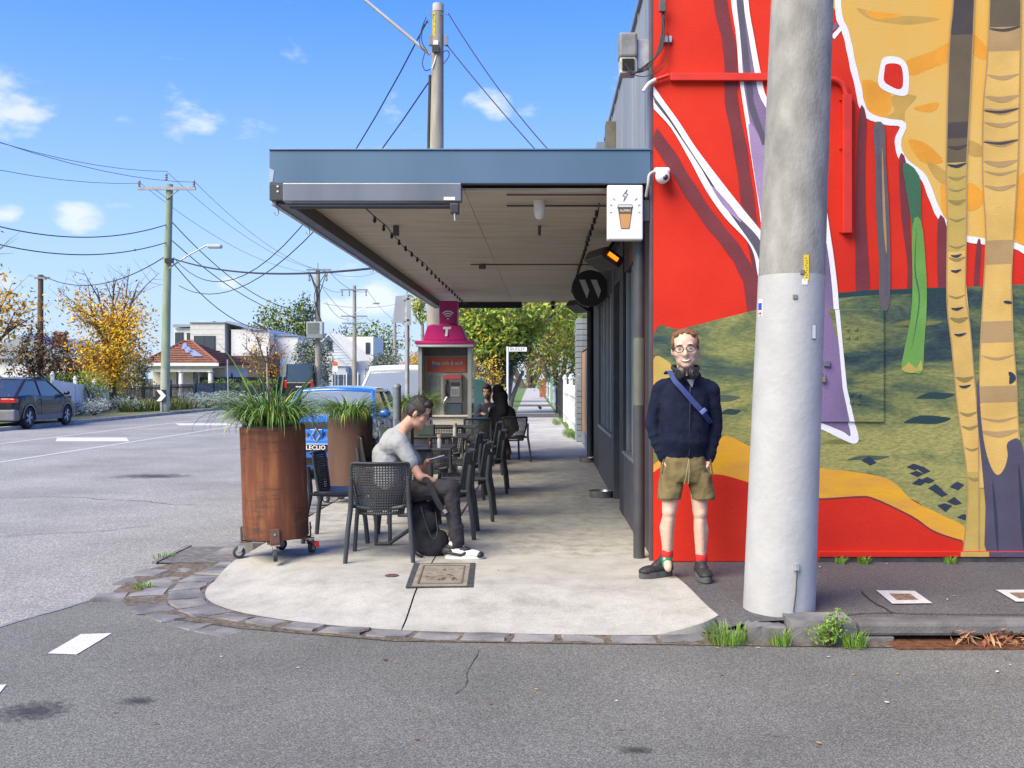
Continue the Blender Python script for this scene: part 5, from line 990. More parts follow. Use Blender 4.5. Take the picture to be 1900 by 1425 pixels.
# bollard, road sign seen from behind
bo = thing('bollard', 'grey blue round steel bollard between the planters and the booth', 'bollard', (-2.1, 14.2, 0)); mb = MB(); mb.cyl((0, 0, 0), (0, 0, 1.33), .058, n=20); mb.build('shaft', mat('bollard_grey', (.17, .20, .23), .5, var=.08, metal=.2), bo, smooth=40); mb = MB(); mb.lathe([(.062, 1.331), (.062, 1.36), (.04, 1.39), (.001, 1.4)], n=20); mb.build('cap', MATS['bollard_grey'], bo, smooth=40)
rsg = thing('road_sign', 'back of a grey road sign on a galvanised pole beside the verandah', 'road sign', (-2.34, 17.0, 0)); mb = MB(); mb.cyl((0, 0, 0), (0, 0, 2.9), .04, n=14); mb.build('pole', gal, rsg, smooth=40)
k2 = 17.0/FPX; mb = MB(); mb.prism([((x-757)*k2, CAMH-(y-HY)*k2) for x, y in ((735, 549), (756, 547), (757, 600), (730, 598))], 'y', .045, .05); mb.build('panel', mat('sign_back', (.30, .33, .38), .5, metal=.3, var=.06), rsg); mb = MB(); mb.bx(.0, .075, -.05, -.045, CAMH+(HY-604)*k2, CAMH+(HY-552)*k2); mb.build('panel', MATS['sign_back'], rsg)
for z in (2.82, 2.46): mb = MB(); mb.box((-.01, .0, z), (.11, .1, .03)); mb.build('clamp', gal, rsg)
# ------------------------------------------------------------------ people
SKIN = mat('skin', (.60, .40, .31), .5, var=.07, vscale=14); SKIN2 = mat('skin_tan', (.52, .29, .20), .5, var=.07, vscale=14)
NAVYK = mat('navy_knit', (.008, .012, .032), .9, var=.2, vscale=9, bump=.5, bscale=110, spec=.2); KHAKI = mat('khaki_linen', (.17, .135, .062), .85, var=.16, vscale=10, bump=.45, bscale=24, spec=.2); TEE = mat('grey_tee', (.32, .33, .335), .9, var=.05, vscale=6, bump=.35, bscale=18, spec=.15); CHARP = mat('charcoal_trouser', (.032, .03, .036), .85, var=.2, vscale=7, bump=.6, bscale=20, spec=.2); BLKC = mat('black_cloth', (.030, .030, .036), .95, var=.2, vscale=8, bump=.4, bscale=30, spec=.12); DEN = mat('dark_denim', (.018, .026, .045), .85, var=.25, vscale=12, bump=.4, bscale=40); BRNP = mat('brown_trouser', (.12, .09, .06), .85, var=.15)
HAIRG = mat('hair_ginger', (.14, .062, .026), .6, col2=(.27, .135, .06), vscale=60, stretch=(4, 1, 1), bump=.8, bscale=140); HAIRB = mat('hair_dark', (.012, .010, .009), .55, col2=(.03, .024, .02), vscale=60, bump=.6, bscale=120); HAIRN = mat('hair_brown', (.03, .018, .012), .6, col2=(.06, .038, .025), vscale=60, bump=.5, bscale=120)
SHB = mat('shoe_black', (.02, .02, .022), .6, var=.2, vscale=30, bump=.3); SHG = mat('shoe_sole', (.085, .085, .088), .7, var=.15); SHW = mat('shoe_white', (.68, .68, .67), .5, var=.04); LENS = mat('spectacle_lens', (.6, .6, .6), .05, var=0, alpha=.12); LIP = mat('lip', (.46, .18, .15), .5, var=.05); TEETH = mat('teeth', (.82, .80, .74), .3, var=0); EYEW = mat('eye_white', (.42, .39, .37), .3, var=0); IRIS = mat('iris', (.05, .035, .025), .2, var=0)
def V(*a): return Vector(a)
def xf(mb, M, i0):
    """transform vertices added since i0"""
    for i in range(i0, len(mb.v)): mb.v[i] = tuple(M @ Vector(mb.v[i]))
def head_skin(mb, M, s=1.0):
    i0 = len(mb.v)
    mb.sphere((0, -.012, .045), (.076*s, .095*s, .088*s), 18); mb.sphere((0, .012, -.02), (.068*s, .078*s, .088*s), 18); mb.sphere((0, .024, -.065), (.061*s, .064*s, .058*s), 16); mb.sphere((0, .062, -.098), (.032*s, .026*s, .024*s), 12)
    mb.cone((0, .080*s, .018), (0, .106*s, -.028), .010, .014); mb.sphere((-.012, .094*s, -.031), .0095, 8); mb.sphere((.012, .094*s, -.031), .0095, 8)
    for sx in (-1, 1):
        mb.sphere((sx*.076*s, -.012, -.008), (.011, .020, .033), 12, (R(-12), 0, sx*R(18))); mb.sphere((sx*.044, .052, -.022), (.024, .024, .026), 10)
        mb.sphere((sx*.03, .073, .036), (.026, .014, .011), 10)
    mb.sphere((0, .076, -.072), (.025, .014, .010), 10)
    xf(mb, M, i0)
def hpart(M, parent, name, mats, f, smooth=60):
    mb = MB(); f(mb); xf(mb, M, 0); return mb.build(name, mats, parent, smooth=smooth)
def face(M, parent, smile=False, lid=.0, brow=HAIRN, s=1.0):
    for sx in (-1, 1):
        e = hpart(M, parent, 'eye', EYEW, lambda mb: mb.sphere((sx*.031, .0748, .012), (.0118, .0085, .0062-lid*.6), 12)); hpart(M, e, 'iris', IRIS, lambda mb: mb.sphere((sx*.031, .083, .012), (.0052, .003, .0050-lid*.5), 10))
        hpart(M, parent, 'eyebrow', brow, lambda mb: mb.tube([(sx*.014, .0885, .034), (sx*.03, .087, .0385), (sx*.048, .075, .034)], [.003, .0034, .0018], 6))
    if smile:
        m_ = hpart(M, parent, 'mouth', LIP, lambda mb: mb.tube(spline([(-.029, .075, -.060), (-.015, .086, -.067), (0, .0895, -.069), (.015, .086, -.067), (.029, .075, -.060)], 4), [.002]+[.0062]*15+[.002], 8))
        hpart(M, m_, 'teeth', TEETH, lambda mb: mb.tube(spline([(-.021, .083, -.0635), (-.011, .0895, -.0675), (0, .0925, -.0685), (.011, .0895, -.0675), (.021, .083, -.0635)], 4), [.0015]+[.0052]*15+[.0015], 8))
    else: hpart(M, parent, 'mouth', LIP, lambda mb: mb.tube(spline([(-.022, .080, -.072), (0, .0905, -.0705), (.022, .080, -.072)], 4), [.002]+[.0055]*7+[.002], 8))
def glasses(M, parent):
    g = None
    for sx in (-1, 1):
        o = hpart(M, parent if g is None else g, 'glasses' if g is None else 'rim', INK, lambda mb: mb.tube([(sx*.033+.0245*math.cos(t), .099-.010*abs(math.cos(t)*.5+.5*sx)*.6, .010+.0215*math.sin(t)) for t in [2*math.pi*i/20 for i in range(21)]], .0023, 6, cap=False))
        if g is None: g = o
        hpart(M, g, 'lens', LENS, lambda mb: mb.poly([(sx*.033+.0235*math.cos(t), .0985-.010*abs(math.cos(t)*.5+.5*sx)*.6, .010+.0205*math.sin(t)) for t in [2*math.pi*i/20 for i in range(20)]]))
        hpart(M, g, 'temple', INK, lambda mb: mb.tube([(sx*.056, .094, .017), (sx*.074, .05, .017), (sx*.082, -.02, .012)], .002, 6))
    hpart(M, g, 'bridge', INK, lambda mb: mb.tube([(-.01, .099, .016), (0, .102, .018), (.01, .099, .016)], .002, 6))
def shape_remesh(name, m, f, parent, vox=.007, sm=3, M=None, fold=None):
    mb = MB(); f(mb)
    if M is not None: xf(mb, M, 0)
    return remesh(mb, name, m, vox, sm, parent, fold)
def etube(mb, secs, n=22):
    """closed tube of elliptical sections: (x, y, z, rx, ry)"""
    k = len(secs); vs = []
    for (x, y, z, rx, ry) in secs:
        for j in range(n):
            a = 2*math.pi*j/n; c, s_ = math.cos(a), math.sin(a); p = 2/2.5
            vs.append((x+rx*math.copysign(abs(c)**p, c), y+ry*math.copysign(abs(s_)**p, s_), z))
    fs = [(i*n+j, i*n+(j+1) % n, (i+1)*n+(j+1) % n, (i+1)*n+j) for i in range(k-1) for j in range(n)]+[tuple(range(n))[::-1], tuple((k-1)*n+j for j in range(n))]
    return mb.add(vs, fs)
def shoe(parent, heel, toe, w_, m_up, m_sole, name='shoe', h=.085, stripe=None, lift=0):
    heel, toe = Vector(heel), Vector(toe); d = (toe-heel); L = d.length; d.normalize(); s_ = V(-d.y, d.x, 0); M = Matrix(((s_.x, d.x, 0, heel.x), (s_.y, d.y, 0, heel.y), (0, 0, 1, heel.z), (0, 0, 0, 1)))
    def up(mb):
        mb.sphere((0, .05, .05), (w_*.42, .06, .05), 14); mb.sphere((0, L*.36, .052), (w_*.44, .09, .045), 14); mb.sphere((0, L*.66, .042), (w_*.5, .095, .034), 14); mb.sphere((0, L*.80, .036), (w_*.47, .062, .028), 14); mb.cone((0, .06, .05), (0, .065, h+.015), w_*.40, w_*.37); mb.cone((0, .07, h), (0, L*.5, .062), w_*.33, w_*.34)
    o = shape_remesh(name, m_up, up, parent, .007, 3, M @ Matrix.Translation((0, 0, lift)))
    def so(mb):
        n = 24; pts = []
        for i in range(n):
            a = 2*math.pi*i/n; y = L*.5-.5*L*math.cos(a); x = math.sin(a)*w_*.5*(1.0 if y > L*.5 else .86); pts.append((math.copysign(abs(x)**.85*(w_*.5)**.15, x), y))
        mb.prism(pts, 'z', .0, .03+lift)
    so_ = MB(); so(so_); xf(so_, M, 0); so_.build('sole', m_sole, o, bevel=.006)
    for k in range(4):
        lb = MB(); y = .09+k*.03; z = h-.004-k*.012+lift; lb.tube([(-w_*.2, y, z-.004), (0, y+.006, z+.006), (w_*.2, y, z-.004)], .004, 6); xf(lb, M, 0); lb.build('lace', SHB if m_up is not SHB else mat('lace_grey', (.10, .10, .105), .8, var=0), o, smooth=60)
    if stripe:
        for sx in (-1, 1):
            mb = MB(); x = sx*(w_*.44+.004); mb.tube(spline([(x*.98, .03, .055), (x, L*.3, .045), (x*1.02, L*.45, .038), (x*.93, L*.56, .062)], 4), [.004]+[.011]*11+[.004], 8, flat=(.5, 1)); xf(mb, M, 0); mb.build('side_stripe', stripe, o, smooth=60)
            if sx == 1:
                for nm, c3, r3 in (('toe_guard', (0, L*.90, .033), (w_*.50, L*.11, .027)), ('heel_panel', (0, .035, .062), (w_*.46, .06, .042)), ('ankle_collar', (0, .062, h+.002), (w_*.43, .06, .028)), ('eyestay', (0, L*.42, .070), (w_*.36, .085, .036))): mb = MB(); mb.sphere(c3, r3, 16); xf(mb, M, 0); mb.build(nm, stripe, o, smooth=60)
    return o
def hand(mb, wrist, fdir, palm_n, side, curl=.5, s=1.0):
    """wrist point, finger direction, palm normal (towards which fingers curl), side vector towards thumb"""
    wrist, f, pn, sd = Vector(wrist), Vector(fdir).normalized(), Vector(palm_n).normalized(), Vector(side).normalized()
    base = wrist+f*.075*s
    mb.cone(wrist, wrist+f*.04*s+sd*.015, .021*s, .02*s); mb.cone(wrist+f*.02*s-sd*.012, base-sd*.022*s, .018*s, .012*s); mb.cone(wrist+f*.02*s+sd*.012, base+sd*.022*s, .018*s, .012*s); mb.cone(wrist+f*.03*s, base, .018*s, .013*s)
    for k, (o, L) in enumerate(((.030, .068), (.010, .078), (-.010, .072), (-.028, .056))):
        p = base+sd*o*s; d = f.copy(); r_ = .0088*s
        for seg in range(3):
            ax = curl*(.45+.25*seg); d = (d*math.cos(ax)+pn*math.sin(ax)).normalized(); q = p+d*L*s*(.45, .32, .23)[seg]; mb.cone(p, q, r_, r_*.93, 8); p = q; r_ *= .93
    p = wrist+f*.025*s+sd*.026*s; d = (sd*.8+f*.7+pn*.25).normalized(); q = p+d*.038*s; mb.cone(p, q, .0115*s, .0105*s, 8); d = (f+sd*.15+pn*.35).normalized(); mb.cone(q, q+d*.032*s, .0102*s, .0088*s, 8)

# ---- standing man in the navy jumper
YM = 7.34
man = thing('person', 'smiling person in navy zip jumper and khaki shorts standing by the red wall', 'person', (P(1270, 0, YM).x, YM, 0))
MO = Vector(man.location)
def Q(px, py, dy=0.0): v = P(px, py, YM+dy); return v-MO
hM = Matrix.Translation(Q(1272, 649, -.02)) @ Euler((R(-4), R(4), R(180-10))).to_matrix().to_4x4() @ Matrix.Diagonal((1.25, 1.14, 1.10, 1))
mb = MB(); head_skin(mb, hM, 1.0)
nk = Q(1272, 703, .03); mb.cone(Q(1271, 672, .02), nk, .062, .066)
sh = {s_: Q(px, 718, .03) for s_, px in ((-1, 1226), (1, 1318))}; el = {-1: Q(1210, 785, .06), 1: Q(1327, 786, .06)}; wr = {-1: Q(1230, 851, .0), 1: Q(1316, 851, .0)}
etube(mb, [(0.0, .03, Q(0, 850)[2], .13, .085), (.0, .03, Q(0, 800)[2], .135, .09), (.0, .03, Q(0, 740)[2], .15, .095), (.01, .03, Q(0, 712)[2], .13, .075)])
hip = {-1: Q(1248, 872, .02), 1: Q(1296, 872, .02)}; kn = {-1: Q(1241.5, 950, -.01), 1: Q(1299, 953, 0)}; an = {-1: Q(1238, 1040, .03), 1: Q(1301.5, 1048, .01)}
mb.cone(hip[-1], hip[1], .09, .09)
for s_ in (-1, 1):
    mb.cone(sh[s_]+V(0, 0, -.02), el[s_], .042, .037); mb.cone(el[s_], wr[s_], .036, .027); mb.cone(nk+V(0, 0, -.06), sh[s_]+V(0, 0, -.03), .045, .04)
    hand(mb, wr[s_], (s_*-.42, -.02, -1), (-s_*.5, .3, 0), (s_*.2, -1, 0), .15)
    mb.cone(hip[s_], kn[s_], .085, .054); mb.sphere(kn[s_]+V(0, -.016, .005), (.046, .046, .055), 14); mid = kn[s_].lerp(an[s_], .34)+V(s_*.008, .022, 0); mb.cone(kn[s_]+V(0, .004, -.03), mid, .048, .058); mb.cone(mid, kn[s_].lerp(an[s_], .7)+V(0, .01, 0), .056, .043); mb.cone(kn[s_].lerp(an[s_], .7)+V(0, .01, 0), an[s_], .043, .036); mb.cone(kn[s_]+V(0, -.02, -.05), an[s_]+V(0, -.012, .05), .034, .028)
    mb.cone(an[s_], an[s_]+V(0, -.06, -.045), .036, .03)
remesh(mb, 'body', SKIN, .0085, 7, man)
face(hM, man, True, .0015, HAIRG); glasses(hM, man)
def hair_g(mb):
    mb.sphere((0, -.026, .060), (.0815, .092, .083), 18); mb.sphere((0, -.045, .02), (.080, .066, .075), 16)
    for sx in (-1, 1): mb.sphere((sx*.068, .0, .045), (.015, .05, .042), 12); mb.sphere((sx*.073, -.012, .01), (.008, .028, .03), 10)
    for k in range(11): a = -1.0+k*.2; mb.cone((.058*math.sin(a), .040+.006*math.cos(k*2.1), .116-.016*a*a), (.076*math.sin(a), -.06, .128-.03*a*a), .011, .014)
shape_remesh('hair', HAIRG, hair_g, man, .005, 1, hM, (.018, .012))
# jumper
mb = MB(); zc = lambda py: Q(0, py)[2]
etube(mb, [(.0, .02, zc(848), .150, .112), (.0, .02, zc(838), .160, .122), (.0, .01, zc(820), .176, .138), (-.002, .01, zc(790), .176, .136), (-.004, .015, zc(755), .180, .132), (-.002, .02, zc(730), .180, .12), (0, .03, zc(712), .14, .10), (.002, .03, zc(699), .088, .085)])
for s_ in (-1, 1):
    mb.cone(nk+V(s_*.02, .005, -.03), sh[s_]+V(-s_*.01, 0, -.012), .072, .066); mb.cone(sh[s_]+V(-s_*.035, 0, .0), sh[s_]+V(s_*.006, 0, -.03), .066, .068); mb.cone(sh[s_]+V(s_*.006, 0, -.03), el[s_]+V(0, 0, -.0), .066, .057); mb.cone(el[s_], wr[s_]+V(s_*.006, 0, .035), .057, .048); mb.cone(wr[s_]+V(s_*.004, 0, .035), wr[s_]+V(0, 0, .002), .044, .040)
    for k in range(3): p = el[s_].lerp(wr[s_], .3+.22*k); mb.sphere(p+V(s_*.006, -.01, 0), (.058-.004*k, .056, .014), 12, (0, s_*R(25), 0))
jp = remesh(mb, 'jumper', NAVYK, .009, 3, man, (.11, .022))
mb = MB(); mb.tube([Q(1272+40*math.cos(t)*.64, 700+6*math.sin(t)-4*abs(math.sin(t*.5)), .03+.075*math.sin(t)*-1) for t in [R(-60)+R(300)*i/18 for i in range(19)]], .021, 8, flat=(.55, 1.3)); mb.build('collar', NAVYK, jp, smooth=60)
fy = -.128
mb = MB(); mb.tube([Q(1281, 716, -.098), Q(1280.5, 740, fy), Q(1280, 790, fy-.004), Q(1279, 846, fy+.028)], .0045, 6); mb.build('zip', mat('zip_dark', (.02, .025, .05), .4, metal=.3, var=0), jp, smooth=60)
mb = MB(); mb.prism([(Q(1271, 0)[0], zc(704)), (Q(1285, 0)[0], zc(704)), (Q(1281, 0)[0], zc(719))], 'y', -.088, -.075); mb.build('undershirt', TEE, jp)
etm = MB(); etube(etm, [(.0, .02, zc(851), .148, .11), (.0, .02, zc(846), .153, .115), (.0, .02, zc(837), .158, .121), (.0, .02, zc(834), .157, .12)]); etm.build('hem_band', NAVYK, jp, smooth=60)
# shorts
def shorts(mb):
    etube(mb, [(.0, .02, zc(842), .146, .108), (.0, .02, zc(856), .166, .12), (.0, .02, zc(875), .180, .128), (.0, .02, zc(893), .178, .12)])
    for s_, px in ((-1, 1242), (1, 1305)):
        a, b = hip[s_]+V(0, 0, -.02), Q(px, 926, .0); etube(mb, [(a.x, a.y, a.z, .092, .108), (a.x*.4+b.x*.6, .01, a.z*.4+b.z*.6, .088, .10), (b.x, b.y, b.z+.02, .086, .092), (b.x, b.y, b.z, .084, .09)])
sh_ = shape_remesh('shorts', KHAKI, shorts, man, .0085, 2, None, (.07, .02))
for dx in (-2.5, 2): mb = MB(); mb.tube(spline([Q(1278, 852, -.125), Q(1277+dx, 875, -.14), Q(1274+dx*1.6, 898, -.125)], 4), .004, 6); mb.build('drawstring', mat('cord_khaki', (.26, .22, .12), .8, var=.1), sh_, smooth=60)
for s_, px in ((-1, 1232), (1, 1318)): mb = MB(); mb.tube([Q(px, 852, -.09), Q(px-s_*-4, 880, -.105)], .006, 6); mb.build('pocket_seam', mat('khaki_dark', (.11, .09, .042), .9, var=.1), sh_, smooth=60)  # darker khaki for the pocket seams
# socks, shoes
for s_ in (-1, 1):
    a = an[s_]; sk = MB(); sk.cone(a+V(0, 0, .035), a+V(0, -.005, -.03), .041, .043); so2 = remesh(sk, 'sock', mat('sock_green', (.01, .22, .09), .85, col2=(.55, .50, .46), vscale=28, ramp=(.55, .6)), .006, 2, man)
    mb = MB(); mb.lathe([(.0415, .028), (.043, .034), (.043, .075), (.040, .08)], (a.x, a.y, a.z), 18); mb.build('sock_cuff', mat('sock_red', (.52, .02, .02), .85, var=.1), so2, smooth=60)
shoe(man, Q(1252, 1062, .06)*1 if 0 else V(Q(1250, 0)[0], .10, .0), V(Q(1186, 0)[0], -.03, .0), .112, SHB, SHG, h=.105, lift=.016)
shoe(man, V(Q(1300, 0)[0], .09, 0), V(Q(1304, 0)[0], -.21, 0), .114, SHB, SHG, h=.105, lift=.016)
# headphones round the neck
hp = thing('headphones', 'black over-ear headphones hung round the neck of the standing person', 'headphones', tuple(MO+Q(1272, 695))); HO = Vector(hp.location)-MO
def HQ(px, py, dy): return Q(px, py, dy)-HO
hb = MB(); hb.tube(spline([HQ(1258, 690, -.10), HQ(1247, 682, -.02), HQ(1252, 680, .07), HQ(1272, 680, .10), HQ(1292, 680, .07), HQ(1297, 682, -.02), HQ(1288, 690, -.10)], 5), .012, 8, flat=(.7, 1.2)); hb.build('headband', INK, hp, smooth=60)
for s_, px in ((-1, 1262), (1, 1286)):
    c = HQ(px, 692, -.125); d = V(s_*-.55, -1, .15).normalized(); d = V(-.55, -.8, .05).normalized() if s_ < 0 else V(.35, -.9, .05).normalized()
    mb = MB(); mb.tube([c-d*.022, c-d*.012, c+d*.014, c+d*.022], [.030, .042, .043, .032], 18); e = mb.build('ear_cup', mat('cup_black', (.018, .018, .02), .4, var=0), hp, smooth=40); mb = MB(); mb.tube([c+d*.0225, c+d*.025], [.025, .024], 18, cap=False); mb.build('cup_ring', MATS['steel'], e)
    mb = MB(); mb.tube([c+d*.018, c+d*.0235], [.02, .02], 16); mb.build('cup_face', DARK, e)
# crossbody strap
sb = thing('crossbody_bag', 'blue crossbody strap over the navy jumper', 'bag', tuple(MO+Q(1268, 730))); SO = Vector(sb.location)-MO
def strap(pts, w_, name, m, parent, O, t=.003):
    q = [Vector(p)-O for p in spline(pts, 5)]; mb = MB(); n = len(q); vs = []
    for i in range(n):
        d = (q[min(i+1, n-1)]-q[max(0, i-1)]).normalized(); nrm_ = V(0, -1, 0) if abs(d.y) < .9 else V(0, 0, 1); s_ = d.cross(nrm_).normalized(); up = s_.cross(d).normalized()
        for a, b in ((-1, -1), (1, -1), (1, 1), (-1, 1)): vs.append(q[i]+s_*a*w_/2+up*b*t)
    fs = [(i*4+j, i*4+(j+1) % 4, (i+1)*4+(j+1) % 4, (i+1)*4+j) for i in range(n-1) for j in range(4)]; mb.add(vs, fs); return mb.build(name, m, parent, smooth=50)
BLS = mat('strap_blue', (.022, .04, .17), .75, var=.1, vscale=30)
strap([Q(1236, 694, .08), Q(1238, 690, .02), Q(1243, 690, -.045), Q(1252, 706, -.108), Q(1266, 722, -.131), Q(1286, 745, -.136), Q(1304, 765, -.128), Q(1314, 778, -.075), Q(1318, 785, .0)], .038, 'strap', BLS, sb, SO)
mb = MB(); mb.box(Q(1305, 763, -.140)-SO, (.05, .012, .03), (0, R(-42), 0)); mb.build('buckle', mat('buckle_blue', (.10, .16, .38), .4, var=0), sb, bevel=.004)
mb = MB(); mb.box(V(.02, .24, -.35), (.24, .09, .18)); mb.build('pouch', BLS, sb, bevel=.03)

# ---- seated man in the grey tee, looking at his phone
YS = 8.30
sm_ = thing('person', 'seated person in grey tee and glasses looking down at a phone', 'person', (P(720, 0, YS).x, YS, 0)); SMO = Vector(sm_.location)
def T(px, py, dy=0.0): return P(px, py, YS+dy)-SMO
hM2 = Matrix.Translation(T(777, 766, .02)) @ Euler((0, R(0), R(-90-4))).to_matrix().to_4x4() @ Euler((R(-27), R(4), 0)).to_matrix().to_4x4() @ Matrix.Scale(1.03, 4)
mb = MB(); head_skin(mb, hM2, 1.0); nk = T(747, 797, .03); mb.cone(T(768, 775, .02), nk, .052, .056)
pel = T(724, 905, .03); ch = T(722, 845, .03); mb.cone(pel, ch, .11, .115); mb.cone(ch, T(733, 818, .03), .115, .09)
shn, shf = T(742, 822, -.13), T(744, 818, .19); eln, elf = T(779, 884, -.17), T(786, 882, .21); wrn, wrf = T(812, 897, -.1), T(793, 856, .12)
for a, b, c in ((shn, eln, wrn), (shf, elf, wrf)): mb.cone(nk, a, .045, .048); mb.cone(a, b, .045, .037); mb.cone(b, b.lerp(c, .35), .037, .037); mb.cone(b.lerp(c, .35), c, .037, .026)
hand(mb, wrn, (1, .25, -.35), (.1, .2, -1), (0, .9, .3), .5); hand(mb, wrf, (.75, -.55, .12), (.1, .25, 1), (.5, .8, .1), .55)
hn, hf = T(728, 914, -.05), T(728, 914, .13); knn, knf = T(838, 905, -.12), T(822, 903, .15); ann, anf = T(850, 1010, -.16), T(788, 1008, .10)
for a, b, c in ((hn, knn, ann), (hf, knf, anf)): mb.cone(a, b, .075, .055); mb.cone(b, c, .05, .037); mb.cone(c, c+V(.05, 0, -.04), .035, .03)
remesh(mb, 'body', SKIN2, .0085, 3, sm_)
face(hM2, sm_, False, .003, HAIRB); glasses(hM2, sm_)
def hair_b(mb):
    mb.sphere((0, -.022, .062), (.081, .092, .078), 18); mb.sphere((0, -.055, .015), (.078, .058, .075), 16); mb.sphere((0, .038, .098), (.066, .045, .036), 14)
    for sx in (-1, 1): mb.sphere((sx*.069, .0, .05), (.015, .055, .042), 12); mb.sphere((sx*.073, .012, .008), (.007, .018, .03), 10); mb.sphere((sx*.066, -.045, -.0), (.016, .03, .05), 10)
    rr = random.Random(1)
    for k in range(60): a, b = rr.uniform(-1.1, 1.1), rr.uniform(-.8, .95); mb.sphere((.07*math.sin(a), -.02+.075*math.sin(b), .060+.076*math.cos(a)*math.cos(b)), .008, 8)
shape_remesh('hair', HAIRB, hair_b, sm_, .005, 2, hM2, (.012, .005))
def tee(mb):
    mb.cone(pel+V(-.01, 0, .02), ch+V(-.005, 0, 0), .128, .138); mb.cone(pel+V(-.005, -.06, .02), ch+V(0, -.05, 0), .11, .115); mb.cone(pel+V(-.005, .06, .02), ch+V(0, .05, 0), .11, .115); mb.cone(ch, T(730, 822, .03), .135, .11); mb.cone(T(727, 826, -.06), T(732, 818, .13), .108, .108); mb.cone(T(733, 815, .03), T(745, 797, .03), .10, .06)
    for a, b in ((shn, eln), (shf, elf)): mb.cone(a+V(-.01, 0, .0), a.lerp(b, .5), .078, .066); mb.cone(T(733, 815, .03), a, .085, .075); mb.cone(a.lerp(b, .5), a.lerp(b, .58), .066, .064)
shape_remesh('tee_shirt', TEE, tee, sm_, .0095, 4, None, (.10, .022))
def trs(mb):
    mb.cone(pel+V(-.02, -.05, -.03), pel+V(-.02, .05, -.03), .125, .125)
    for a, b, c in ((hn, knn, ann), (hf, knf, anf)):
        mb.cone(a, b, .102, .075); mb.sphere(b, (.074, .074, .074), 14); mb.cone(b, b.lerp(c, .5)+V(-.01, 0, 0), .072, .064); mb.cone(b.lerp(c, .5)+V(-.01, 0, 0), c+V(-.005, 0, .01), .064, .060)
        for k in range(4): p = b.lerp(c, .62+.11*k); mb.sphere(p, (.066, .064, .012), 12, (0, R(20*(-1)**k), 0))
        for k in range(3): p = a.lerp(b, .55+.14*k); mb.sphere(p, (.014, .083-.004*k, .085-.005*k), 12, (0, R(15), 0))
shape_remesh('trousers', CHARP, trs, sm_, .0095, 3, None, (.07, .022))
gz = -.0
shoe(sm_, V(T(829, 0)[0], -.16, 0), V(T(900, 0)[0], -.18, 0), .104, SHW, SHW, stripe=SHB, h=.095); shoe(sm_, V(T(770, 0)[0], .11, 0), V(T(836, 0)[0], .13, 0), .104, SHW, SHW, stripe=SHB, h=.095)
mb = MB(); mb.tube([wrf+V(-.02, .0, -.028), wrf+V(-.02, .02, 0), wrf+V(-.02, 0, .028)], .01, 6); mb.build('watch', INK, sm_)
ph_ = thing('mobile_phone', 'blue edged mobile phone held in the seated hand', 'phone', tuple(SMO+T(812, 851, .045))); mb = MB(); mb.box((0, 0, 0), (.145, .07, .009), (R(-18), R(-16), R(-8))); mb.build('case', mat('phone_blue', (.07, .12, .26), .3, var=.05), ph_, bevel=.004); mb = MB(); mb.box((-.0015, -.002, .0055), (.135, .062, .0015), (R(-18), R(-16), R(-8))); mb.build('screen', GLASS, ph_)
# backpack between his feet
bp_ = thing('backpack', 'black backpack on the ground between the legs of the seated person', 'backpack', tuple(SMO+T(795, 0, -.02)*1)); bp_.location.z = 0; BO = Vector(bp_.location)-SMO
def bag(mb):
    c = lambda px, py, dy=0: T(px, py, dy)-BO
    mb.cone(c(783, 945), c(800, 1012), .085, .105); mb.cone(c(800, 1012), c(805, 1018), .105, .10); mb.cone(c(775, 955), c(788, 1010), .07, .09); mb.sphere(c(815, 1006, -.05), (.085, .07, .10), 14); mb.sphere(c(800, 1000, .03), (.1, .09, .12), 14); mb.sphere(c(795, 970, -.08), (.075, .05, .1), 14)
bk = shape_remesh('pack', BLKC, bag, bp_, .010, 3, None, (.09, .015))
strap([T(783, 893, -.19), T(792, 890, -.20), T(800, 905, -.20), T(814, 935, -.205), T(830, 955, -.20), T(846, 985, -.185), T(858, 1010, -.17)], .045, 'strap', BLKC, bp_, BO); mb = MB(); mb.box(T(826, 949, -.212)-BO, (.03, .012, .035), (0, R(-35), 0)); mb.build('buckle', mat('buckle_grey', (.2, .2, .21), .4, var=.1), bp_, bevel=.003)
strap([T(763, 960, -.1), T(765, 1000, -.14), T(770, 1025, -.15), T(785, 1034, -.14)], .02, 'loose_strap', BLKC, bp_, BO)
mb = MB(); mb.tube(spline([T(781, 940, -.1)-BO, T(795, 985, -.175)-BO, T(806, 1000, -.185)-BO, T(812, 985, -.175)-BO, T(808, 950, -.12)-BO], 5), .006, 6); mb.build('zip_seam', mat('seam_dark', (.03, .03, .034), .6, var=0), bp_, smooth=60)

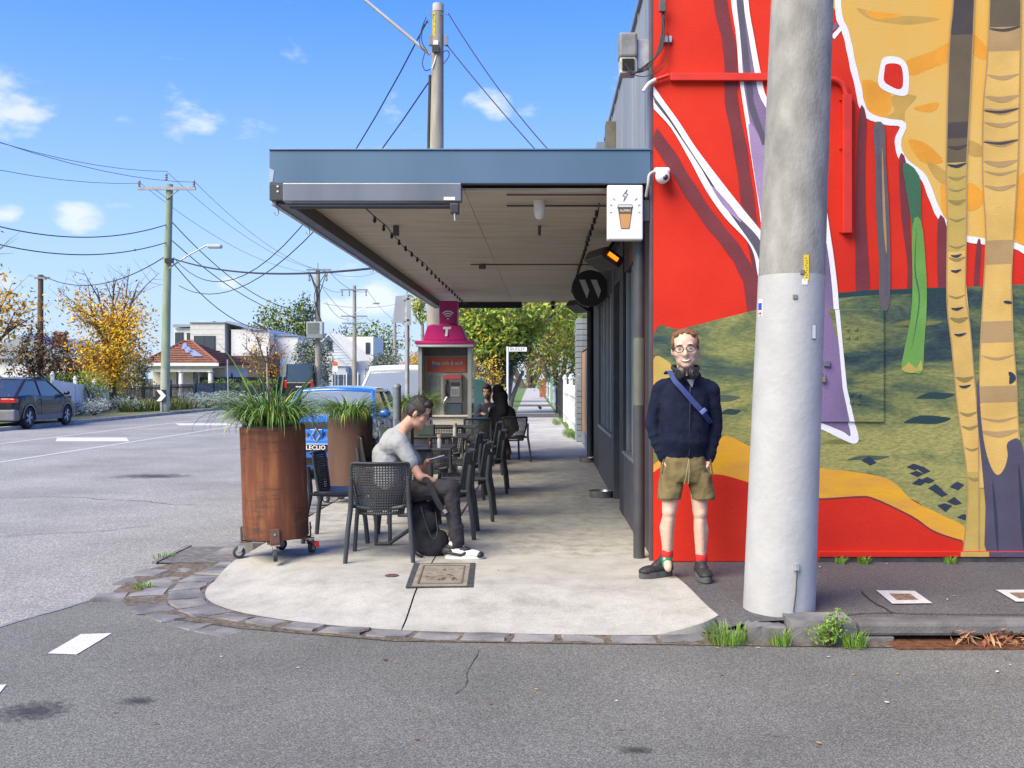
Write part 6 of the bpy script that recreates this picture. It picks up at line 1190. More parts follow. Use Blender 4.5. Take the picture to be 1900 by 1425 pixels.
# ---- hooded person, back to the camera
hd = thing('person', 'person in a black hooded jumper seated with their back turned', 'person', (-.76, 17.7, 0)); HDO = Vector(hd.location)
def U(px, py, dy=0.0): return P(px, py, 17.7+dy)-HDO
hMh = Matrix.Translation(U(929, 736, .04)) @ Euler((R(-14), 0, R(28))).to_matrix().to_4x4()
def hbody(mb):
    head_skin(mb, hMh); mb.cone(U(930, 750, .04), U(931, 765, .02), .055, .06); mb.cone(U(935, 808, -.02), U(933, 775, .0), .11, .12); mb.cone(U(915, 772, .0), U(949, 772, 0), .05, .05)
    for px, e, w_ in ((913, U(908, 795, .12), U(905, 790, .38)), (951, U(957, 795, .15), U(935, 790, .40))): mb.cone(U(px, 775), e, .045, .04); mb.cone(e, w_, .038, .028); hand(mb, w_, (0, 1, 0), (0, 0, -1), (1 if px < 930 else -1, 0, 0), .4)
    for dx in (-.1, .1):
        h_ = V(U(934, 0)[0]+dx, .0, .53); k = V(h_.x-.12, .42, .53); a = V(h_.x-.02, .30, .09); mb.cone(h_, k, .075, .055); mb.cone(k, a, .05, .037); mb.cone(a, a+V(0, .06, -.04), .035, .03)
shape_remesh('body', SKIN, hbody, hd, .011, 3)
def hoodie(mb):
    etube(mb, [(U(936, 0)[0], .0, .50, .20, .14), (U(935, 0)[0], .0, .65, .22, .15), (U(932, 0)[0], .02, .82, .245, .14), (U(931, 0)[0], .03, .93, .22, .12), (U(931, 0)[0], .05, .99, .12, .10)])
    mb.sphere(U(928, 737, .03), (.145, .15, .16), 16); mb.sphere(U(924, 724, .0), (.105, .12, .11), 14); mb.cone(U(930, 745, -.02), U(932, 765, -.05), .12, .12)
    for px, e, w_ in ((913, U(908, 795, .12), U(905, 790, .38)), (951, U(957, 795, .15), U(935, 790, .40))): mb.cone(U(px, 775, .01), e, .075, .065); mb.cone(e, e.lerp(w_, .9), .062, .045)
shape_remesh('hooded_jumper', BLKC, hoodie, hd, .012, 3)
def hp_(mb):
    for dx in (-.1, .1):
        h_ = V(U(934, 0)[0]+dx, .0, .53); k = V(h_.x-.12, .42, .53); a = V(h_.x-.02, .30, .13); mb.cone(h_, k, .095, .075); mb.cone(k, a, .07, .06)
shape_remesh('trousers', BRNP, hp_, hd, .012, 3)
for dx in (-.1, .1): x = U(934, 0)[0]+dx-.02; shoe(hd, V(x, .24, 0), V(x-.03, .52, 0), .1, SHB, SHG)
# ---- bearded man facing the camera
bm_ = thing('person', 'bearded person in a dark denim jacket seated facing the hooded person', 'person', (-1.06, 19.3, 0)); BMO = Vector(bm_.location)
def B(px, py, dy=0.0): return P(px, py, 19.3+dy)-BMO
hMb = Matrix.Translation(B(904, 727, -.05)) @ Euler((R(0), R(0), R(180-14))).to_matrix().to_4x4() @ Euler((R(-14), R(5), 0)).to_matrix().to_4x4() @ Matrix.Scale(1.05, 4)
def bbody(mb):
    head_skin(mb, hMb); mb.cone(B(905, 740, .0), B(905, 752, .02), .055, .06); mb.cone(V(0, .02, .55), V(0, .02, .85), .12, .12); mb.cone(V(-.15, .03, .93), V(.15, .03, .93), .05, .05)
    for s_ in (-1, 1): mb.cone(V(s_*.18, .03, .92), V(s_*.24, -.12, .72), .045, .038); mb.cone(V(s_*.24, -.12, .72), V(s_*.12, -.36, .80), .036, .027); hand(mb, V(s_*.12, -.36, .80), (-s_*.3, -1, 0), (0, 0, -1), (-s_, .2, .2), .4); mb.cone(V(s_*.09, 0, .53), V(s_*.11, -.42, .53), .075, .055); mb.cone(V(s_*.11, -.42, .53), V(s_*.11, -.38, .09), .05, .037); mb.cone(V(s_*.11, -.38, .09), V(s_*.11, -.44, .05), .035, .03)
shape_remesh('body', SKIN2, bbody, bm_, .010, 3)
face(hMb, bm_, False, .003, HAIRN)
def hair_n(mb):
    mb.sphere((0, -.022, .066), (.082, .094, .082), 18); mb.sphere((0, -.05, .015), (.08, .06, .075), 16); mb.sphere((0, .045, .105), (.066, .045, .035), 14)
    for sx in (-1, 1): mb.sphere((sx*.069, .0, .05), (.016, .055, .045), 12); mb.sphere((sx*.074, .012, .0), (.007, .018, .03), 10)
shape_remesh('hair', HAIRN, hair_n, bm_, .005, 1, hMb, (.016, .012))
def beard(mb):
    mb.sphere((0, .055, -.098), (.046, .036, .034), 14)
    for sx in (-1, 1): mb.cone((sx*.036, .055, -.085), (sx*.066, .015, -.045), .022, .012); mb.cone((sx*.008, .093, -.053), (sx*.03, .078, -.068), .008, .008)
shape_remesh('beard', HAIRN, beard, bm_, .006, 2, hMb)
def jk(mb):
    etube(mb, [(0, .02, .50, .18, .13), (0, .02, .70, .20, .14), (0, .03, .88, .21, .12), (0, .035, .96, .16, .1), (0, .03, 1.0, .09, .085)])
    for s_ in (-1, 1): mb.cone(V(s_*.18, .03, .91), V(s_*.24, -.12, .72), .072, .062); mb.cone(V(s_*.24, -.12, .72), V(s_*.14, -.32, .79), .06, .045)
shape_remesh('denim_jacket', DEN, jk, bm_, .012, 3)
def jt(mb):
    for s_ in (-1, 1): mb.cone(V(s_*.09, 0, .53), V(s_*.11, -.42, .53), .095, .075); mb.cone(V(s_*.11, -.42, .53), V(s_*.11, -.38, .12), .07, .058)
shape_remesh('trousers', CHARP, jt, bm_, .012, 3)
for s_ in (-1, 1): shoe(bm_, V(s_*.11, -.33, 0), V(s_*.12, -.61, 0), .1, SHB, SHG)
# ------------------------------------------------------------------ cars
CGL = mat('car_glass', (.03, .04, .045), .04, var=0, spec=1.0, coat=.6); TYRE = mat('tyre', (.022, .022, .024), .85, var=.1); ALLOY = mat('alloy', (.50, .49, .48), .35, metal=.7, var=.1); TRIM = mat('car_trim', (.03, .03, .033), .6, var=.1); CLAD = mat('car_cladding', (.16, .165, .175), .6, var=.06); TAIL = mat('tail_red', (.45, .01, .012), .15, var=0, coat=.5); HEADL = mat('headlamp', (.55, .57, .6), .08, metal=.3, var=.05, coat=.8); CHR = mat('chrome', (.75, .75, .76), .15, metal=1, var=0)
def car(name, label, loc, rz, paint, L, Wd, H, belt, sill, wr, wy, hood, cab, glasscol=None, clad=False, rail=False, tw=.74, hdr=.05):
    """y forward. wy: wheel y positions; hood: list (y, z) top line of the lower body from tail to nose; cab: cowl y, roof front y, roof rear y, tail y"""
    t = thing(name, label, 'car', loc, rz); hw = Wd/2
    ys = sorted(set([-L/2, -L/2+.06, -L/2+.2, L/2-.55, L/2-.32, L/2-.15, L/2-.05, L/2]+[-L/2+.2+(L-.8)*i/12 for i in range(13)]+[c+wr*1.16*math.cos(math.pi*i/10) for c in wy for i in range(11)]))
    def top(y):
        for a, b in zip(hood[:-1], hood[1:]):
            if a[0] <= y <= b[0]: return a[1]+(b[1]-a[1])*(y-a[0])/(b[0]-a[0])
        return hood[-1][1] if y > hood[-1][0] else hood[0][1]
    def bot(y):
        z = sill
        for c in wy:
            d = abs(y-c)
            if d < wr*1.16+1e-6: z = max(z, wr+math.sqrt(max(0, (wr*1.16)**2-d*d)))
        return z
    def wid(y):
        e = L/2-abs(y); k = .80 if e < .001 else .90 if e < .07 else .955 if e < .21 else .985 if e < .56 else 1
        return hw*k
    mb = MB(); vs = []; n = 13
    for y in ys:
        w_, zt, zb = wid(y), top(y), bot(y); zm = zb+(zt-zb)*.5
        sec = [(w_*.95, zb), (w_*.995, zb+(zt-zb)*.2), (w_, zm), (w_*.985, zt-(zt-zb)*.16), (w_*.93, zt-.015), (w_*.6, zt+.012), (0, zt+.022)]
        full = sec+[(-x, z) for x, z in reversed(sec[:-1])]
        vs += [(x, y, z) for x, z in full]
    k = len(ys); fs = [(i*n+j, i*n+j+1, (i+1)*n+j+1, (i+1)*n+j) for i in range(k-1) for j in range(n-1)]+[tuple(range(n)), tuple((k-1)*n+j for j in range(n))]
    mb.add(vs, fs); body = mb.build('body', paint, t, smooth=38)
    mb = MB(); mb.bx(-hw*.8, hw*.8, -L/2+.15, L/2-.15, sill-.02, belt-.05); mb.build('underbody', TRIM, t)
    # cabin
    c_, f_, r_, d_ = cab; wb, wt = hw*.93, hw*tw; zb, zr = belt, H
    pts = {s: (V(s*wb, c_, top(c_)-.02), V(s*wt, f_, zr-.05), V(s*wt, r_, zr-.06), V(s*wb*.96, d_, top(d_)-.01)) for s in (-1, 1)}
    mb = MB(); nn = 6; vs = []
    for i in range(nn+1):
        for j in range(nn+1):
            u_, v_ = i/nn*2-1, j/nn; p = pts[-1][0].lerp(pts[-1][1], v_).lerp(pts[1][0].lerp(pts[1][1], v_), i/nn); vs.append(p+V(0, .10*(1-u_*u_)*(1-.4*v_), .03*(1-u_*u_)*v_))
    fs = [(i*(nn+1)+j, (i+1)*(nn+1)+j, (i+1)*(nn+1)+j+1, i*(nn+1)+j+1) for i in range(nn) for j in range(nn)]
    mb.add(vs, fs); mb.build('windscreen', glasscol or CGL, t, smooth=60)
    mb = MB(); vs = []
    for i in range(nn+1):
        for j in range(nn+1):
            u_, v_ = i/nn*2-1, j/nn; p = pts[-1][3].lerp(pts[-1][2], v_).lerp(pts[1][3].lerp(pts[1][2], v_), i/nn); vs.append(p+V(0, -.05*(1-u_*u_), .03*(1-u_*u_)*v_))
    mb.add(vs, fs); mb.build('rear_window', CGL, t, smooth=60)
    mb = MB(); vs = []
    for i in range(nn+1):
        for j in range(nn+1):
            u_, v_ = i/nn*2-1, j/nn; p = pts[-1][1].lerp(pts[-1][2], v_).lerp(pts[1][1].lerp(pts[1][2], v_), i/nn); fr = .10*(1-u_*u_)*.6*(1-v_)-.05*(1-u_*u_)*v_; vs.append(p+V(0, fr, .035*(1-u_*u_)+.05*math.sin(math.pi*v_)+.012))
    mb.add(vs, fs); mb.build('roof', paint, t, smooth=60)
    mb = MB(); mb.tube([pts[-1][1].lerp(pts[1][1], i/8)+V(0, .10*(1-(i/4-1)**2)*.6+.005, .03*(1-(i/4-1)**2)-.015) for i in range(9)], hdr, 8); mb.build('roof_header', paint, t, smooth=60)
    for s in (-1, 1):
        C, F, Rr, D = pts[s]; mid = (F.y+Rr.y)/2-.05; Bt = F.lerp(Rr, (F.y-mid)/(F.y-Rr.y)); Bb = V(s*wb, mid+.02, belt)
        mb = MB(); mb.poly([C, F, Bt, Bb]); mb.build('side_window', CGL, t); mb = MB(); mb.poly([Bb, Bt, Rr, D]); mb.build('side_window', CGL, t)
        for a, b, rr_, m_ in ((C, F, .035, paint), (F, Rr, .035, paint), (Rr, D, .055, paint), (Bb, Bt, .03, TRIM)): mb = MB(); mb.tube([a, b], rr_, 8); mb.build('pillar', m_, t, smooth=60)
        mb = MB(); mb.box((s*hw*.99, mid-.1, belt-.12), (.02, .16, .025)); mb.build('door_handle', TRIM, t, bevel=.004); mb = MB(); mb.box((s*hw*.99, mid+.95, belt-.12), (.02, .16, .025)); mb.build('door_handle', TRIM, t, bevel=.004)
        for y_ in (mid-.02, C.y-.05): mb = MB(); mb.bx(s*hw*.998-.004, s*hw*.998+.004, y_-.006, y_+.006, sill+.12, belt-.05); mb.build('door_seam', TRIM, t)
        mi = MB(); mi.sphere((s*(hw+.09), C.y-.12, belt+.06), (.11, .06, .07), 14); mo = mi.build('wing_mirror', paint, t, smooth=60); mb = MB(); mb.tube([(s*(hw*.93), C.y-.1, belt+.02), (s*(hw+.05), C.y-.11, belt+.04)], .02, 6); mb.build('mirror_arm', TRIM, mo)
        if rail: mb = MB(); mb.tube(spline([F+V(0, -.1, .05), F+V(0, -.25, .09), Rr+V(0, .25, .09), Rr+V(0, .08, .05)], 4), .018, 6); mb.build('roof_rail', TRIM, t, smooth=60)
        if clad:
            mb = MB(); mb.bx(s*hw*.995-.012, s*hw*.995+.012, wy[0]+wr*1.15, wy[1]-wr*1.15, sill-.01, sill+.16); mb.build('sill_cladding', CLAD, t, bevel=.005)
        for c in wy:
            if clad:
                mb = MB(); q = []
                for i in range(13):
                    a = math.pi*i/12
                    q.append([(s*hw*1.004, c+R_*math.cos(a), wr+R_*math.sin(a)) for R_ in (wr*1.12, wr*1.30)])
                for i in range(12): mb.poly([q[i][0], q[i][1], q[i+1][1], q[i+1][0]])
                mb.build('arch_cladding', CLAD, t)
            M = Matrix.Rotation(R(90)*s, 3, 'Y'); wc = V(s*(hw-.11), c, wr); mb = MB(); mb.lathe([(wr*.62, -.10), (wr*.92, -.105), (wr, -.08), (wr, .08), (wr*.92, .105), (wr*.62, .10), (wr*.62, -.10)], wc, 28, M); wh = mb.build('wheel', TYRE, t, smooth=40)
            rm = MB(); rm.lathe([(wr*.66, .095), (wr*.60, .09), (wr*.58, .0)], wc, 28, M)
            for i in range(5):
                a = 2*math.pi*i/5+.3
                for da in (-.16, .16):
                    p0 = wc+M @ V(wr*.10*math.cos(a), wr*.1*math.sin(a), .085); p1 = wc+M @ V(wr*.62*math.cos(a+da), wr*.62*math.sin(a+da), .08); rm.tube([p0, p1], [.030, .022], 6)
            rm.lathe([(.001, .1), (wr*.16, .095), (wr*.17, .07)], wc, 12, M); rm.build('rim', ALLOY, wh, smooth=50); mb = MB(); mb.lathe([(.001, .03), (wr*.6, .03)], wc, 20, M); mb.build('brake', TRIM, wh)
    return t, pts, top, wid
WSG = mat('windscreen_glass', (.20, .23, .25), .04, var=0, spec=1.0, coat=.5)  # paler base colour imitates clouds and buildings reflected in the windscreen
CBLUE = mat('clio_blue', (.012, .13, .52), .25, var=.03, vscale=2, coat=1.0); CNAVY = mat('suv_charcoal', (.012, .014, .021), .3, var=.05, coat=.35, spec=.35); CBLACK = mat('van_black', (.012, .013, .018), .25, var=.05, coat=1.0); CWHITE = mat('car_white', (.72, .73, .75), .25, var=.02, coat=1.0)
# blue hatchback facing the camera
x_, y_ = -3.55, 17.4
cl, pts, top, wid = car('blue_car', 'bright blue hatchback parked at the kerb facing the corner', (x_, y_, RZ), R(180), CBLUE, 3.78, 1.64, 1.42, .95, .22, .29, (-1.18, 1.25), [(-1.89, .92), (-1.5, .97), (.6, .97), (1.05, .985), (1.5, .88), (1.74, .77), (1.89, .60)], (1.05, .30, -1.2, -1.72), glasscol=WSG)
FRY = 1.89
for s in (-1, 1):
    mb = MB(); mb.sphere((s*.60, 1.60, .71), (.19, .20, .10), 16, (R(-20), 0, s*R(-20))); mb.build('headlight', HEADL, cl, smooth=60)
    mb = MB(); mb.bx(min(s*.13, s*.40), max(s*.13, s*.40), 1.815, 1.84, .65, .74); g_ = mb.build('grille', DARK, cl)
    for k in range(4): mb = MB(); mb.bx(min(s*.13, s*.40), max(s*.13, s*.40), 1.836, 1.85, .655+k*.022, .661+k*.022); mb.build('grille_bar', CHR, g_)
    for k in range(5): mb = MB(); xx = s*(.16+k*.05); mb.bx(xx-.003, xx+.003, 1.837, 1.851, .65, .74); mb.build('grille_bar', CHR, g_)
mb = MB(); mb.bx(-.72, .72, 1.6, 1.90, .24, .60); mb.build('bumper', CBLUE, cl, bevel=.06, seg=4); mb = MB(); mb.bx(-.55, .55, 1.88, 1.908, .25, .36); gl_ = mb.build('lower_grille', DARK, cl)
for k in range(4): mb = MB(); mb.bx(-.54, .54, 1.905, 1.914, .262+k*.024, .270+k*.024); mb.build('grille_bar', TRIM, gl_)
mb = MB()
for a, b in (((0, .105), (.062, 0)), ((.062, 0), (0, -.105)), ((0, -.105), (-.062, 0)), ((-.062, 0), (0, .105))): mb.tube([(a[0], 1.885, .71+a[1]), (b[0], 1.885, .71+b[1])], .017, 6)
mb.build('diamond_emblem', CHR, cl); mb = MB(); mb.bx(-.10, .10, 1.80, 1.875, .615, .80); mb.build('nose_panel', CBLUE, cl, bevel=.015)
mb = MB(); mb.bx(-.186, .186, 1.905, 1.918, .455, .565); np_ = mb.build('number_plate', mat('plate_black', (.015, .015, .017), .4, var=0), cl, bevel=.004)
text('plate_lettering', 'LECLIO', .092, (0, 1.922, .512), (R(90), 0, R(180)), WL, np_, .001, bold=.0015, sx=1.02)
for s in (-1, 1): mb = MB(); mb.tube([(s*.1, 1.06, .935), (s*.5, 1.12, .93), (s*.62, .95, 1.02)], .008, 6); mb.build('wiper', TRIM, cl)
# charcoal SUV across the road, seen from behind
(xr, yr), (xf_, yf) = G(48, 796, RZ), G(126, 787.5, RZ)
sv, pts, top, wid = car('charcoal_car', 'charcoal compact suv parked on the far verge', (xr-.80, yr+1.28, -.11), R(1), CNAVY, 4.23, 1.80, 1.58, 1.03, .26, .34, (-1.28, 1.28), [(-2.11, .90), (-1.95, 1.04), (-1.2, 1.07), (.4, 1.02), (.95, 1.02), (1.5, .96), (1.85, .86), (2.02, .74), (2.11, .58)], (1.15, .25, -1.15, -1.98), clad=True, rail=True)
for s in (-1, 1):
    mb = MB(); mb.bx(min(s*.42, s*.86), max(s*.42, s*.86), -2.13, -1.9, .82, .96); mb.build('tail_light', TAIL, sv, bevel=.02); mb = MB(); mb.bx(min(s*.6, s*.78), max(s*.6, s*.78), -2.14, -2.1, .50, .58); mb.build('reflector', TAIL, sv, bevel=.01)
mb = MB(); mb.bx(-.86, .86, -2.145, -1.8, .27, .62); mb.build('rear_bumper', CLAD, sv, bevel=.05, seg=3); mb = MB(); mb.bx(-.2, .2, -2.125, -2.112, .72, .80); mb.build('number_plate', CWHITE, sv)
# white wagon behind the blue hatchback
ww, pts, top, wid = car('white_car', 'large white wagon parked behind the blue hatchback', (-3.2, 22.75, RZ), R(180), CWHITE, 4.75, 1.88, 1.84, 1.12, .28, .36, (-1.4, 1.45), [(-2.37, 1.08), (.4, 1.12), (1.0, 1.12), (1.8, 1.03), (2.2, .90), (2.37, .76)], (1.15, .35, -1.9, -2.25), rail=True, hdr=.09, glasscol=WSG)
mb = MB(); mb.bx(-.6, .6, 2.33, 2.39, .62, .78); gq = mb.build('grille', DARK, ww)
for k in range(3): mb = MB(); mb.bx(-.58, .58, 2.385, 2.40, .64+k*.045, .655+k*.045); mb.build('grille_bar', CHR, gq)
for s in (-1, 1): mb = MB(); mb.sphere((s*.72, 2.15, .80), (.19, .16, .09), 14); mb.build('headlight', HEADL, ww, smooth=60)
mb = MB(); mb.bx(-.85, .85, 2.1, 2.40, .3, .58); mb.build('bumper', CWHITE, ww, bevel=.06, seg=3)
# black van far across the road
vn, pts, top, wid = car('black_van', 'tall black van with red tail lights parked far across the road', (-17.0, 72, -.05), R(0), CBLACK, 5.9, 2.0, 2.55, 1.25, .35, .34, (-1.75, 1.7), [(-2.95, 1.25), (1.6, 1.25), (1.9, 1.25), (2.6, 1.05), (2.95, .8)], (2.3, 1.5, -2.75, -2.93), tw=.86)
for s in (-1, 1): mb = MB(); mb.bx(min(s*.82, s*.98), max(s*.82, s*.98), -2.99, -2.9, .85, 1.4); mb.build('tail_light', TAIL, vn, bevel=.02)
mb = MB(); mb.bx(-.95, .95, -2.98, -2.7, .4, 1.24); mb.build('rear_door', CBLACK, vn, bevel=.03); mb = MB(); mb.bx(-.2, .2, -3.0, -2.985, .9, .98); mb.build('number_plate', CWHITE, vn); mb = MB(); mb.bx(-.15, .15, -2.75, -2.68, 2.5, 2.55); mb.build('brake_light', TAIL, vn)
# ------------------------------------------------------------------ trees and plants
def leafmat(n, c, v=.3): return mat(n, c, .6, var=v, vscale=1.2, spec=.25)
L_Y = leafmat('leaf_yellow', (.74, .43, .02)); L_G2 = leafmat('leaf_gold_deep', (.62, .33, .02)); L_R = leafmat('leaf_russet', (.30, .10, .03)); L_YG = leafmat('leaf_yellowgreen', (.34, .36, .05)); L_GR = leafmat('leaf_green', (.10, .17, .03)); L_GL = leafmat('leaf_lightgreen', (.26, .38, .06)); L_DK = leafmat('leaf_dark', (.025, .05, .015)); L_OL = leafmat('leaf_olive', (.19, .22, .13)); L_OL2 = leafmat('leaf_olive_dark', (.045, .065, .035)); L_SI = leafmat('leaf_silver', (.46, .50, .47)); L_BU = leafmat('leaf_burgundy', (.065, .03, .024)); L_BR = leafmat('leaf_brown', (.15, .085, .045))
BARK = mat('bark', (.075, .055, .042), .9, col2=(.15, .12, .095), vscale=9, bump=.7, bscale=40, stretch=(1, 1, .3)); BARKP = mat('bark_pale', (.20, .17, .13), .9, col2=(.32, .28, .23), vscale=7, bump=.6, bscale=30, stretch=(1, 1, .3))
def leaves(mb, pts, sizes, mids, rr, flat=.0):
    for p, s_, m_ in zip(pts, sizes, mids):
        a = Vector((rr.gauss(0, 1), rr.gauss(0, 1), rr.gauss(0, 1)*(1-flat))).normalized(); b = a.orthogonal().normalized(); b.rotate(Quaternion(a, rr.uniform(0, 6.28))); c = a.cross(b)
        p = Vector(p); mb.m(m_).poly([p-b*s_, p-c*s_*.42+a*s_*.12, p+b*s_, p+c*s_*.42+a*s_*.12])
def tree(name, label, base, H, fork, tr, crown, nleaf, lsize, mats, weights, seed, bark=BARK, limbs=6, subs=5, twigs=4, cat='tree', group=None, bare=None, spread=.22, lean=(0, 0), stems=1, topmat=None):
    """crown: (cx, cy, cz, rx, ry, rz) ellipsoid relative to base; leaves cluster along the twigs"""
    rr = random.Random(seed); t = thing(name, label, cat, base, 0, group); cx, cy, cz, rx, ry, rz = crown; tb = MB(); tips = []
    def inside(f=1.0):
        while True:
            v = V(rr.uniform(-1, 1), rr.uniform(-1, 1), rr.uniform(-1, 1))
            if .35 < v.length < 1: return V(cx+v.x*rx*f, cy+v.y*ry*f, cz+v.z*rz*f)
    tops = []
    for s_ in range(stems):
        off = V(rr.uniform(-.1, .1), rr.uniform(-.1, .1), 0)*(stems > 1); fk = V(lean[0]+off.x*3, lean[1]+off.y*3, fork)
        tb.tube(spline([off, off+V(lean[0]*.3+rr.uniform(-.06, .06)*tr*4, lean[1]*.3, fork*.5), fk], 4), [tr*(1.25-.5*i/8) for i in range(9)], 9); tops.append(fk)
    for k in range(limbs):
        fk = tops[k % stems]; e = inside(.75); m_ = fk.lerp(e, .5)+V(rr.uniform(-.2, .2), rr.uniform(-.2, .2), rr.uniform(.0, .25))*H*.08; c = spline([fk-V(0, 0, tr), m_, e], 5); n = len(c); tb.tube(c, [tr*.62*(1-.78*i/(n-1)) for i in range(n)], 6)
        for j in range(subs):
            p = V(*c[int(n*(.35+.6*j/subs))-1]); d = (p-V(cx, cy, cz-rz*.6)).normalized(); e2 = p+(d*rr.uniform(.3, .9)+V(rr.uniform(-.7, .7), rr.uniform(-.7, .7), rr.uniform(-.35, .6)))*min(rx, rz)*.55
            q = V((e2.x-cx)/rx, (e2.y-cy)/ry, (e2.z-cz)/rz)
            if q.length > 1.05: q = q/q.length*1.03; e2 = V(cx+q.x*rx, cy+q.y*ry, cz+q.z*rz)
            tb.tube([p, p.lerp(e2, .5)+V(0, 0, .04*H*rr.uniform(-.5, 1)*.3), e2], [tr*.22, tr*.13, tr*.05], 5)
            for w_ in range(twigs):
                st = p.lerp(e2, rr.uniform(.3, 1)); e3 = st+(d*rr.uniform(.0, .7)+V(rr.uniform(-1, 1), rr.uniform(-1, 1), rr.uniform(-.5, .9)))*min(rx, rz)*.30; tb.tube([st, e3], [tr*.06, tr*.02], 4); tips.append((st, e3))
    lb = MB(); P_ = []; S_ = []; I_ = []; wts = []
    for a, b in tips:
        h = ((a.z+b.z)/2-(cz-rz))/(2*rz); wts.append(1.0 if bare is None else max(.03, 1-max(0, h-bare)*3.2))
    tot = sum(wts)
    for (a, b), wt in zip(tips, wts):
        cl_ = rr.choices(range(len(mats)), weights)[0]; h = ((a.z+b.z)/2-(cz-rz))/(2*rz)
        if topmat is not None and h > .62: cl_ = topmat
        for _ in range(int(nleaf*wt/tot+rr.random())):
            p = a.lerp(b, rr.uniform(.1, 1.1)); sg = spread*min(rx, rz)*.5; P_.append(p+V(rr.gauss(0, sg), rr.gauss(0, sg), rr.gauss(0, sg*.75))); S_.append(lsize*rr.uniform(.6, 1.3)); I_.append(cl_ if rr.random() < .75 else rr.choices(range(len(mats)), weights)[0])
    tb.build('trunk', bark, t, smooth=60); leaves(lb, P_, S_, I_, rr); lb.build('crown', mats, t); return t
def shrub(name, label, base, r, n, lsize, mats, weights, seed, cat='shrub', group=None, stemc=BARK):
    rr = random.Random(seed); t = thing(name, label, cat, base, 0, group); lb = MB(); P_ = []; S_ = []; I_ = []
    lob = [V(rr.uniform(-.6, .6)*r[0], rr.uniform(-.6, .6)*r[1], rr.uniform(.3, 1.0)*r[2]) for _ in range(12)]
    st = MB()
    for q in lob: st.tube([(q.x*.15, q.y*.15, 0), q*.6, q], [.03*r[2], .018*r[2], .006], 5)
    for _ in range(n):
        q = rr.choice(lob); v = V(rr.gauss(0, 1), rr.gauss(0, 1), rr.gauss(0, 1)).normalized()*rr.uniform(.55, 1.05)*.45; p = q+V(v.x*r[0], v.y*r[1], v.z*r[2]*.8)
        if p.z < .02: p.z = rr.uniform(.02, .15)*r[2]
        P_.append(p); S_.append(lsize*rr.uniform(.6, 1.3)); I_.append(rr.choices(range(len(mats)), weights)[0])
    st.build('stems', stemc, t, smooth=60); leaves(lb, P_, S_, I_, rr); lb.build('foliage', mats, t); return t
def tuft(name, label, base, n, h, rad, mats, seed, w_=.004, cat='grass', group=None, sprd=1.0):
    rr = random.Random(seed); mb = MB()
    for k in range(n):
        a = rr.uniform(0, 6.28); r0 = rad*math.sqrt(rr.random()); b = V(math.cos(a)*r0, math.sin(a)*r0, 0); d = V(math.cos(a+rr.uniform(-1, 1)), math.sin(a+rr.uniform(-1, 1)), 0)*rr.uniform(.1, .8)*h*sprd; hh = h*rr.uniform(.5, 1.1); s_ = V(-d.y, d.x, 0).normalized()*w_
        mb.m(rr.randrange(len(mats))).add([b-s_, b+s_, b+d*.35+V(0, 0, hh*.65)+s_*.8, b+d*.35+V(0, 0, hh*.65)-s_*.8, b+d+V(0, 0, hh)], [(0, 1, 2, 3), (3, 2, 4)])
    o = mb.build(name, mats, label=label, cat=cat, group=group); o.location = base; return o
ax, ay = G(208, 758)
tree('autumn_tree', 'golden autumn tree with bare upper branches beside the white fence', (ax, ay, 0), 8.2, 2.0, .17, (.1, 0, 4.55, 2.75, 2.4, 3.1), 6800, .092, [L_Y, L_G2, L_YG, L_R], (10, 4, 3, 2), 11, limbs=11, subs=6, twigs=6, bare=.40, stems=2, topmat=3, group=None)
tree('autumn_tree', 'half bare golden tree standing before the charcoal suv', (-19.6, 34.0, 0), 8, 2.0, .17, (.3, 0, 4.2, 2.4, 2.3, 3.2), 4600, .088, [L_Y, L_G2, L_YG, L_R], (8, 5, 2, 3), 23, limbs=11, subs=6, twigs=6, bare=.42, topmat=3)
def at(px, Y): return ((px-CX)/FPX*Y, Y, 0)
shrub('burgundy_shrub', 'large burgundy leaved shrub behind the white fence', at(85, 56), (2.0, 1.5, 3.4), 4200, .10, [L_BU, L_BR, L_DK], (5, 3, 2), 31)
tree('grey_green_tree', 'loose grey green tree rising behind the golden tree', at(140, 60), 5.5, 1.4, .12, (0, 0, 3.6, 1.8, 1.5, 1.9), 2600, .09, [L_OL2, L_OL, L_BR], (4, 3, 2), 32, spread=.3)
shrub('green_shrub', 'dense dark green shrub over the white fence', at(128, 50), (1.4, 1.0, 1.4), 2200, .07, [L_GR, L_DK], (3, 2), 33); shrub('green_shrub', 'bright light green shrub behind the golden tree trunk', at(178, 54), (1.5, 1.0, 1.7), 2400, .07, [L_GL, L_YG], (3, 1), 34)
tree('grey_green_tree', 'small grey green sapling with a pink trunk by the picket fence', at(262, 56), 3.4, 1.2, .07, (0, 0, 2.1, 1.2, 1.0, 1.1), 2000, .07, [L_OL2, L_OL, L_SI], (4, 3, 1), 35, spread=.3)
bx0, by0 = G(494, 738); tree('bare_autumn_tree', 'twiggy brown autumn tree before the modern white house', (bx0, by0+1, 0), 5.5, 1.6, .17, (-.8, 0, 3.7, 2.5, 2, 1.9), 1700, .085, [L_BR, L_G2, L_R, L_Y], (5, 3, 3, 2), 36, limbs=9, subs=6, twigs=6)
shrub('olive_tree', 'rounded grey olive tree behind the black van', at(580, 84), (2.1, 1.8, 4.3), 4600, .11, [L_OL, L_OL2, L_SI], (5, 3, 1), 37, cat='tree'); shrub('olive_tree', 'rounded grey olive tree beside the far timber pole', at(716, 88), (2.0, 1.8, 3.2), 4200, .11, [L_OL, L_OL2, L_SI], (5, 3, 1), 38, cat='tree')
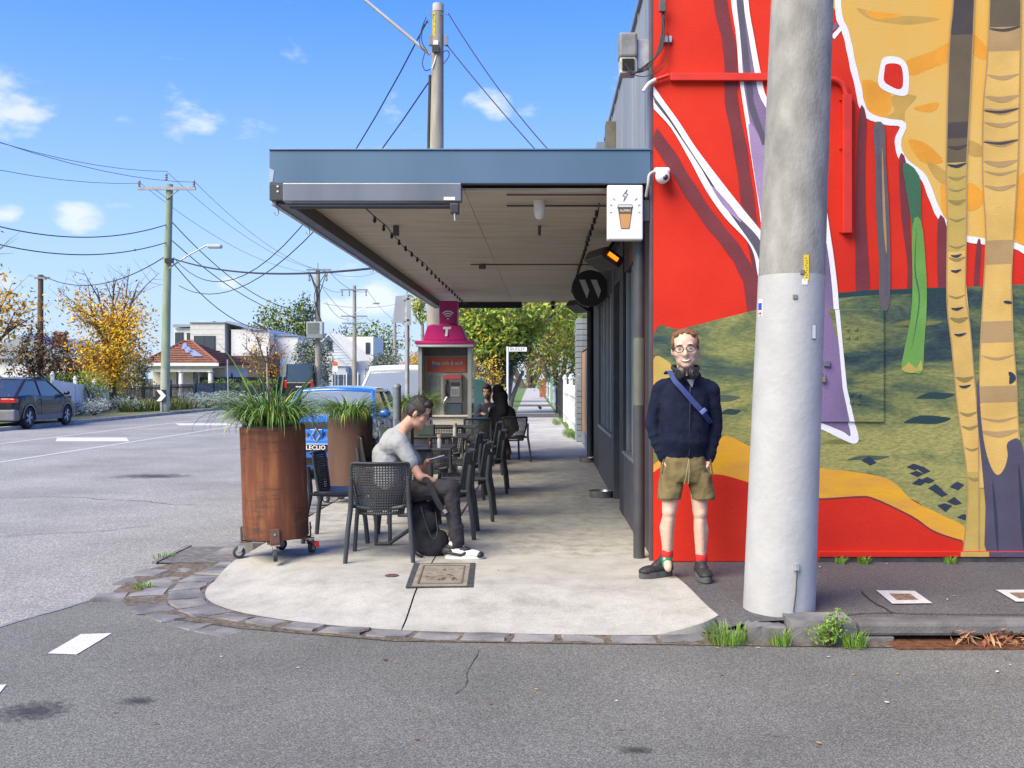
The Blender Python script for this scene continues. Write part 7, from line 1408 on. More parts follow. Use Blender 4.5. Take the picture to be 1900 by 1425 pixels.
shrub('autumn_shrub', 'yellow and orange autumn shrub beyond the white wagon', at(768, 80), (1.3, 1.2, 3.0), 2600, .10, [L_Y, L_G2, L_R, L_YG], (4, 3, 2, 2), 39)
for k, (px, Y, rx, h, ms, lab) in enumerate(((520, 150, 5, 10.2, [L_GR, L_YG, L_DK], 'broad dark green tree far behind the modern house'), (556, 155, 3.5, 12, [L_GR, L_DK], 'tall feathery green tree far behind the transformer pole'), (640, 175, 6, 9, [L_BR, L_OL2, L_DK], 'low brownish tree far behind the gabled house'), (705, 170, 7, 9.0, [L_GR, L_YG, L_DK], 'wide olive green tree far beyond the gabled house'))):
    shrub('distant_tree', lab, at(px, Y), (rx, 4, h), 2600, .28, ms, [3, 2, 2][:len(ms)], 40+k, cat='tree')
cyp = MB(); rr = random.Random(3); PP = [V(rr.gauss(0, .28), rr.gauss(0, .28), z)*1 for z in [rr.uniform(.5, 8.6) for _ in range(900)]]; PP = [V(p.x*(1.3-p.z/8), p.y*(1.3-p.z/8), p.z) for p in PP]; ct = thing('cypress', 'slender dark cypress behind the transformer', 'tree', at(570, 120)); leaves(cyp, PP, [.16]*900, [0]*900, rr); cyp.build('crown', [L_DK], ct); mb = MB(); mb.tube([(0, 0, 0), (0, 0, 6)], [.12, .03], 6); mb.build('trunk', BARK, ct)
# street trees over the path beyond the shops
tree('street_tree', 'large light green street tree arching over the far footpath', (-3.1, 41, 0), 8.5, 2.7, .26, (1.6, 2, 4.7, 4.4, 4.5, 1.9), 12000, .12, [L_GL, L_YG, L_GR, L_Y], (8, 4, 1.6, .3), 51, bark=BARKP, limbs=14, subs=7, twigs=6, spread=.34, lean=(.35, 0))
shrub('street_tree', 'dense dark grey olive tree with several trunks beside the street name sign', (-1.75, 42.5, 1.1), (1.35, 1.3, 2.3), 6500, .065, [L_OL2, L_OL, L_DK, L_SI], (5, 4, 3, .6), 52, cat='tree')
oo = MB()
for k, (dx, a) in enumerate(((-.28, -.25), (-.05, .05), (.22, .2), (.4, .45))): oo.tube(spline([(dx*.6, 0, -1.1), (dx, .1, -.4), (dx+a, .1, .7)], 4), [.13, .12, .12, .11, .10, .09, .08, .07, .06], 8)
o = oo.build('trunk', BARKP, [q for q in bpy.data.objects if q.get('label', '').startswith('dense dark grey olive')][0], smooth=60); o['kind'] = 'stuff'
shrub('autumn_shrub', 'thin yellow and brown autumn shrub beside the telephone booth', at(902, 34), (.8, .6, 1.9), 1100, .055, [L_Y, L_BR, L_YG], (3, 3, 3), 53); shrub('hedge_tree', 'yellow green garden tree overhanging the far fences', (2.2, 44, .4), (2.0, 4, 3.6), 6000, .085, [L_YG, L_GR, L_BR, L_GL, L_Y], (5, 2, 2, 4, 1), 54, cat='tree'); shrub('hedge_tree', 'brown and green garden tree far along the fences', (1.0, 70, .2), (3.0, 5, 5.5), 4500, .13, [L_BR, L_YG, L_GR], (3, 3, 3), 55, cat='tree')
tree('street_tree', 'second green street tree further along the far footpath', (-2.9, 62, 0), 9, 3, .24, (.2, 0, 5.2, 4, 4, 2.6), 4200, .14, [L_GR, L_GL, L_DK], (4, 3, 2), 56, bark=BARKP, spread=.34); shrub('distant_tree', 'grey green tree closing the view at the end of the footpath', (-2.5, 150, 0), (9, 4, 11), 3200, .32, [L_OL2, L_GR, L_BR], (3, 3, 2), 57, cat='tree')
tree('gum_tree', 'slim pale gum tree behind the road sign', at(784, 50), 6.2, 4.2, .10, (-.2, 0, 4.9, 1.1, 1, 1.0), 420, .10, [L_GL, L_YG], (3, 2), 58, bark=BARKP, limbs=5)
# verge planting across the road
rr = random.Random(77)
for k, (px, py, r_, h_) in enumerate(((152, 768, 1.0, .55), (175, 770, .7, .5), (230, 764, .9, .55))): x, y = G(px, py); shrub('dusty_miller', ('low silver leaved shrub at the foot of the white fence', 'low silver leaved shrub behind the charcoal suv', 'low silver leaved shrub under the golden tree')[k], (x, y, 0), (r_, .6, h_), 900, .045, [L_SI, L_OL], (4, 1), 60+k)
x, y = G(168, 766); shrub('green_shrub', 'loose leafy green shrub in front of the white fence', (x, y+.5, 0), (.85, .7, 1.35), 1300, .05, [L_GL, L_GR, L_OL], (3, 3, 2), 70)
for k, px in enumerate((238, 258, 280, 302, 322, 340)): x, y = G(px, 764-k*1.0); tuft('grass_clump', 'spiky green grass clump in the row before the picket fence', (x, y, 0), 170, .62, .45, [LG[0], LG[2], mat('grass_straw', (.26, .22, .09), .8, var=.2)], 80+k, .012, 'plant', 'spiky grass clumps along the far kerb')
for k, px in enumerate((362, 385, 408, 432, 470)): x, y = G(px, 757-k*.8); shrub('dusty_miller', ('silver leaved shrub nearest the black and white chevron', 'silver leaved shrub, second from the chevron', 'silver leaved shrub, third from the chevron', 'silver leaved shrub, fourth from the chevron', 'silver leaved shrub, fifth from the chevron')[k], (x, y, 0), (1.0, .8, .62), 1000, .055, [L_SI, L_SI, L_GL], (4, 3, 1), 90+k)
# weeds at the kerb and the wall foot
WG = [mat('weed_green', (.10, .24, .02), .6, var=.2), mat('weed_light', (.20, .33, .04), .6, var=.2)]
for px, py, n, h, rd, lab in ((1350, 1192, 150, .12, .12, 'bright grass tuft between the pale ramp and the kerb blocks'), (1448, 1196, 60, .10, .06, 'small grass tuft at the joint of the kerb blocks')):
    x, y = G(px, py, -.11); tuft('weed_tuft', lab, (x, y, -.11), n, h, rd, WG, int(px), .003)
x, y = G(1540, 1198, -.1); shrub('leafy_weed', 'leafy bright green weed growing against the large kerb block', (x, y+.03, -.11), (.16, .06, .17), 420, .014, WG, (2, 3), 95, cat='weed'); x, y = G(1585, 1200, -.11); tuft('weed_tuft', 'feathery weed beside the drain opening', (x, y, -.11), 120, .09, .07, WG, 96, .003)
for px, n, lab in ((1560, 50, 'tiny weed at the wall foot nearest the pole'), (1603, 90, 'bushier weed at the foot of the red flashing'), (1762, 70, 'small weed at the foot of the yellow painted trunk')): x, y = G(px, 1045); tuft('weed_tuft', lab, (x, 7.93, 0), n, .055, .05, WG, px, .004)
for px, py, n, lab in ((265, 1092, 60, 'grass sprig at the outer edge of the pitchers'), (305, 1036, 50, 'grass sprig in front of the gutter grate'), (500, 1035, 30, 'grass sprig beside the castors of the leaning planter')): x, y = G(px, py, RZ); tuft('weed_tuft', lab, (x, y, RZ), n, .05, .09, WG, px, .004)
for px, py, n, lab in ((1212, 835, 0, ''),): pass
for k, (x0, y0) in enumerate(((.62, 24.6), (.5, 31.5), (-.98, 26.0))): tuft('grass_edge', ('grass strip at the foot of the white picket fence', 'grass strip at the foot of the black fence', 'grass clump at the path edge past the booth')[k], (x0+bend(y0), y0+1.2, 0), 260, .16, .5, WG, 130+k, .008).scale = (.28, 3.2, 1)

# ------------------------------------------------------------------ poles and wires
TIM = mat('timber_pole', (.22, .20, .17), .85, col2=(.36, .335, .29), vscale=6, bump=.5, bscale=30, stretch=(1, 1, .15)); TIMG = mat('treated_pole', (.20, .26, .17), .85, col2=(.30, .37, .26), vscale=5, bump=.3, stretch=(1, 1, .2)); INS = mat('insulator', (.22, .23, .24), .4, var=.1); WIRE = mat('wire_black', (.03, .03, .034), .6, var=0); WIREG = mat('wire_grey', (.16, .17, .19), .6, var=0); LICH = mat('lichen', (.42, .36, .03), .9, var=.3, vscale=20)
def wire(a, b, sag, label, r=.018, m=None, n=18, group='overhead wires'):
    a, b = Vector(a), Vector(b); mb = MB(); mb.tube([a.lerp(b, i/n)-V(0, 0, sag*4*(i/n)*(1-i/n)) for i in range(n+1)], r, 5); return mb.build('overhead_wire', m or WIRE, smooth=60, label=label, cat='wire', group=group)
gp = thing('utility_pole', 'green treated utility pole with a grey crossarm and street lamp', 'pole', (-16.75, 44, 0)); sc = FPX/44.0; gz_ = lambda py: CAMH+(HY-py)/sc; gxx = lambda px: (px-CX)/sc+16.75
mb = MB(); mb.tube([(gxx(306), 0, 0), (gxx(309), 0, 5), (gxx(315), 0, gz_(342))], [.20, .18, .14], 14); mb.build('shaft', TIMG, gp, smooth=60); mb = MB(); mb.tube([(gxx(306), 0, .2), (gxx(306.6), 0, 1.9)], [.205, .198], 14); mb.build('sleeve', mat('pole_sleeve', (.34, .38, .32), .7, var=.1), gp, smooth=60)
mb = MB(); mb.box((gxx(312), -.16, gz_(351)), (gxx(365)-gxx(258), .10, .13)); ca = mb.build('crossarm', mat('arm_grey', (.33, .34, .35), .7, var=.1), gp)
for px in (261, 311, 362): mb = MB(); z0 = gz_(349); mb.lathe([(.03, 0), (.07, .05), (.05, .1), (.07, .15), (.05, .2), (.07, .25), (.03, .32)], (gxx(px), -.16, z0+(.3 if px == 311 else .0)), 8); mb.build('insulator', INS, ca, smooth=40)
for s in (-1, 1): mb = MB(); mb.tube([(gxx(313), -.17, gz_(370)), (gxx(313)+s*.52, -.17, gz_(353))], .025, 6); mb.build('brace', INS, gp)
mb = MB(); mb.tube(spline([(gxx(313), -.1, gz_(500)), (gxx(345), -.1, gz_(478)), (gxx(383), -.1, gz_(457)), (gxx(388), -.1, gz_(456))], 4), .035, 8); la = mb.build('lamp_arm', gal, gp, smooth=60); mb = MB(); mb.box((gxx(400), -.1, gz_(458)), (.62, .3, .16)); mb.build('lamp_head', mat('lamp_grey', (.42, .43, .45), .5, var=.1), gp, bevel=.05); mb = MB(); mb.box((gxx(318), -.25, gz_(485)), (.36, .15, .2)); mb.build('junction_box', INK, gp)
cs = thing('chevron_sign', 'black and white chevron sign at the foot of the green pole', 'sign', (gxx(303.5)-16.75, 43.7, 0)); s_ = sc
mb = MB(); mb.bx(-.235, .235, 0, .02, gz_(745), gz_(723)); mb.build('panel', INK, cs); zc_ = (gz_(745)+gz_(723))/2; mb = MB(); mb.prism([(-.20, zc_+.24), (.0, zc_+.24), (.22, zc_), (.0, zc_-.24), (-.20, zc_-.24), (.0, zc_)], 'y', -.006, -.001); mb.build('chevron', WL, cs); mb = MB(); mb.bx(-.03, .03, .021, .06, 0, gz_(725)); mb.build('stake', gal, cs)
p2 = thing('utility_pole', 'grey timber pole carrying a transformer box far across the road', 'pole', (-15.9, 70, 0)); s2 = FPX/70.0; pz2 = lambda py: CAMH+(HY-py)/s2
mb = MB(); mb.tube([(0, 0, 0), (0, 0, pz2(500))], [.22, .15], 10); mb.build('shaft', TIM, p2, smooth=60); mb = MB(); mb.box((.1, -.17, pz2(501)), (1.7, .1, .12)); mb.build('crossarm', INS, p2); mb = MB(); mb.tube([(0, 0, pz2(500)), (0, 0, pz2(488))], .03, 6); mb.build('spike', INS, p2)
mb = MB(); mb.bx(-.62, .5, -.8, -.2, pz2(622), pz2(598)); tx = mb.build('transformer', mat('transformer_grey', (.42, .44, .45), .6, var=.1), p2, bevel=.03); mb = MB(); mb.bx(-.55, .28, -.82, -.802, pz2(620), pz2(600)); mb.build('radiator', mat('radiator_dark', (.12, .15, .15), .5, var=.1), tx); mb = MB(); mb.bx(-.6, .5, -.8, .2, pz2(628), pz2(622)-.01); mb.build('platform', INS, p2)
for k in range(5): mb = MB(); a = rr.uniform(-.5, .5); mb.tube(spline([(a, -.3, pz2(598)), (a*.4-.1, -.3, pz2(575)), (rr.uniform(-.2, .2), -.2, pz2(545)), (rr.choice((-.55, .65)), -.2, pz2(505))], 4), .03, 5); mb.build('lead', WIRE, p2, smooth=60)
for x in (-.55, .65): mb = MB(); mb.lathe([(.04, -.7), (.09, -.6), (.05, -.4), (.09, -.25), (.04, 0)], (x, -.2, pz2(504)), 6); mb.build('insulator', INS, p2)
p3 = thing('utility_pole', 'far timber pole with two crossarms and a small street lamp', 'pole', (-15.9, 83.5, 0)); s3 = FPX/83.5; pz3 = lambda py: CAMH+(HY-py)/s3
mb = MB(); mb.tube([(0, 0, 0), (0, 0, pz3(530))], [.2, .14], 10); mb.build('shaft', TIM, p3, smooth=60)
for py, w_ in ((538, 2.3), (587, 2.2), (600, 2.0)): mb = MB(); mb.box((0, -.15, pz3(py)), (w_, .1, .11)); mb.build('crossarm', INS, p3)
for x in (-1, -.4, 1.0): mb = MB(); mb.lathe([(.03, -.5), (.07, -.4), (.04, -.25), (.07, -.1), (.03, 0)], (x, -.15, pz3(539)), 6); mb.build('insulator', INS, p3)
mb = MB(); mb.tube([(0, -.1, pz3(582)), (1.5, -.1, pz3(563)), (1.7, -.1, pz3(563))], .03, 6); mb.build('lamp_arm', gal, p3); mb = MB(); mb.box((1.85, -.1, pz3(563)), (.5, .25, .12)); mb.build('lamp_head', INS, p3, bevel=.03)
p4_ = thing('utility_pole', 'distant slim timber pole seen behind the road sign', 'pole', (-16.2, 108, 0)); mb = MB(); mb.tube([(0, 0, 0), (0, 0, 8.4)], [.22, .16], 8); mb.build('shaft', TIM, p4_, smooth=60); mb = MB(); mb.box((.2, -.2, 4.7), (1.2, .1, .1)); mb.build('crossarm', INS, p4_)
bpz = thing('utility_pole', 'brown timber pole half hidden by the golden trees', 'pole', at(74, 60)); mb = MB(); mb.tube([(0, 0, 0), (.05, 0, 7.7)], [.2, .15], 10); mb.build('shaft', mat('pole_brown', (.12, .085, .06), .9, var=.2), bpz, smooth=60); mb = MB(); mb.box((.2, -.15, 7.5), (.9, .1, .12)); mb.build('crossarm', INS, bpz)
# weathered timber pole behind the verandah
tp = thing('utility_pole', 'tall weathered timber pole rising behind the verandah', 'pole', (-2.36, 21.5, 0)); st = FPX/21.5; tz = lambda py: CAMH+(HY-py)/st; tx_ = lambda px: (px-CX)/st+2.36
mb = MB(); mb.tube([(tx_(808), 0, 0), (tx_(809), 0, 5), (tx_(813), 0, tz(14))], [.235, .165, .118], 16); mb.build('shaft', TIM, tp, smooth=60); mb = MB(); mb.tube([(tx_(813), 0, tz(22)), (tx_(813), 0, tz(8))], [.125, .12], 16); mb.build('cap', mat('cap_pale', (.42, .40, .37), .8, var=.1), tp, smooth=60)
mb = MB(); mb.lathe([(.1215, tz(96)), (.1265, tz(60)), (.121, tz(24))], (tx_(812.5), .0, 0), 16); mb.v = [v for v in mb.v]; keep = [f for f in mb.f if sum(mb.v[i][0]-tx_(812.5) for i in f)/4 < -.03 and sum(mb.v[i][1] for i in f)/4 < .06]; mb.f = keep; mb.mi = [0]*len(keep); mb.build('lichen_streak', LICH, tp, smooth=60)
mb = MB(); mb.box((tx_(810), -.16, tz(95)), (.15, .06, .15)); mb.build('fuse_box', INK, tp); mb = MB(); mb.box((tx_(810), -.14, tz(83)), (.1, .02, .09)); mb.build('tag', WPL, tp)
for px in (799, 828): mb = MB(); mb.box((tx_(px), 0, tz(75)), (.07, .12, .22)); mb.build('insulator', INS, tp)
mb = MB(); mb.tube([(tx_(798), -.05, tz(102)), (tx_(675), -.1, tz(0)), (tx_(560), -.12, tz(-70))], [.04, .035, .03], 8); mb.build('lamp_arm', mat('arm_pale', (.45, .44, .42), .6, metal=.2, var=.1), tp, smooth=60); mb = MB(); mb.box((tx_(545), -.12, tz(-74)), (.5, .25, .12)); mb.build('lamp_head', MATS['lamp_grey'], tp, bevel=.04)
mb = MB(); mb.tube([(tx_(798), -.02, tz(140)), (tx_(795.5), -.02, tz(250)), (tx_(794), -.02, .5)], .03, 6); mb.build('cable_guard', WIRE, tp, smooth=60)
for k, q in enumerate(([(792, 36), (783, 60), (780, 85), (790, 98)], [(797, 45), (787, 52), (784, 80), (796, 102)], [(790, 100), (785, 120), (790, 134), (800, 132)], [(822, 100), (832, 98), (834, 108), (824, 122)], [(803, 130), (807, 120), (811, 105)])): mb = MB(); mb.tube(spline([(tx_(a), -.13, tz(b)) for a, b in q], 4), .011 if k < 4 else .014, 5); mb.build('lead', WIRE if k < 4 else WPL, tp, smooth=60)
for px in (795, 832): mb = MB(); mb.tube([(tx_(813), -.1, tz(30)), (tx_(px), -.1, tz(30)), (tx_(px), -.1, tz(22))], .01, 5); mb.build('bracket', INS, tp)
def gpt(px, py, Y): return P(px, py, Y)
wire(gpt(261, 340, 44), (-18.0, 2, 9.6), 2.1, 'thin high wire from the left insulator of the green pole', .012, WIREG); wire(gpt(311, 318, 44), (-16.7, 2, 10.3), 2.1, 'thin high wire from the top insulator of the green pole', .012, WIREG); wire(gpt(362, 338, 44), (-15.4, 2, 9.6), 1.9, 'thin high wire from the right insulator of the green pole', .012, WIREG)
wire(gpt(312, 416, 44), gpt(-60, 404, 34), .62, 'upper thick black cable leaving the green pole past the golden tree', .022); wire(gpt(312, 449, 44), gpt(-60, 438, 34), .6, 'lower thick black cable leaving the green pole past the golden tree', .022); wire(gpt(305, 477, 44), gpt(78, 511, 60), .9, 'sagging service cable from the green pole to the brown pole', .024)
wire(gpt(320, 413, 44), gpt(586, 575, 70), 1.2, 'upper black cable from the green pole down to the transformer pole', .022); wire(gpt(320, 447, 44), gpt(586, 592, 70), .9, 'middle black cable from the green pole down to the transformer pole', .022); wire(gpt(322, 489, 44), gpt(586, 560, 70), 2.4, 'deeply sagging cable from the green pole to the transformer pole', .022)
for k, (a, b) in enumerate((((261, 340), (573, 505)), ((311, 320), (592, 500)), ((362, 338), (612, 505)))): wire(gpt(*a, 44), gpt(*b, 70), .8, ('thin high wire between the left ends of the crossarms of green and transformer poles', 'thin high wire between the tops of green and transformer poles', 'thin high wire between the right ends of the crossarms of green and transformer poles')[k], .011, WIREG)
wire(gpt(322, 480, 44), (-2.5, 21.5, 4.0), .45, 'thick cable crossing the road from the green pole to behind the verandah', .03); wire(gpt(322, 478, 44), (tx_(793)-2.36, 21.5, tz(38)), 2.9, 'sagging cable from the green pole up to the top of the weathered pole', .016); wire(gpt(332, 530, 44), (tx_(797)-2.36, 21.5, tz(150)), 1.9, 'lower sagging cable from the green pole up to the weathered pole', .016)
wire((tx_(832)-2.36, 21.5, tz(25)), (1.3, 20.0, 4.9), .35, 'black service wire from the pole top down to the shop roof', .012); wire((tx_(828)-2.36, 21.5, tz(82)), (1.1, 20.2, 4.75), .1, 'lower black service wire from the pole down to the shop roof', .012)
for k, (a, b, y0) in enumerate((((573, 505), (636, 541), 0), ((612, 505), (682, 541), 0), ((590, 520), (660, 590), 0), ((605, 560), (648, 590), 0))): wire(gpt(*a, 70), gpt(*b, 83.5), .5, ('left high wire on the crossarms from transformer pole to far pole', 'right high wire on the crossarms from transformer pole to far pole', 'low cable from the transformer pole to the far pole', 'sagging cable from the transformer to the far pole')[k], .016)
for k, (a, b) in enumerate((((600, 563), (750, 560)), ((682, 539), (745, 600)), ((680, 590), (760, 625)), ((600, 502), (700, 505)))): wire(gpt(*a, 83.5), gpt(*b, 108), .5, ('level wire passing behind the road sign', 'falling wire from the high crossarm of the far pole', 'falling wire from the low crossarm of the far pole', 'level wire running from the transformer pole top')[k], .016, WIREG)

# ------------------------------------------------------------------ fences and houses across the road
WPAINT = mat('fence_white', (.70, .70, .68), .6, var=.06, vscale=3); DPICK = mat('picket_charcoal', (.035, .036, .040), .6, var=.12); GFEN = mat('fence_grey', (.15, .15, .155), .6, var=.08)
def fence(name, label, a, b, h0, h1, m, pitch, pw, post=None, panel=None, finial=True, cat='fence', posts=3, pn='picket', cap=False):
    a, b = V(*a, 0), V(*b, 0); L = (b-a).length; t = thing(name, label, cat, a, math.atan2((b-a).y, (b-a).x)); n = int(L/pitch)
    for i in range(n+1):
        x = L*i/n; h = h0+(h1-h0)*i/n; mb = MB(); mb.prism([(x-pw/2, .05), (x+pw/2, .05), (x+pw/2, h-.05), (x, h), (x-pw/2, h-.05)] if finial else [(x-pw/2, .05), (x+pw/2, .05), (x+pw/2, h), (x-pw/2, h)], 'y', -.012, .012); mb.build(pn, panel or m, t)
    for z in (.25, .8): mb = MB(); mb.prism([(0, z*h0-.04), (L, z*h1-.04), (L, z*h1+.04), (0, z*h0+.04)], 'y', .013, .05); mb.build('rail', m, t)
    for i in range(posts):
        x = L*i/max(1, posts-1); h = h0+(h1-h0)*i/max(1, posts-1)+.18; mb = MB(); mb.bx(x-.06, x+.06, -.06, .06, 0, h); po_ = mb.build('post', post or m, t); mb = MB(); mb.lathe([(.085, h), (.085, h+.03), (.05, h+.06), (.055, h+.1), (.001, h+.14)], (x, 0, 0), 8); mb.build('finial', post or m, po_, smooth=40)
    return t
fence('board_fence', 'white board fence with capped posts sloping down to the golden tree', (-18.5, 37.5), G(204, 758), 1.42, .95, WPAINT, .30, .295, posts=4, finial=False, pn='board')
fence('picket_fence', 'charcoal picket fence behind the green utility pole', G(213, 749), G(362, 743.5), 1.05, 1.15, DPICK, .125, .07, posts=4)
fence('panel_fence', 'grey panel fence with black finial posts before the bungalow', G(363, 743.5), G(575, 733.5), 1.15, 1.2, GFEN, .62, .61, post=DPICK, posts=9, finial=False, pn='panel')
fence('paling_fence', 'tall dark paling fence behind the panel fence', at(362, 76)[:2], at(560, 80)[:2], 1.55, 1.6, DPICK, .2, .19, posts=4, finial=False, pn='paling')
fence('picket_fence', 'tall dark pickets beside the golden tree trunk', G(216, 750), G(240, 750), 1.5, 1.5, DPICK, .14, .08, posts=2)
for k, px in enumerate((380, 402, 425, 448, 470, 500)): x, y = G(px, 741); shrub('box_plant', 'small bright green plant showing over the grey panel fence', (x, y+.7, .75), (.55, .3, .55), 260, .05, [L_GL, L_GR], (3, 2), 150+k, group='plants over the panel fence')
for px, py in ((424, 667), (497, 674)): 
    sgp = thing('sign_pole', 'thin %s galvanised sign pole beyond the long strappy plant' % ('taller' if px < 450 else 'shorter'), 'pole', at(px, 48)); mb = MB(); mb.tube([(0, 0, 0), (-.05, 0, CAMH+(HY-py)/FPX*48)], .035, 8); mb.build('shaft', gal, sgp, smooth=60)
RTILE = mat('roof_tile', (.20, .085, .055), .8, col2=(.28, .135, .09), vscale=4, bump=.3); CREAM = mat('house_cream', (.66, .63, .54), .7, var=.06); WHT = mat('house_white', (.70, .70, .69), .7, var=.05); WHTB = mat('house_block', (.58, .57, .54), .75, var=.06, vscale=2); DBRK = mat('dark_brick', (.055, .05, .05), .85, col2=(.10, .09, .085), vscale=12); DWIN = mat('house_glass', (.035, .045, .055), .08, var=0, spec=.9); METR = mat('roof_metal', (.33, .36, .40), .4, metal=.4, var=.08); PV = mat('solar', (.30, .33, .40), .12, var=.05, coat=.6)
# bungalow
YB = 74.0; bu = thing('bungalow', 'cream bungalow with a terracotta tiled hip roof and porch columns', 'house', (0, YB, 0)); kb = YB/FPX; bX = lambda px: (px-CX)*kb; bZ = lambda py: CAMH+(HY-py)*kb
mb = MB(); mb.bx(bX(268), bX(352), 1.6, 9, 0, bZ(676)); mb.build('wall', CREAM, bu); mb = MB(); mb.bx(bX(352), bX(392), 3.2, 9, 0, bZ(676)); mb.build('wall', WHT, bu)
mb = MB(); e0, e1 = bX(262), bX(404); ez = bZ(674); ap0, ap1 = V(bX(296), 5, bZ(630)), V(bX(312), 5, bZ(630))
c_ = [V(e0, 0, ez), V(e1, 0, ez), V(e1, 10, ez), V(e0, 10, ez)]; mb.poly([c_[0], c_[1], ap1, ap0]); mb.poly([c_[1], c_[2], ap1]); mb.poly([c_[2], c_[3], ap0, ap1]); mb.poly([c_[3], c_[0], ap0]); rf = mb.build('roof', RTILE, bu)
for i in range(12):                             # tile courses stand proud
    t0 = i/12; a, b = c_[0].lerp(ap0, t0), c_[1].lerp(ap1, t0); mb = MB(); mb.tube([a+V(0, -.02, .05), b+V(0, -.02, .05)], .05, 6); mb.build('tile_course', RTILE, rf)
for i in range(12): t0 = i/12; mb = MB(); mb.tube([c_[1].lerp(ap1, t0)+V(.02, 0, .05), c_[2].lerp(ap1, t0)+V(.02, 0, .05)], .05, 6); mb.build('tile_course', RTILE, rf)
for a, b in ((c_[1], ap1), (ap0, ap1), (c_[0], ap0)): mb = MB(); mb.tube([a+V(0, 0, .06), b+V(0, 0, .06)], .10, 8); mb.build('ridge', mat('ridge_tile', (.22, .08, .05), .8, var=.2), rf, smooth=60)
mb = MB(); mb.bx(e0-.1, e1+.1, -.12, .0, ez-.2, ez+.02); mb.build('gutter', WHT, bu); mb = MB(); mb.bx(e0, e1-.2, .05, 3, ez-.32, ez-.21); mb.build('eave', CREAM, bu); mb = MB(); mb.bx(e0, e1-.5, .2, .5, bZ(690), ez-.33); mb.build('porch_beam', CREAM, bu)
for px in (333, 388): mb = MB(); mb.lathe([(.26, 0), (.26, .3), (.2, .4), (.17, bZ(692)), (.26, bZ(690)), (.26, bZ(688))], (bX(px), .35, 0), 14); mb.build('column', WHT, bu, smooth=40)
for px in (318, 350): mb = MB(); mb.bx(bX(px)-.25, bX(px)+.25, 1.5, 1.6, .9, 2.1); w_ = mb.build('window', WHT, bu); mb = MB(); mb.bx(bX(px)-.18, bX(px)+.18, 1.47, 1.498, .98, 2.02); mb.build('pane', DWIN, w_)
nr_ = (c_[1]-c_[0]).cross(ap0-c_[0]).normalized(); nr_ = nr_ if nr_.z > 0 else -nr_
def rpt(u_, v_, o=.14): return (c_[0].lerp(c_[1], u_)).lerp(ap0.lerp(ap1, u_), v_)+nr_*o
for k in range(3): mb = MB(); u0, u1, v0, v1 = .50+k*.14-.05, .50+k*.14+.085, .58-k*.17, .86-k*.17; q = [rpt(u0-.03, v0), rpt(u1, v0), rpt(u1-.10, v1), rpt(u0-.13, v1)]; mb.poly(q); mb.poly([p-nr_*.05 for p in q]); mb.build('solar_panel', PV, bu)
# modern white house
YH = 98.0; mh = thing('modern_house', 'two storey modern white block house with dark windows', 'house', (0, YH, 0)); kb = YH/FPX; hX = lambda px: (px-CX)*kb; hZ = lambda py: CAMH+(HY-py)*kb
def hbox(name, px0, px1, py0, py1, y0, y1, m, parent=mh): mb = MB(); mb.bx(hX(px0), hX(px1), y0, y1, max(0, hZ(py1)), hZ(py0)); return mb.build(name, m, parent)
hbox('wall', 353, 417, 599, 730, 0, 9, WHTB); hbox('wall', 316, 352.5, 608, 730, 1, 9, WHT); hbox('wall', 426, 497, 611, 730, .5, 9, WHT); hbox('wall', 498, 541, 621, 730, 2.5, 9, WHT); hbox('wall', 417.5, 425.5, 613, 730, 1.5, 9, DWIN)
hbox('lower_wing', 400, 520, 661, 730, -2.5, -.1, DBRK); hbox('roof_cap', 352, 418, 597.5, 599, -.15, 9, METR); hbox('roof_cap', 316, 348, 601, 606, .6, 9, METR); hbox('roof_cap', 498, 541, 619, 621, 2.3, 9, METR)
for px0, px1, py0, py1, y in ((361, 399, 624, 650, -.06), (319, 333, 617, 640, .94), (341, 351, 618, 645, .94)):
    w_ = hbox('window', px0-1, px1+1, py0-1, py1+1, y, y+.05, DPICK); hbox('pane', px0+.6, (px0+px1)/2-.4, py0+.6, py1-.6, y-.02, y-.002, DWIN, w_); hbox('pane', (px0+px1)/2+.4, px1-.6, py0+.6, py1-.6, y-.02, y-.002, DWIN, w_)
mb = MB(); mb.prism([(hX(419), hZ(595)), (hX(419), hZ(599)), (hX(470), hZ(612)), (hX(494), hZ(612)), (hX(470), hZ(609))], 'y', .2, 6); mb.build('skillion_roof', METR, mh); mb = MB(); mb.tube([(hX(468), .3, hZ(597)), (hX(494), .3, hZ(611))], .09, 6); mb.build('roof_frame', DPICK, mh); mb = MB(); mb.bx(hX(382), hX(386), 2, 2.4, hZ(599), hZ(594)); mb.build('flue', DPICK, mh)
for k in range(6): hbox('block_course', 353.2, 416.8, 602+k*9, 602.4+k*9, -.012, -.001, mat('course_grey', (.42, .41, .39), .8, var=0))  # thin greyer strips mark the block courses
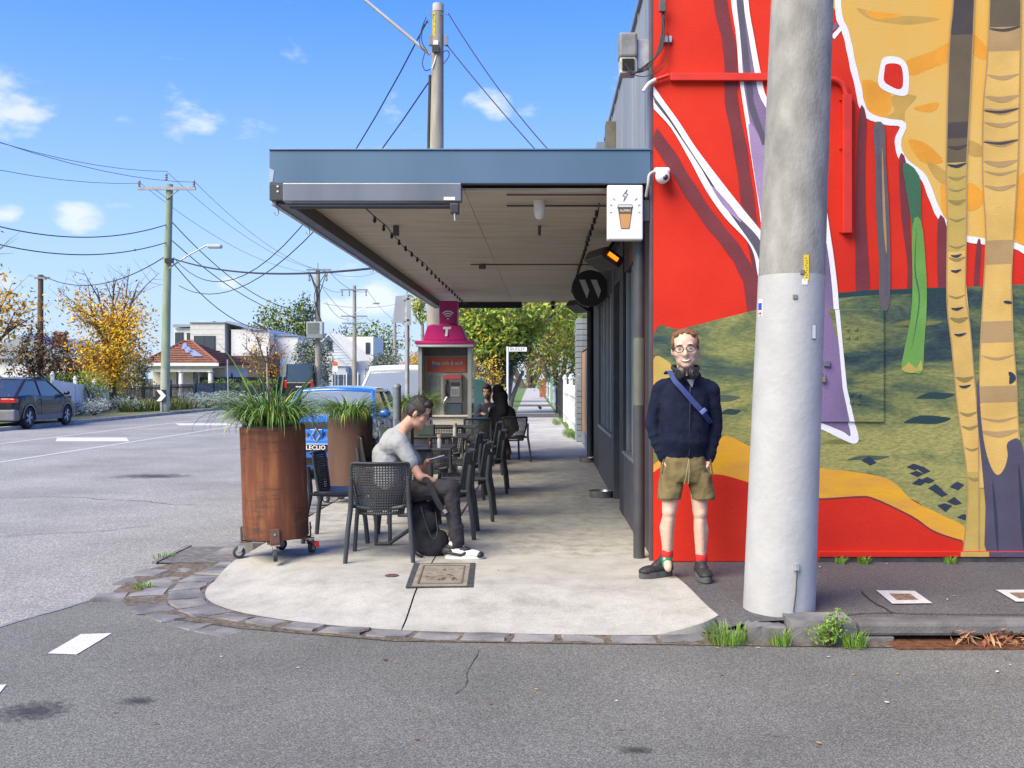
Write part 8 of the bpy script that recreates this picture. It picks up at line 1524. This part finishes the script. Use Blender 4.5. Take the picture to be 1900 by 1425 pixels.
# gabled weatherboard house
YG = 128.0; gh = thing('gabled_house', 'white weatherboard house with a steep gable and pale metal roof', 'house', (0, YG, 0)); kb = YG/FPX; gX = lambda px: (px-CX)*kb; gZ = lambda py: CAMH+(HY-py)*kb
WB_ = mat('weatherboard', (.50, .54, .58), .7, var=.05); mb = MB(); mb.prism([(gX(588), 0), (gX(658), 0), (gX(658), gZ(668)), (gX(612), gZ(620)), (gX(588), gZ(646))], 'y', 0, 9); mb.build('wall', WB_, gh)
for k in range(12): z = gZ(690)+k*.36; x1 = gX(658) if z < gZ(668) else gX(658)+(gX(612)-gX(658))*(z-gZ(668))/(gZ(620)-gZ(668)); mb = MB(); mb.bx(gX(588.5), max(gX(590), x1-.1), -.05, -.003, z, z+.04); mb.build('weatherboard', WB_, gh)
mb = MB(); mb.prism([(gX(611), gZ(618)), (gX(661), gZ(671)), (gX(661), gZ(674)), (gX(611), gZ(622))], 'y', -.5, 9); mb.prism([(gX(611), gZ(618)), (gX(585), gZ(647)), (gX(585), gZ(650)), (gX(611), gZ(622))], 'y', -.5, 9); mb.build('roof', mat('roof_white', (.60, .61, .62), .5, metal=.2, var=.05), gh)
mb = MB(); mb.poly([(gX(612), -.4, gZ(617)), (gX(640), -.4, gZ(622)), (gX(690), -.4, gZ(668)), (gX(661), -.4, gZ(671))]); mb.build('roof_slope', MATS['roof_white'], gh)
mb = MB(); mb.bx(gX(640), gX(690), 1, 9, 0, gZ(624)); mb.build('extension', WHT, gh); mb = MB(); mb.bx(gX(676), gX(684), .9, .99, gZ(656), gZ(635)); mb.build('window', DWIN, gh); mb = MB(); mb.bx(gX(606), gX(617), -.08, -.004, gZ(652), gZ(632)); w_ = mb.build('window', mat('trim_navy', (.05, .08, .13), .6, var=.05), gh); mb = MB(); mb.bx(gX(607.5), gX(615.5), -.1, -.082, gZ(650), gZ(634)); mb.build('pane', DWIN, w_)
mb = MB(); mb.prism([(gX(600), gZ(664)), (gX(628), gZ(664)), (gX(650), gZ(680)), (gX(640), gZ(680)), (gX(600), gZ(680))], 'y', -2.5, -.1); mb.build('porch_roof', MATS['roof_white'], gh); mb = MB(); mb.bx(gX(600), gX(648), -2.3, -.12, 0, gZ(680)-.01); mb.build('porch', WB_, gh)
nf = fence('navy_fence', 'navy blue panel fence before the gabled house', at(622, 118)[:2], at(664, 118)[:2], 1.9, 1.9, mat('navy_panel', (.035, .06, .12), .6, var=.08), .6, .58, posts=3, finial=False, post=WPAINT, pn='panel')
bs = thing('bus_stop_sign', 'small orange topped bus stop sign on a pole', 'sign', at(622, 78)); mb = MB(); mb.tube([(0, 0, 0), (0, 0, 2.5)], .04, 6); mb.build('pole', gal, bs); mb = MB(); mb.bx(-.2, .2, -.06, -.045, 2.0, 2.75); mb.build('panel', WPL, bs); mb = MB(); mb.bx(-.2, .2, -.07, -.062, 2.45, 2.75); mb.build('orange_band', mat('stop_orange', (.6, .12, .02), .5, var=0), bs)
# brick chimney house behind the left trees
lh = thing('brick_house', 'house with a red brick chimney behind the burgundy shrub', 'house', at(60, 72)); kb = 72/FPX; BRK = mat('red_brick', (.26, .08, .045), .85, col2=(.36, .13, .08), vscale=10); mb = MB(); mb.bx(-4, 3, 0, 8, 0, 2.9); mb.build('wall', WHT, lh); mb = MB(); mb.prism([(-4.5, 2.9), (3.5, 2.9), (-.5, 4.6)], 'y', -.4, 8); mb.build('roof', METR, lh); mb = MB(); mb.bx(1.05, 1.75, 1, 1.7, 2.9, CAMH+(HY-619)*kb); ch_ = mb.build('chimney', BRK, lh); mb = MB(); mb.bx(.98, 1.82, .93, 1.77, CAMH+(HY-619)*kb, CAMH+(HY-615)*kb); mb.build('chimney_cap', BRK, ch_)
# ---- fences on the right of the far footpath
def pfx(y, o=.82): return o+bend(y)
fence('picket_fence', 'white picket fence past the blue grey brick wall', (pfx(24.6, .86), 24.6), (pfx(33.5), 33.5), 1.28, 1.28, WPAINT, .16, .125, posts=3)
fence('paling_fence', 'black paling fence next to the white picket fence', (pfx(33.7), 33.7), (pfx(43), 43), 1.3, 1.3, mat('paling_black', (.025, .026, .03), .6, var=.15), .17, .15, posts=3, finial=False, pn='paling')
fence('paling_fence', 'pale blue paling fence past the black one', (pfx(43.2), 43.2), (pfx(52), 52), 1.15, 1.15, mat('paling_blue', (.36, .42, .44), .7, var=.1), .24, .22, posts=2, finial=False, pn='paling', post=mat('post_green', (.16, .26, .20), .7, var=.1))
fence('paling_fence', 'white garden fence with a green gate post far along the path', (pfx(56.5), 56.5), (pfx(72), 72), 1.2, 1.2, WPAINT, .5, .3, posts=3, post=MATS['post_green'], finial=False, pn='paling')
bpl = thing('brick_pillar', 'small red brick gate pillar far along the footpath', 'pillar', (pfx(78, .6), 78, 0)); mb = MB(); mb.bx(-.24, .24, -.24, .24, 0, 1.25); mb.build('shaft', BRK, bpl); mb = MB(); mb.bx(-.3, .3, -.3, .3, 1.25, 1.35); mb.build('cap', BRK, bpl); mb = MB(); mb.sphere((0, 0, 1.45), .12, 10); mb.build('ball', WPAINT, bpl, smooth=60)
bwl = thing('brick_wall', 'low red brick front wall next to the gate pillar', 'wall', (pfx(79, .9), 79, 0)); mb = MB(); mb.bx(0, 5, -.12, .12, 0, .6); mb.build('course', BRK, bwl); mb = MB(); mb.bx(-.05, 5.05, -.16, .16, .601, .68); mb.build('coping', WPAINT, bwl)
# street name sign
ds = thing('street_sign', 'white street name blade on a pole before the olive tree', 'sign', P(942, 0, 38.5)*1); ds.location.z = 0; kd = 38.5/FPX; mb = MB(); mb.tube([(0, 0, 0), (0, 0, CAMH+(HY-643)*kd)], .045, 8); mb.build('pole', WPL, ds, smooth=60); mb = MB(); z = CAMH+(HY-648)*kd; mb.bx(.05, .74, -.02, .02, z-.085, z+.085); bl_ = mb.build('blade', WPL, ds)
text('street_lettering', 'DUDLEY', .165, (.38, -.0225, z), (R(90), 0, 0), INK, bl_, .001, sx=.9)
mb = MB(); mb.prism([(.10, z), (.125, z+.03), (.15, z), (.125, z-.03)], 'y', -.0235, -.021); mb.build('blade_mark', INK, bl_)
# rounded teal cabinet beside the booth
tc_ = thing('teal_cabinet', 'rounded teal street cabinet beside the telephone booth', 'cabinet', P(884, 0, 20.9)*1); tc_.location.z = 0; mb = MB(); rr_ = .26; mb.prism([(-rr_, 0), (rr_, 0), (rr_, 1.2)]+[(rr_*math.cos(a), 1.2+rr_*math.sin(a)) for a in [math.pi*i/12 for i in range(1, 12)]]+[(-rr_, 1.2)], 'y', -.25, .25); mb.build('shell', mat('teal', (.05, .14, .15), .45, var=.08), tc_, bevel=.02); mb = MB(); mb.bx(-.2, .2, -.262, -.252, .2, .9); mb.build('door', mat('teal_dark', (.035, .10, .11), .5, var=.1), tc_)
# small bird on the path
bd_ = thing('bird', 'small dark bird standing on the far footpath', 'bird', P(1002, 0, 46)*1); bd_.location.z = .006; mb = MB(); mb.sphere((0, 0, .11), (.07, .13, .065), 12, (R(15), 0, R(30))); mb.sphere((-.06, -.10, .18), .04, 10); mb.cone((0, .08, .10), (.08, .22, .08), .03, .012); remesh(mb, 'body', mat('bird_dark', (.03, .03, .035), .7, var=.2), .012, 2, bd_); 
for s in (-1, 1): mb = MB(); mb.tube([(s*.025, 0, .06), (s*.025, -.01, 0), (s*.025, -.04, .002)], .006, 5); mb.build('leg', TRIM, bd_)
mb = MB(); mb.cone((-.075, -.13, .18), (-.09, -.165, .175), .012, .004, 6); mb.build('beak', TRIM, bd_)
